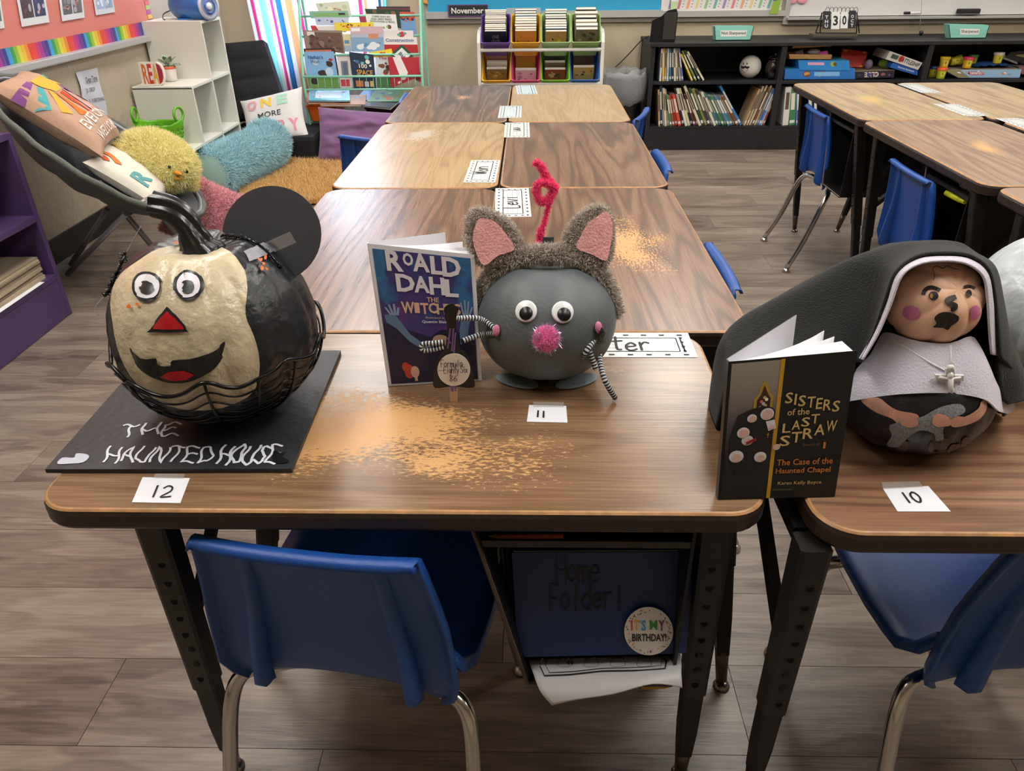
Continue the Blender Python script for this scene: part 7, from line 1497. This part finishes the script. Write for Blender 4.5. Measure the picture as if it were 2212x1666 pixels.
# painted arms and lamb on the body
b = B(); SKN = M('#b98871', .5, var=.15, vscale=90)
traced(b, [S3(*p) for p in ((975, 975), (1070, 965), (1130, 1010), (1190, 1040), (1290, 1060), (1300, 1100), (1260, 1135), (1190, 1120), (1150, 1085), (1060, 1050), (1000, 1010))], ns, SKN, 6, .0014); W(b, 'painted_arm', t)
b = B(); traced(b, [S3(*p) for p in ((1480, 1060), (1560, 1075), (1640, 1030), (1660, 985), (1690, 985), (1685, 1040), (1640, 1095), (1560, 1125), (1490, 1130))], ns, SKN, 6, .0014); W(b, 'painted_arm', t)
b = B(); FW = M('#77777a', .7, var=.45, vscale=500)
traced(b, [S3(*p) for p in ((1140, 1120), (1300, 1080), (1380, 1040), (1440, 1015), (1520, 1000), (1560, 1020), (1555, 1055), (1480, 1090), (1440, 1150), (1445, 1200), (1400, 1210), (1390, 1170), (1310, 1150), (1240, 1190), (1185, 1245), (1120, 1235), (1150, 1180))], ns, FW, 6, .0018); W(b, 'painted_lamb', t)
b = B(); traced(b, oval(*S3(1428, 1095), 20, 14, 14, .2, .1, 2), ns, SKN, 5, .0024); traced(b, oval(*S3(1245, 1095), 20, 13, 14, .2, .1, 5), ns, SKN, 5, .0024); W(b, 'painted_hand', t)
rn = random.Random(9); b = B()
for k in range(9): traced(b, oval(*S3(1150+rn.uniform(0, 480), 1255+rn.uniform(-40, 50)), 6, 11, 8, rn.uniform(0, 1), .2, k), ns, M('#4a3430', .5), 5, .0014)
W(b, 'painted_spot', t)
# white bib: a felt cape over the body
cape = B(); rows = []
for k in range(11):
    f = k/10; z = .862-.125*f**1.35; r_ = .030+.082*f**.8
    rows.append([V((.476+r_*1.02*cos(g)+.008*f*cos(5*g)*f, .803+r_*sin(g)+.004*f*sin(7*g), z-.004*cos(4*g)*f)) for g in [2*pi*j/72 for j in range(72)]])
cape.grid(rows, PAPER, wrap=True); cs = on_bvh(bvh_of(cape), on_y(.79)); FELT = M('#c9c5d2', .92, bump=.6, bscale=420, sheen=.1)
b = B(); traced(b, [S3(*p) for p in ((1090, 600), (1140, 590), (1300, 640), (1480, 650), (1600, 610), (1650, 660), (1700, 760), (1750, 880), (1800, 960), (1860, 1000), (1840, 1052), (1765, 1045), (1700, 985), (1600, 955), (1440, 938), (1200, 945), (1050, 962), (860, 985), (905, 900), (945, 800), (1020, 720), (1060, 650))], cs, FELT, 10, .001, .0022, True); W(b, 'white_bib', t)
# wimple and veil as lofted felt sheets
def loft(b, rings, m, k=6):
    R_ = [smoothline(r, k) for r in rings]; n = len(R_[0]); cols = [smoothline([r[i] for r in R_], 5) for i in range(n)]
    return b.grid([list(x) for x in zip(*cols)], m, True)
def ring3(pts): return [Py(*S3(x, y), Y) for x, y, Y in pts]
w0 = ring3([(975, 745, .745), (1060, 600, .748), (1135, 430, .752), (1200, 260, .756), (1300, 190, .76), (1440, 168, .762), (1580, 185, .762), (1680, 260, .76), (1705, 400, .758), (1715, 560, .756), (1728, 715, .756)])
w1 = ring3([(955, 735, .752), (1040, 590, .757), (1110, 420, .762), (1170, 250, .768), (1290, 158, .772), (1450, 138, .775), (1600, 155, .775), (1705, 240, .772), (1738, 400, .768), (1748, 560, .766), (1758, 720, .764)])
w2 = ring3([(985, 750, .80), (1075, 590, .82), (1130, 420, .835), (1190, 260, .845), (1300, 190, .85), (1450, 170, .85), (1590, 190, .85), (1680, 270, .845), (1705, 410, .835), (1722, 560, .82), (1735, 710, .80)])
b = B(); loft(b, [w0, w1, [a.lerp(c, .35)+V((0, 0, .004)) for a, c in zip(w1, w2)]], FELT); ob = W(b, 'white_wimple', t); md = ob.modifiers.new('t', 'SOLIDIFY'); md.thickness = .0022
VEIL = M('#0f1211', .95, bump=.8, bscale=500, sheen=.08)
v0 = ring3([(955, 752, .747), (1030, 600, .754), (1100, 400, .760), (1165, 235, .766), (1290, 140, .770), (1450, 118, .772), (1610, 138, .772), (1715, 225, .770), (1752, 400, .766), (1765, 560, .762), (1775, 730, .758)])
v1 = ring3([(900, 760, .775), (960, 560, .80), (1040, 360, .82), (1120, 190, .83), (1270, 100, .835), (1430, 82, .835), (1600, 110, .835), (1740, 200, .83), (1800, 420, .82), (1840, 640, .80), (1880, 860, .78)])
v2 = [V(p) for p in ((.30, .79, .70), (.335, .86, .80), (.385, .90, .865), (.42, .90, .90), (.45, .90, .915), (.48, .90, .918), (.52, .90, .905), (.555, .895, .88), (.585, .88, .83), (.605, .85, .77), (.61, .81, .72))]
v2[0] = Py(1590, 800, .79); v2[1] = Py(1640, 690, .86); v2[2] = Py(1760, 605, .88); v2[3] = Py(1830, 560, .885); v2[4] = Py(1900, 535, .885); v2[5] = Py(1960, 522, .885); v2[6] = Py(2060, 530, .88)
v3 = [Py(1565, 850, .80), Py(1556, 735, .875), Py(1620, 690, .93), Py(1700, 650, .95), Py(1800, 600, .955), Py(1900, 560, .955), V((.53, .96, .83)), V((.57, .955, .80)), V((.60, .94, .76)), V((.625, .90, .73)), V((.635, .84, .70))]
v3 = [V((p.x, p.y, max(p.z, TZ+.003))) for p in v3]
v4 = [V((p.x*1.0, p.y+(.06 if 2 < i < 9 else .012), TZ+.003)) for i, p in enumerate(v3)]
b = B(); loft(b, [v0, v1, v2, v3, v4], VEIL, 6); ob = W(b, 'black_veil', t); md = ob.modifiers.new('t', 'SOLIDIFY'); md.thickness = .003; md.offset = -1
b = B(); rr_ = [ring3([(1755, 560, .772), (1760, 700, .765), (1765, 800, .76), (1785, 960, .755), (1830, 1003, .752)]), ring3([(1790, 480, .80), (1830, 640, .79), (1870, 760, .78), (1900, 870, .77), (1912, 985, .765)]), ring3([(1800, 560, .84), (1860, 660, .83), (1905, 780, .82), (1960, 880, .81), (1975, 960, .80)])]; loft(b, rr_, VEIL, 5); ob = W(b, 'black_veil', t); md = ob.modifiers.new('t', 'SOLIDIFY'); md.thickness = .003
# crucifix on a cord
b = B(); cy_ = .688
def cp(x, y, o=0): h = cs(*S3(x, y))[0]; return V((h.x, h.y-.002-o, h.z))
CW = M('#dcd9d8', .35)
b.tube(smoothline([cp(1120, 612), cp(1230, 675), cp(1360, 755), cp(1468, 812)], 4), .0011, CW, 6); b.tube([cp(1480, 655), cp(1484, 725), cp(1482, 790)], .0011, CW, 6); W(b, 'necklace_cord', t)
X_ = lambda x, y, o=0: Py(*S3(x, y), cp(1480, 860).y-.003-o)
b = B()
def bar(p0, p1, p2, p3, d=.0035): P = [X_(*p) for p in (p0, p1, p2, p3)]; b.hexa(P+[p_+V((0, d, 0)) for p_ in P], CW)
bar((1465, 1050), (1517, 1048), (1510, 800), (1462, 800)); bar((1403, 868), (1562, 870), (1566, 838), (1400, 835)); W(b, 'cross', t)
b = B(); b.ell(X_(1486, 838, .001), (.0035, .003, .0042), CW, 12, 8); b.tube([X_(1422, 846, .001), X_(1484, 858, .001), X_(1546, 848, .001)], .0016, CW, 6); b.tube([X_(1485, 850, .001), X_(1488, 920, .001), X_(1490, 990, .001)], [.0035, .0028, .0018], CW, 8); b.ell(X_(1486, 790), (.0042, .003, .0035), CW, 12, 8); b.ell(X_(1496, 1005, .001), (.002, .002, .002), CW, 8, 6); W(b, 'relief_figure', t)
# ---- white pumpkin at the right edge
t = thing('white_pumpkin', 'white painted pumpkin cut off by the right edge behind the nun', 'pumpkin', (.78, .96, TZ))
b = pumpkin_b((.765, .97, TZ+.105), .128, .104, 12, .05, M('#b3bcc0', .28, bump=1.5, bscale=45), bumpy=.01); W(b, 'pumpkin_body', t)
b = B(); ridged(b, [V((.765, .97, TZ+.185)), V((.765, .975, TZ+.215)), V((.78, .98, TZ+.245))], [.02, .014, .012], 5, M('#8a8a78', .6), .25, 30); W(b, 'stem', t)
# ================================================================== NAME CARDS ON THE DESKS
def name_card(label, c, rz, w_=.245, h_=.088, text=None, tb=(.3, .2, .6, .8), seed=0, z=TZ):
    t = thing('name_card', label, 'card', (c[0], c[1], z), rz, 'laminated name cards on the desks'); q = rect((0, 0, .0008), w_, h_); b = B()
    b.hexa([q.pt(0, 0, 0), q.pt(1, 0, 0), q.pt(1, 1, 0), q.pt(0, 1, 0)]+[q.pt(0, 0, -.0006), q.pt(1, 0, -.0006), q.pt(1, 1, -.0006), q.pt(0, 1, -.0006)], M('#d8dcdc', .12)); b.build('card', t)
    b = B(); rn = random.Random(seed)
    for k in range(9):
        for y in (.10, .90): dash = (k+.5)/9; flat(b, q, dash-.022, y-.035, dash+.012, y+.02, INK, .0004)
    for k in range(4):
        for x in (.03, .93): flat(b, q, x, .2+.18*k, x+.02, .27+.18*k, INK, .0004)
    for y in (.22, .77): flat(b, q, .09, y-.012, .91, y+.012, INK, .0005)
    for x in (.09, .91): flat(b, q, x-.004, .22, x+.004, .77, INK, .0005)
    for y in (.36, .50, .64): flat(b, q, .10, y-.004, .90, y+.004, M('#777a7c', .4), .00045)
    ob = b.build('printed_border', t); ob['kind'] = 'stuff'
    if text: b = B(); hand(b, q, text, tb[0], tb[1], tb[2], tb[3], INK, .0042, .25, off=.0007, seed=seed); b.build('lettering', t)
    return t
name_card('name card lettered Levi on the desk seam behind the mouse ears', (-.044, 1.836), pi/2+.03, text='Levi', tb=(.28, .34, .68, .78), seed=1)
name_card('name card with scribbled name on the pale oak desk', (-.136, 2.138), pi/2-.02, text='Won', tb=(.35, .34, .68, .80), seed=2)
name_card('name card on the second row walnut desk beside the seam', (-.046, 2.694), pi/2+.01, text='uu', tb=(.40, .40, .62, .78), seed=3)
name_card('name card with peeling corner on the third row walnut desk', (-.078, 3.028), pi/2, seed=4)
name_card('name card at the far end of the third row oak desk', (-.018, 3.545), pi/2+.05, seed=5)
name_card('name card lettered Carter partly hidden behind the mouse pumpkin', (.130, 1.057), 0, .262, .084, 'Carter', (.25, .28, .74, .80), 6)
for i, (x, y, r_, lb) in enumerate(((1.716, 3.512, pi/2-.0, 'name card on the far oak desk by the bookcase'), (1.648, 3.010, pi/2+.0, 'name card at the near end of the far oak desk at right'), (1.735, 2.72, pi/2+.02, 'name card cut by the right edge on the brown desk'))): name_card(lb, (x, y), r_, seed=10+i)
b = B(); b.tube([V((.245, 1.035, TZ+.0018)), V((.244, 1.075, TZ+.0018))], .0012, INK, 6); t = [o for o in COL.objects if 'Carter' in str(o.get('label', ''))][0]; W(b, 'pen_mark', t)
# ================================================================== THINGS IN THE DESK BOXES
t = thing('pocket_folder', 'dark blue folder with black handwriting in the front desk box', 'folder', (.07, .69, .42))
q = Quad(Py(1120, 1420, .668), Py(1482, 1412, .668), Py(1500, 1192, .71), Py(1107, 1194, .71)); FBm = M('#0f2c60', .5); b = B()
for k in range(3): o = -.004*k; b.hexa([q.pt(0, 0, o), q.pt(1, 0, o), q.pt(1, 1, o), q.pt(0, 1, o)]+[q.pt(0, 0, o-.001), q.pt(1, 0, o-.001), q.pt(1, 1, o-.001), q.pt(0, 1, o-.001)], FBm if k != 1 else PAGE)
b.hexa([q.pt(-.004, 0, 0), q.pt(.004, 0, 0), q.pt(.004, 1, 0), q.pt(-.004, 1, 0)]+[q.pt(-.004, 0, -.009), q.pt(.004, 0, -.009), q.pt(.004, 1, -.009), q.pt(-.004, 1, -.009)], FBm); W(b, 'folder', t)
b = B(); hand(b, q, 'Home', .24, .72, .48, .98, INK, .0022, .2, off=.0008); hand(b, q, 'Folder!', .20, .46, .62, .70, INK, .0024, .2, off=.0008); W(b, 'lettering', t)
t = thing('birthday_sticker', 'round white birthday sticker with coloured confetti dots on blue folder', 'sticker', Py(1401, 1362, .66))
qs = Quad(Py(1348, 1414, .664), Py(1455, 1414, .664), Py(1452, 1310, .684), Py(1348, 1310, .684)); b = B(); disc(b, qs, .5, .5, .5, .5, M('#cfc9c4', .4), .002, 40); disc(b, qs, .5, .5, .5, .5, M('#cfc9c4', .4), .0015, 40); W(b, 'disc', t)
b = B(); rn = random.Random(7)
for k in range(60): g = rn.uniform(0, 2*pi); r_ = rn.uniform(.39, .47); disc(b, qs, .5+r_*cos(g), .5+r_*sin(g), .013, .013, M(rn.choice(['#5a2a5a', '#c94a2a', '#2a2a3a', '#3a8a6a', '#c9962a']), .4), .0026, 7)
ob = W(b, 'confetti_dots', t); ob['kind'] = 'stuff'
b = B()
for ch, x, x1, y0, c_ in zip("IT'SMY", (.14, .20, .32, .35, .52, .70), (.17, .31, .335, .45, .68, .83), (.53, .53, .68, .52, .54, .52), ('#c0342c', '#d59a2c', '#3a9ac0', '#3a8ac0', '#3a8a3a', '#6a2a6a')): put(b, qs, ch, x, y0, x1, .74, M(c_, .4), .03, .0028)
W(b, 'lettering', t); b = B(); put(b, qs, 'BIRTHDAY!', .16, .30, .86, .46, INK, .025, .0028); W(b, 'lettering', t)
t = thing('worksheet', 'crumpled white maths worksheet hanging out of the front desk box', 'paper', (.07, .65, .39))
cols = [((1140, 1424), (1150, 1450), (1166, 1492), (1192, 1524)), ((1220, 1420), (1225, 1450), (1235, 1490), (1245, 1512)), ((1310, 1418), (1315, 1445), (1320, 1480), (1325, 1500)), ((1400, 1416), (1402, 1440), (1405, 1465), (1410, 1478)), ((1470, 1414), (1472, 1435), (1472, 1460), (1474, 1486))]
rows = [[Py(*c_[k], (.690, .660, .636, .628)[k]) for c_ in cols] for k in range(4)]; rows = [smoothline(r, 4) for r in rows]; rows = [list(r) for r in zip(*[smoothline(c_, 4) for c_ in zip(*rows)])]
b = B(); b.grid(rows, M('#c9c6c9', .8)); ob = W(b, 'sheet', t); md = ob.modifiers.new('t', 'SOLIDIFY'); md.thickness = .0006
wst = bvh_of(b)
def wsf(x, y): p, n = on_bvh(wst, on_y(.66))(x, y); return p+n*.0012, n
b = B(); surfline(b, wsf, [(1172, 1422), (1176, 1461), (1300, 1452), (1437, 1447), (1425, 1416)], .0022, INK, .0006, 2); surfline(b, wsf, [(1183, 1422), (1187, 1455), (1300, 1446), (1428, 1441), (1418, 1416)], .0010, INK, .0006, 2)
for x in (1221, 1277, 1335, 1392): surfline(b, wsf, [(x-10, 1422), (x-16, 1440), (x, 1443), (x+16, 1439), (x+10, 1422)], .0006, INK, .0006, 3); surfline(b, wsf, [(x-13, 1430), (x, 1432), (x+13, 1430)], .0005, INK, .0006, 2)
ob = W(b, 'printed_lines', t); ob['kind'] = 'stuff'
b = B()
for x, s_ in ((1221, '11x4'), (1277, '6x4'), (1335, '4x7'), (1392, '3x4')): qq = Quad(wsf(x-9, 1426)[0], wsf(x+9, 1426)[0], wsf(x+9, 1418)[0], wsf(x-9, 1418)[0]); put(b, qq, s_, 0, 0, 1, 1, INK, .0, .0008)
qq = Quad(wsf(1224, 1440)[0], wsf(1238, 1440)[0], wsf(1238, 1430)[0], wsf(1224, 1430)[0]); put(b, qq, '44', 0, 0, 1, 1, INK, .0, .0008)
ob = W(b, 'printed_numbers', t); ob['kind'] = 'stuff'
t = thing('loose_papers', 'crumpled dark papers standing left of the blue folder in desk box', 'paper', (.0, .72, .5)); rn = random.Random(5)
for k in range(4):
    b = B(); x = 1078+9*k; P = smoothline([Py(x-4, 1195, .70+.01*k), Py(x+4, 1260, .695+.01*k), Py(x+14, 1330, .69), Py(x+32, 1405, .685)], 3); b.grid([[p_+V((.0, 0, 0)), p_+V((.004+.003*sin(i), .10, .0))] for i, p_ in enumerate(P)], [M('#8d8578', .8), M('#5a5f78', .8), M('#a9a5a0', .8), M('#b9b6b9', .8)][k]); W(b, 'sheet', t)
def pencil(label, p0, p1, col, r_=.0038):
    t = thing('pencil', label, 'pencil', p0); p0, p1 = V(p0), V(p1); d = (p1-p0).normalized(); b = B(); b.tube([p0, p1-d*.018], r_, M(col, .4), 6, smooth=False); W(b, 'barrel', t); b = B(); b.tube([p1-d*.018, p1], [r_, .0006], M('#c9a070', .7), 8); W(b, 'tip', t)
zt_p = TZ-.056
pencil('orange pencil lying on the pencil tray of the front desk', Py(1217, 1160, .672), Py(1040, 1161, .675), '#c8562a')
pencil('dark blue pencil lying beside the orange one on the tray', Py(1050, 1171, .668), Py(1296, 1172, .668), '#1c2338', .003)
t = thing('crayon', 'short yellow crayon lying at the bottom of the front desk box', 'crayon', (.17, .68, .39)); b = B(); a = Py(1385, 1483, .665); c_ = Py(1436, 1481, .665); b.tube([a, c_], .0045, M('#b58a1c', .5), 8); W(b, 'wrapper', t); b = B(); b.tube([c_, c_+V((.008, 0, 0))], [.0042, .002], M('#c99a22', .5), 8); W(b, 'tip', t)
t = thing('highlighter', 'bright yellow highlighter on the tray of right hand desk', 'highlighter', (1.22, 2.2, .63)); a, c_ = Px(2045, 417, 1.225), Px(2085, 437, 1.225); b = B(); b.tube([a, a.lerp(c_, .7)], .0085, M('#d2dc1f', .35), 10); W(b, 'barrel', t); b = B(); b.tube([a.lerp(c_, .7), c_], [.0085, .006], M('#c3cc18', .35), 10); W(b, 'cap', t)
t = thing('crumpled_paper', 'crumpled printed paper stuffed beside the yellow highlighter', 'paper', (1.25, 2.1, .63)); rn = random.Random(2); b = B()
rows = [[Px(x+rn.uniform(-3, 3), y+rn.uniform(-3, 3), 1.24+.02*rn.random()) for x in range(2074, 2135, 10)] for y in range(388, 436, 9)]; b.grid(rows, M('#9a9996', .8), False); W(b, 'sheet', t)
b = B()
for k in range(16): p_ = rows[rn.randrange(1, 5)][rn.randrange(1, 6)]; b.ell(p_+V((-.006, 0, rn.uniform(-.01, .01))), (.001, .006, .004), INK, 8, 5)
ob = W(b, 'printed_marks', t); ob['kind'] = 'stuff'

# small flat marks that cannot be picked apart one by one
for o in COL.objects:
    if o.parent is not None and o.name.split('.')[0] in ('print', 'spine_print', 'lettering', 'drawn_shapes', 'drawn_figures', 'drawn_window', 'drawn_face', 'painted_spot', 'orange_spot', 'purple_trim', 'stripes', 'picture', 'relief_figure', 'paper_scraps', 'cracks', 'striped_border', 'scalloped_border'): o['kind'] = 'stuff'
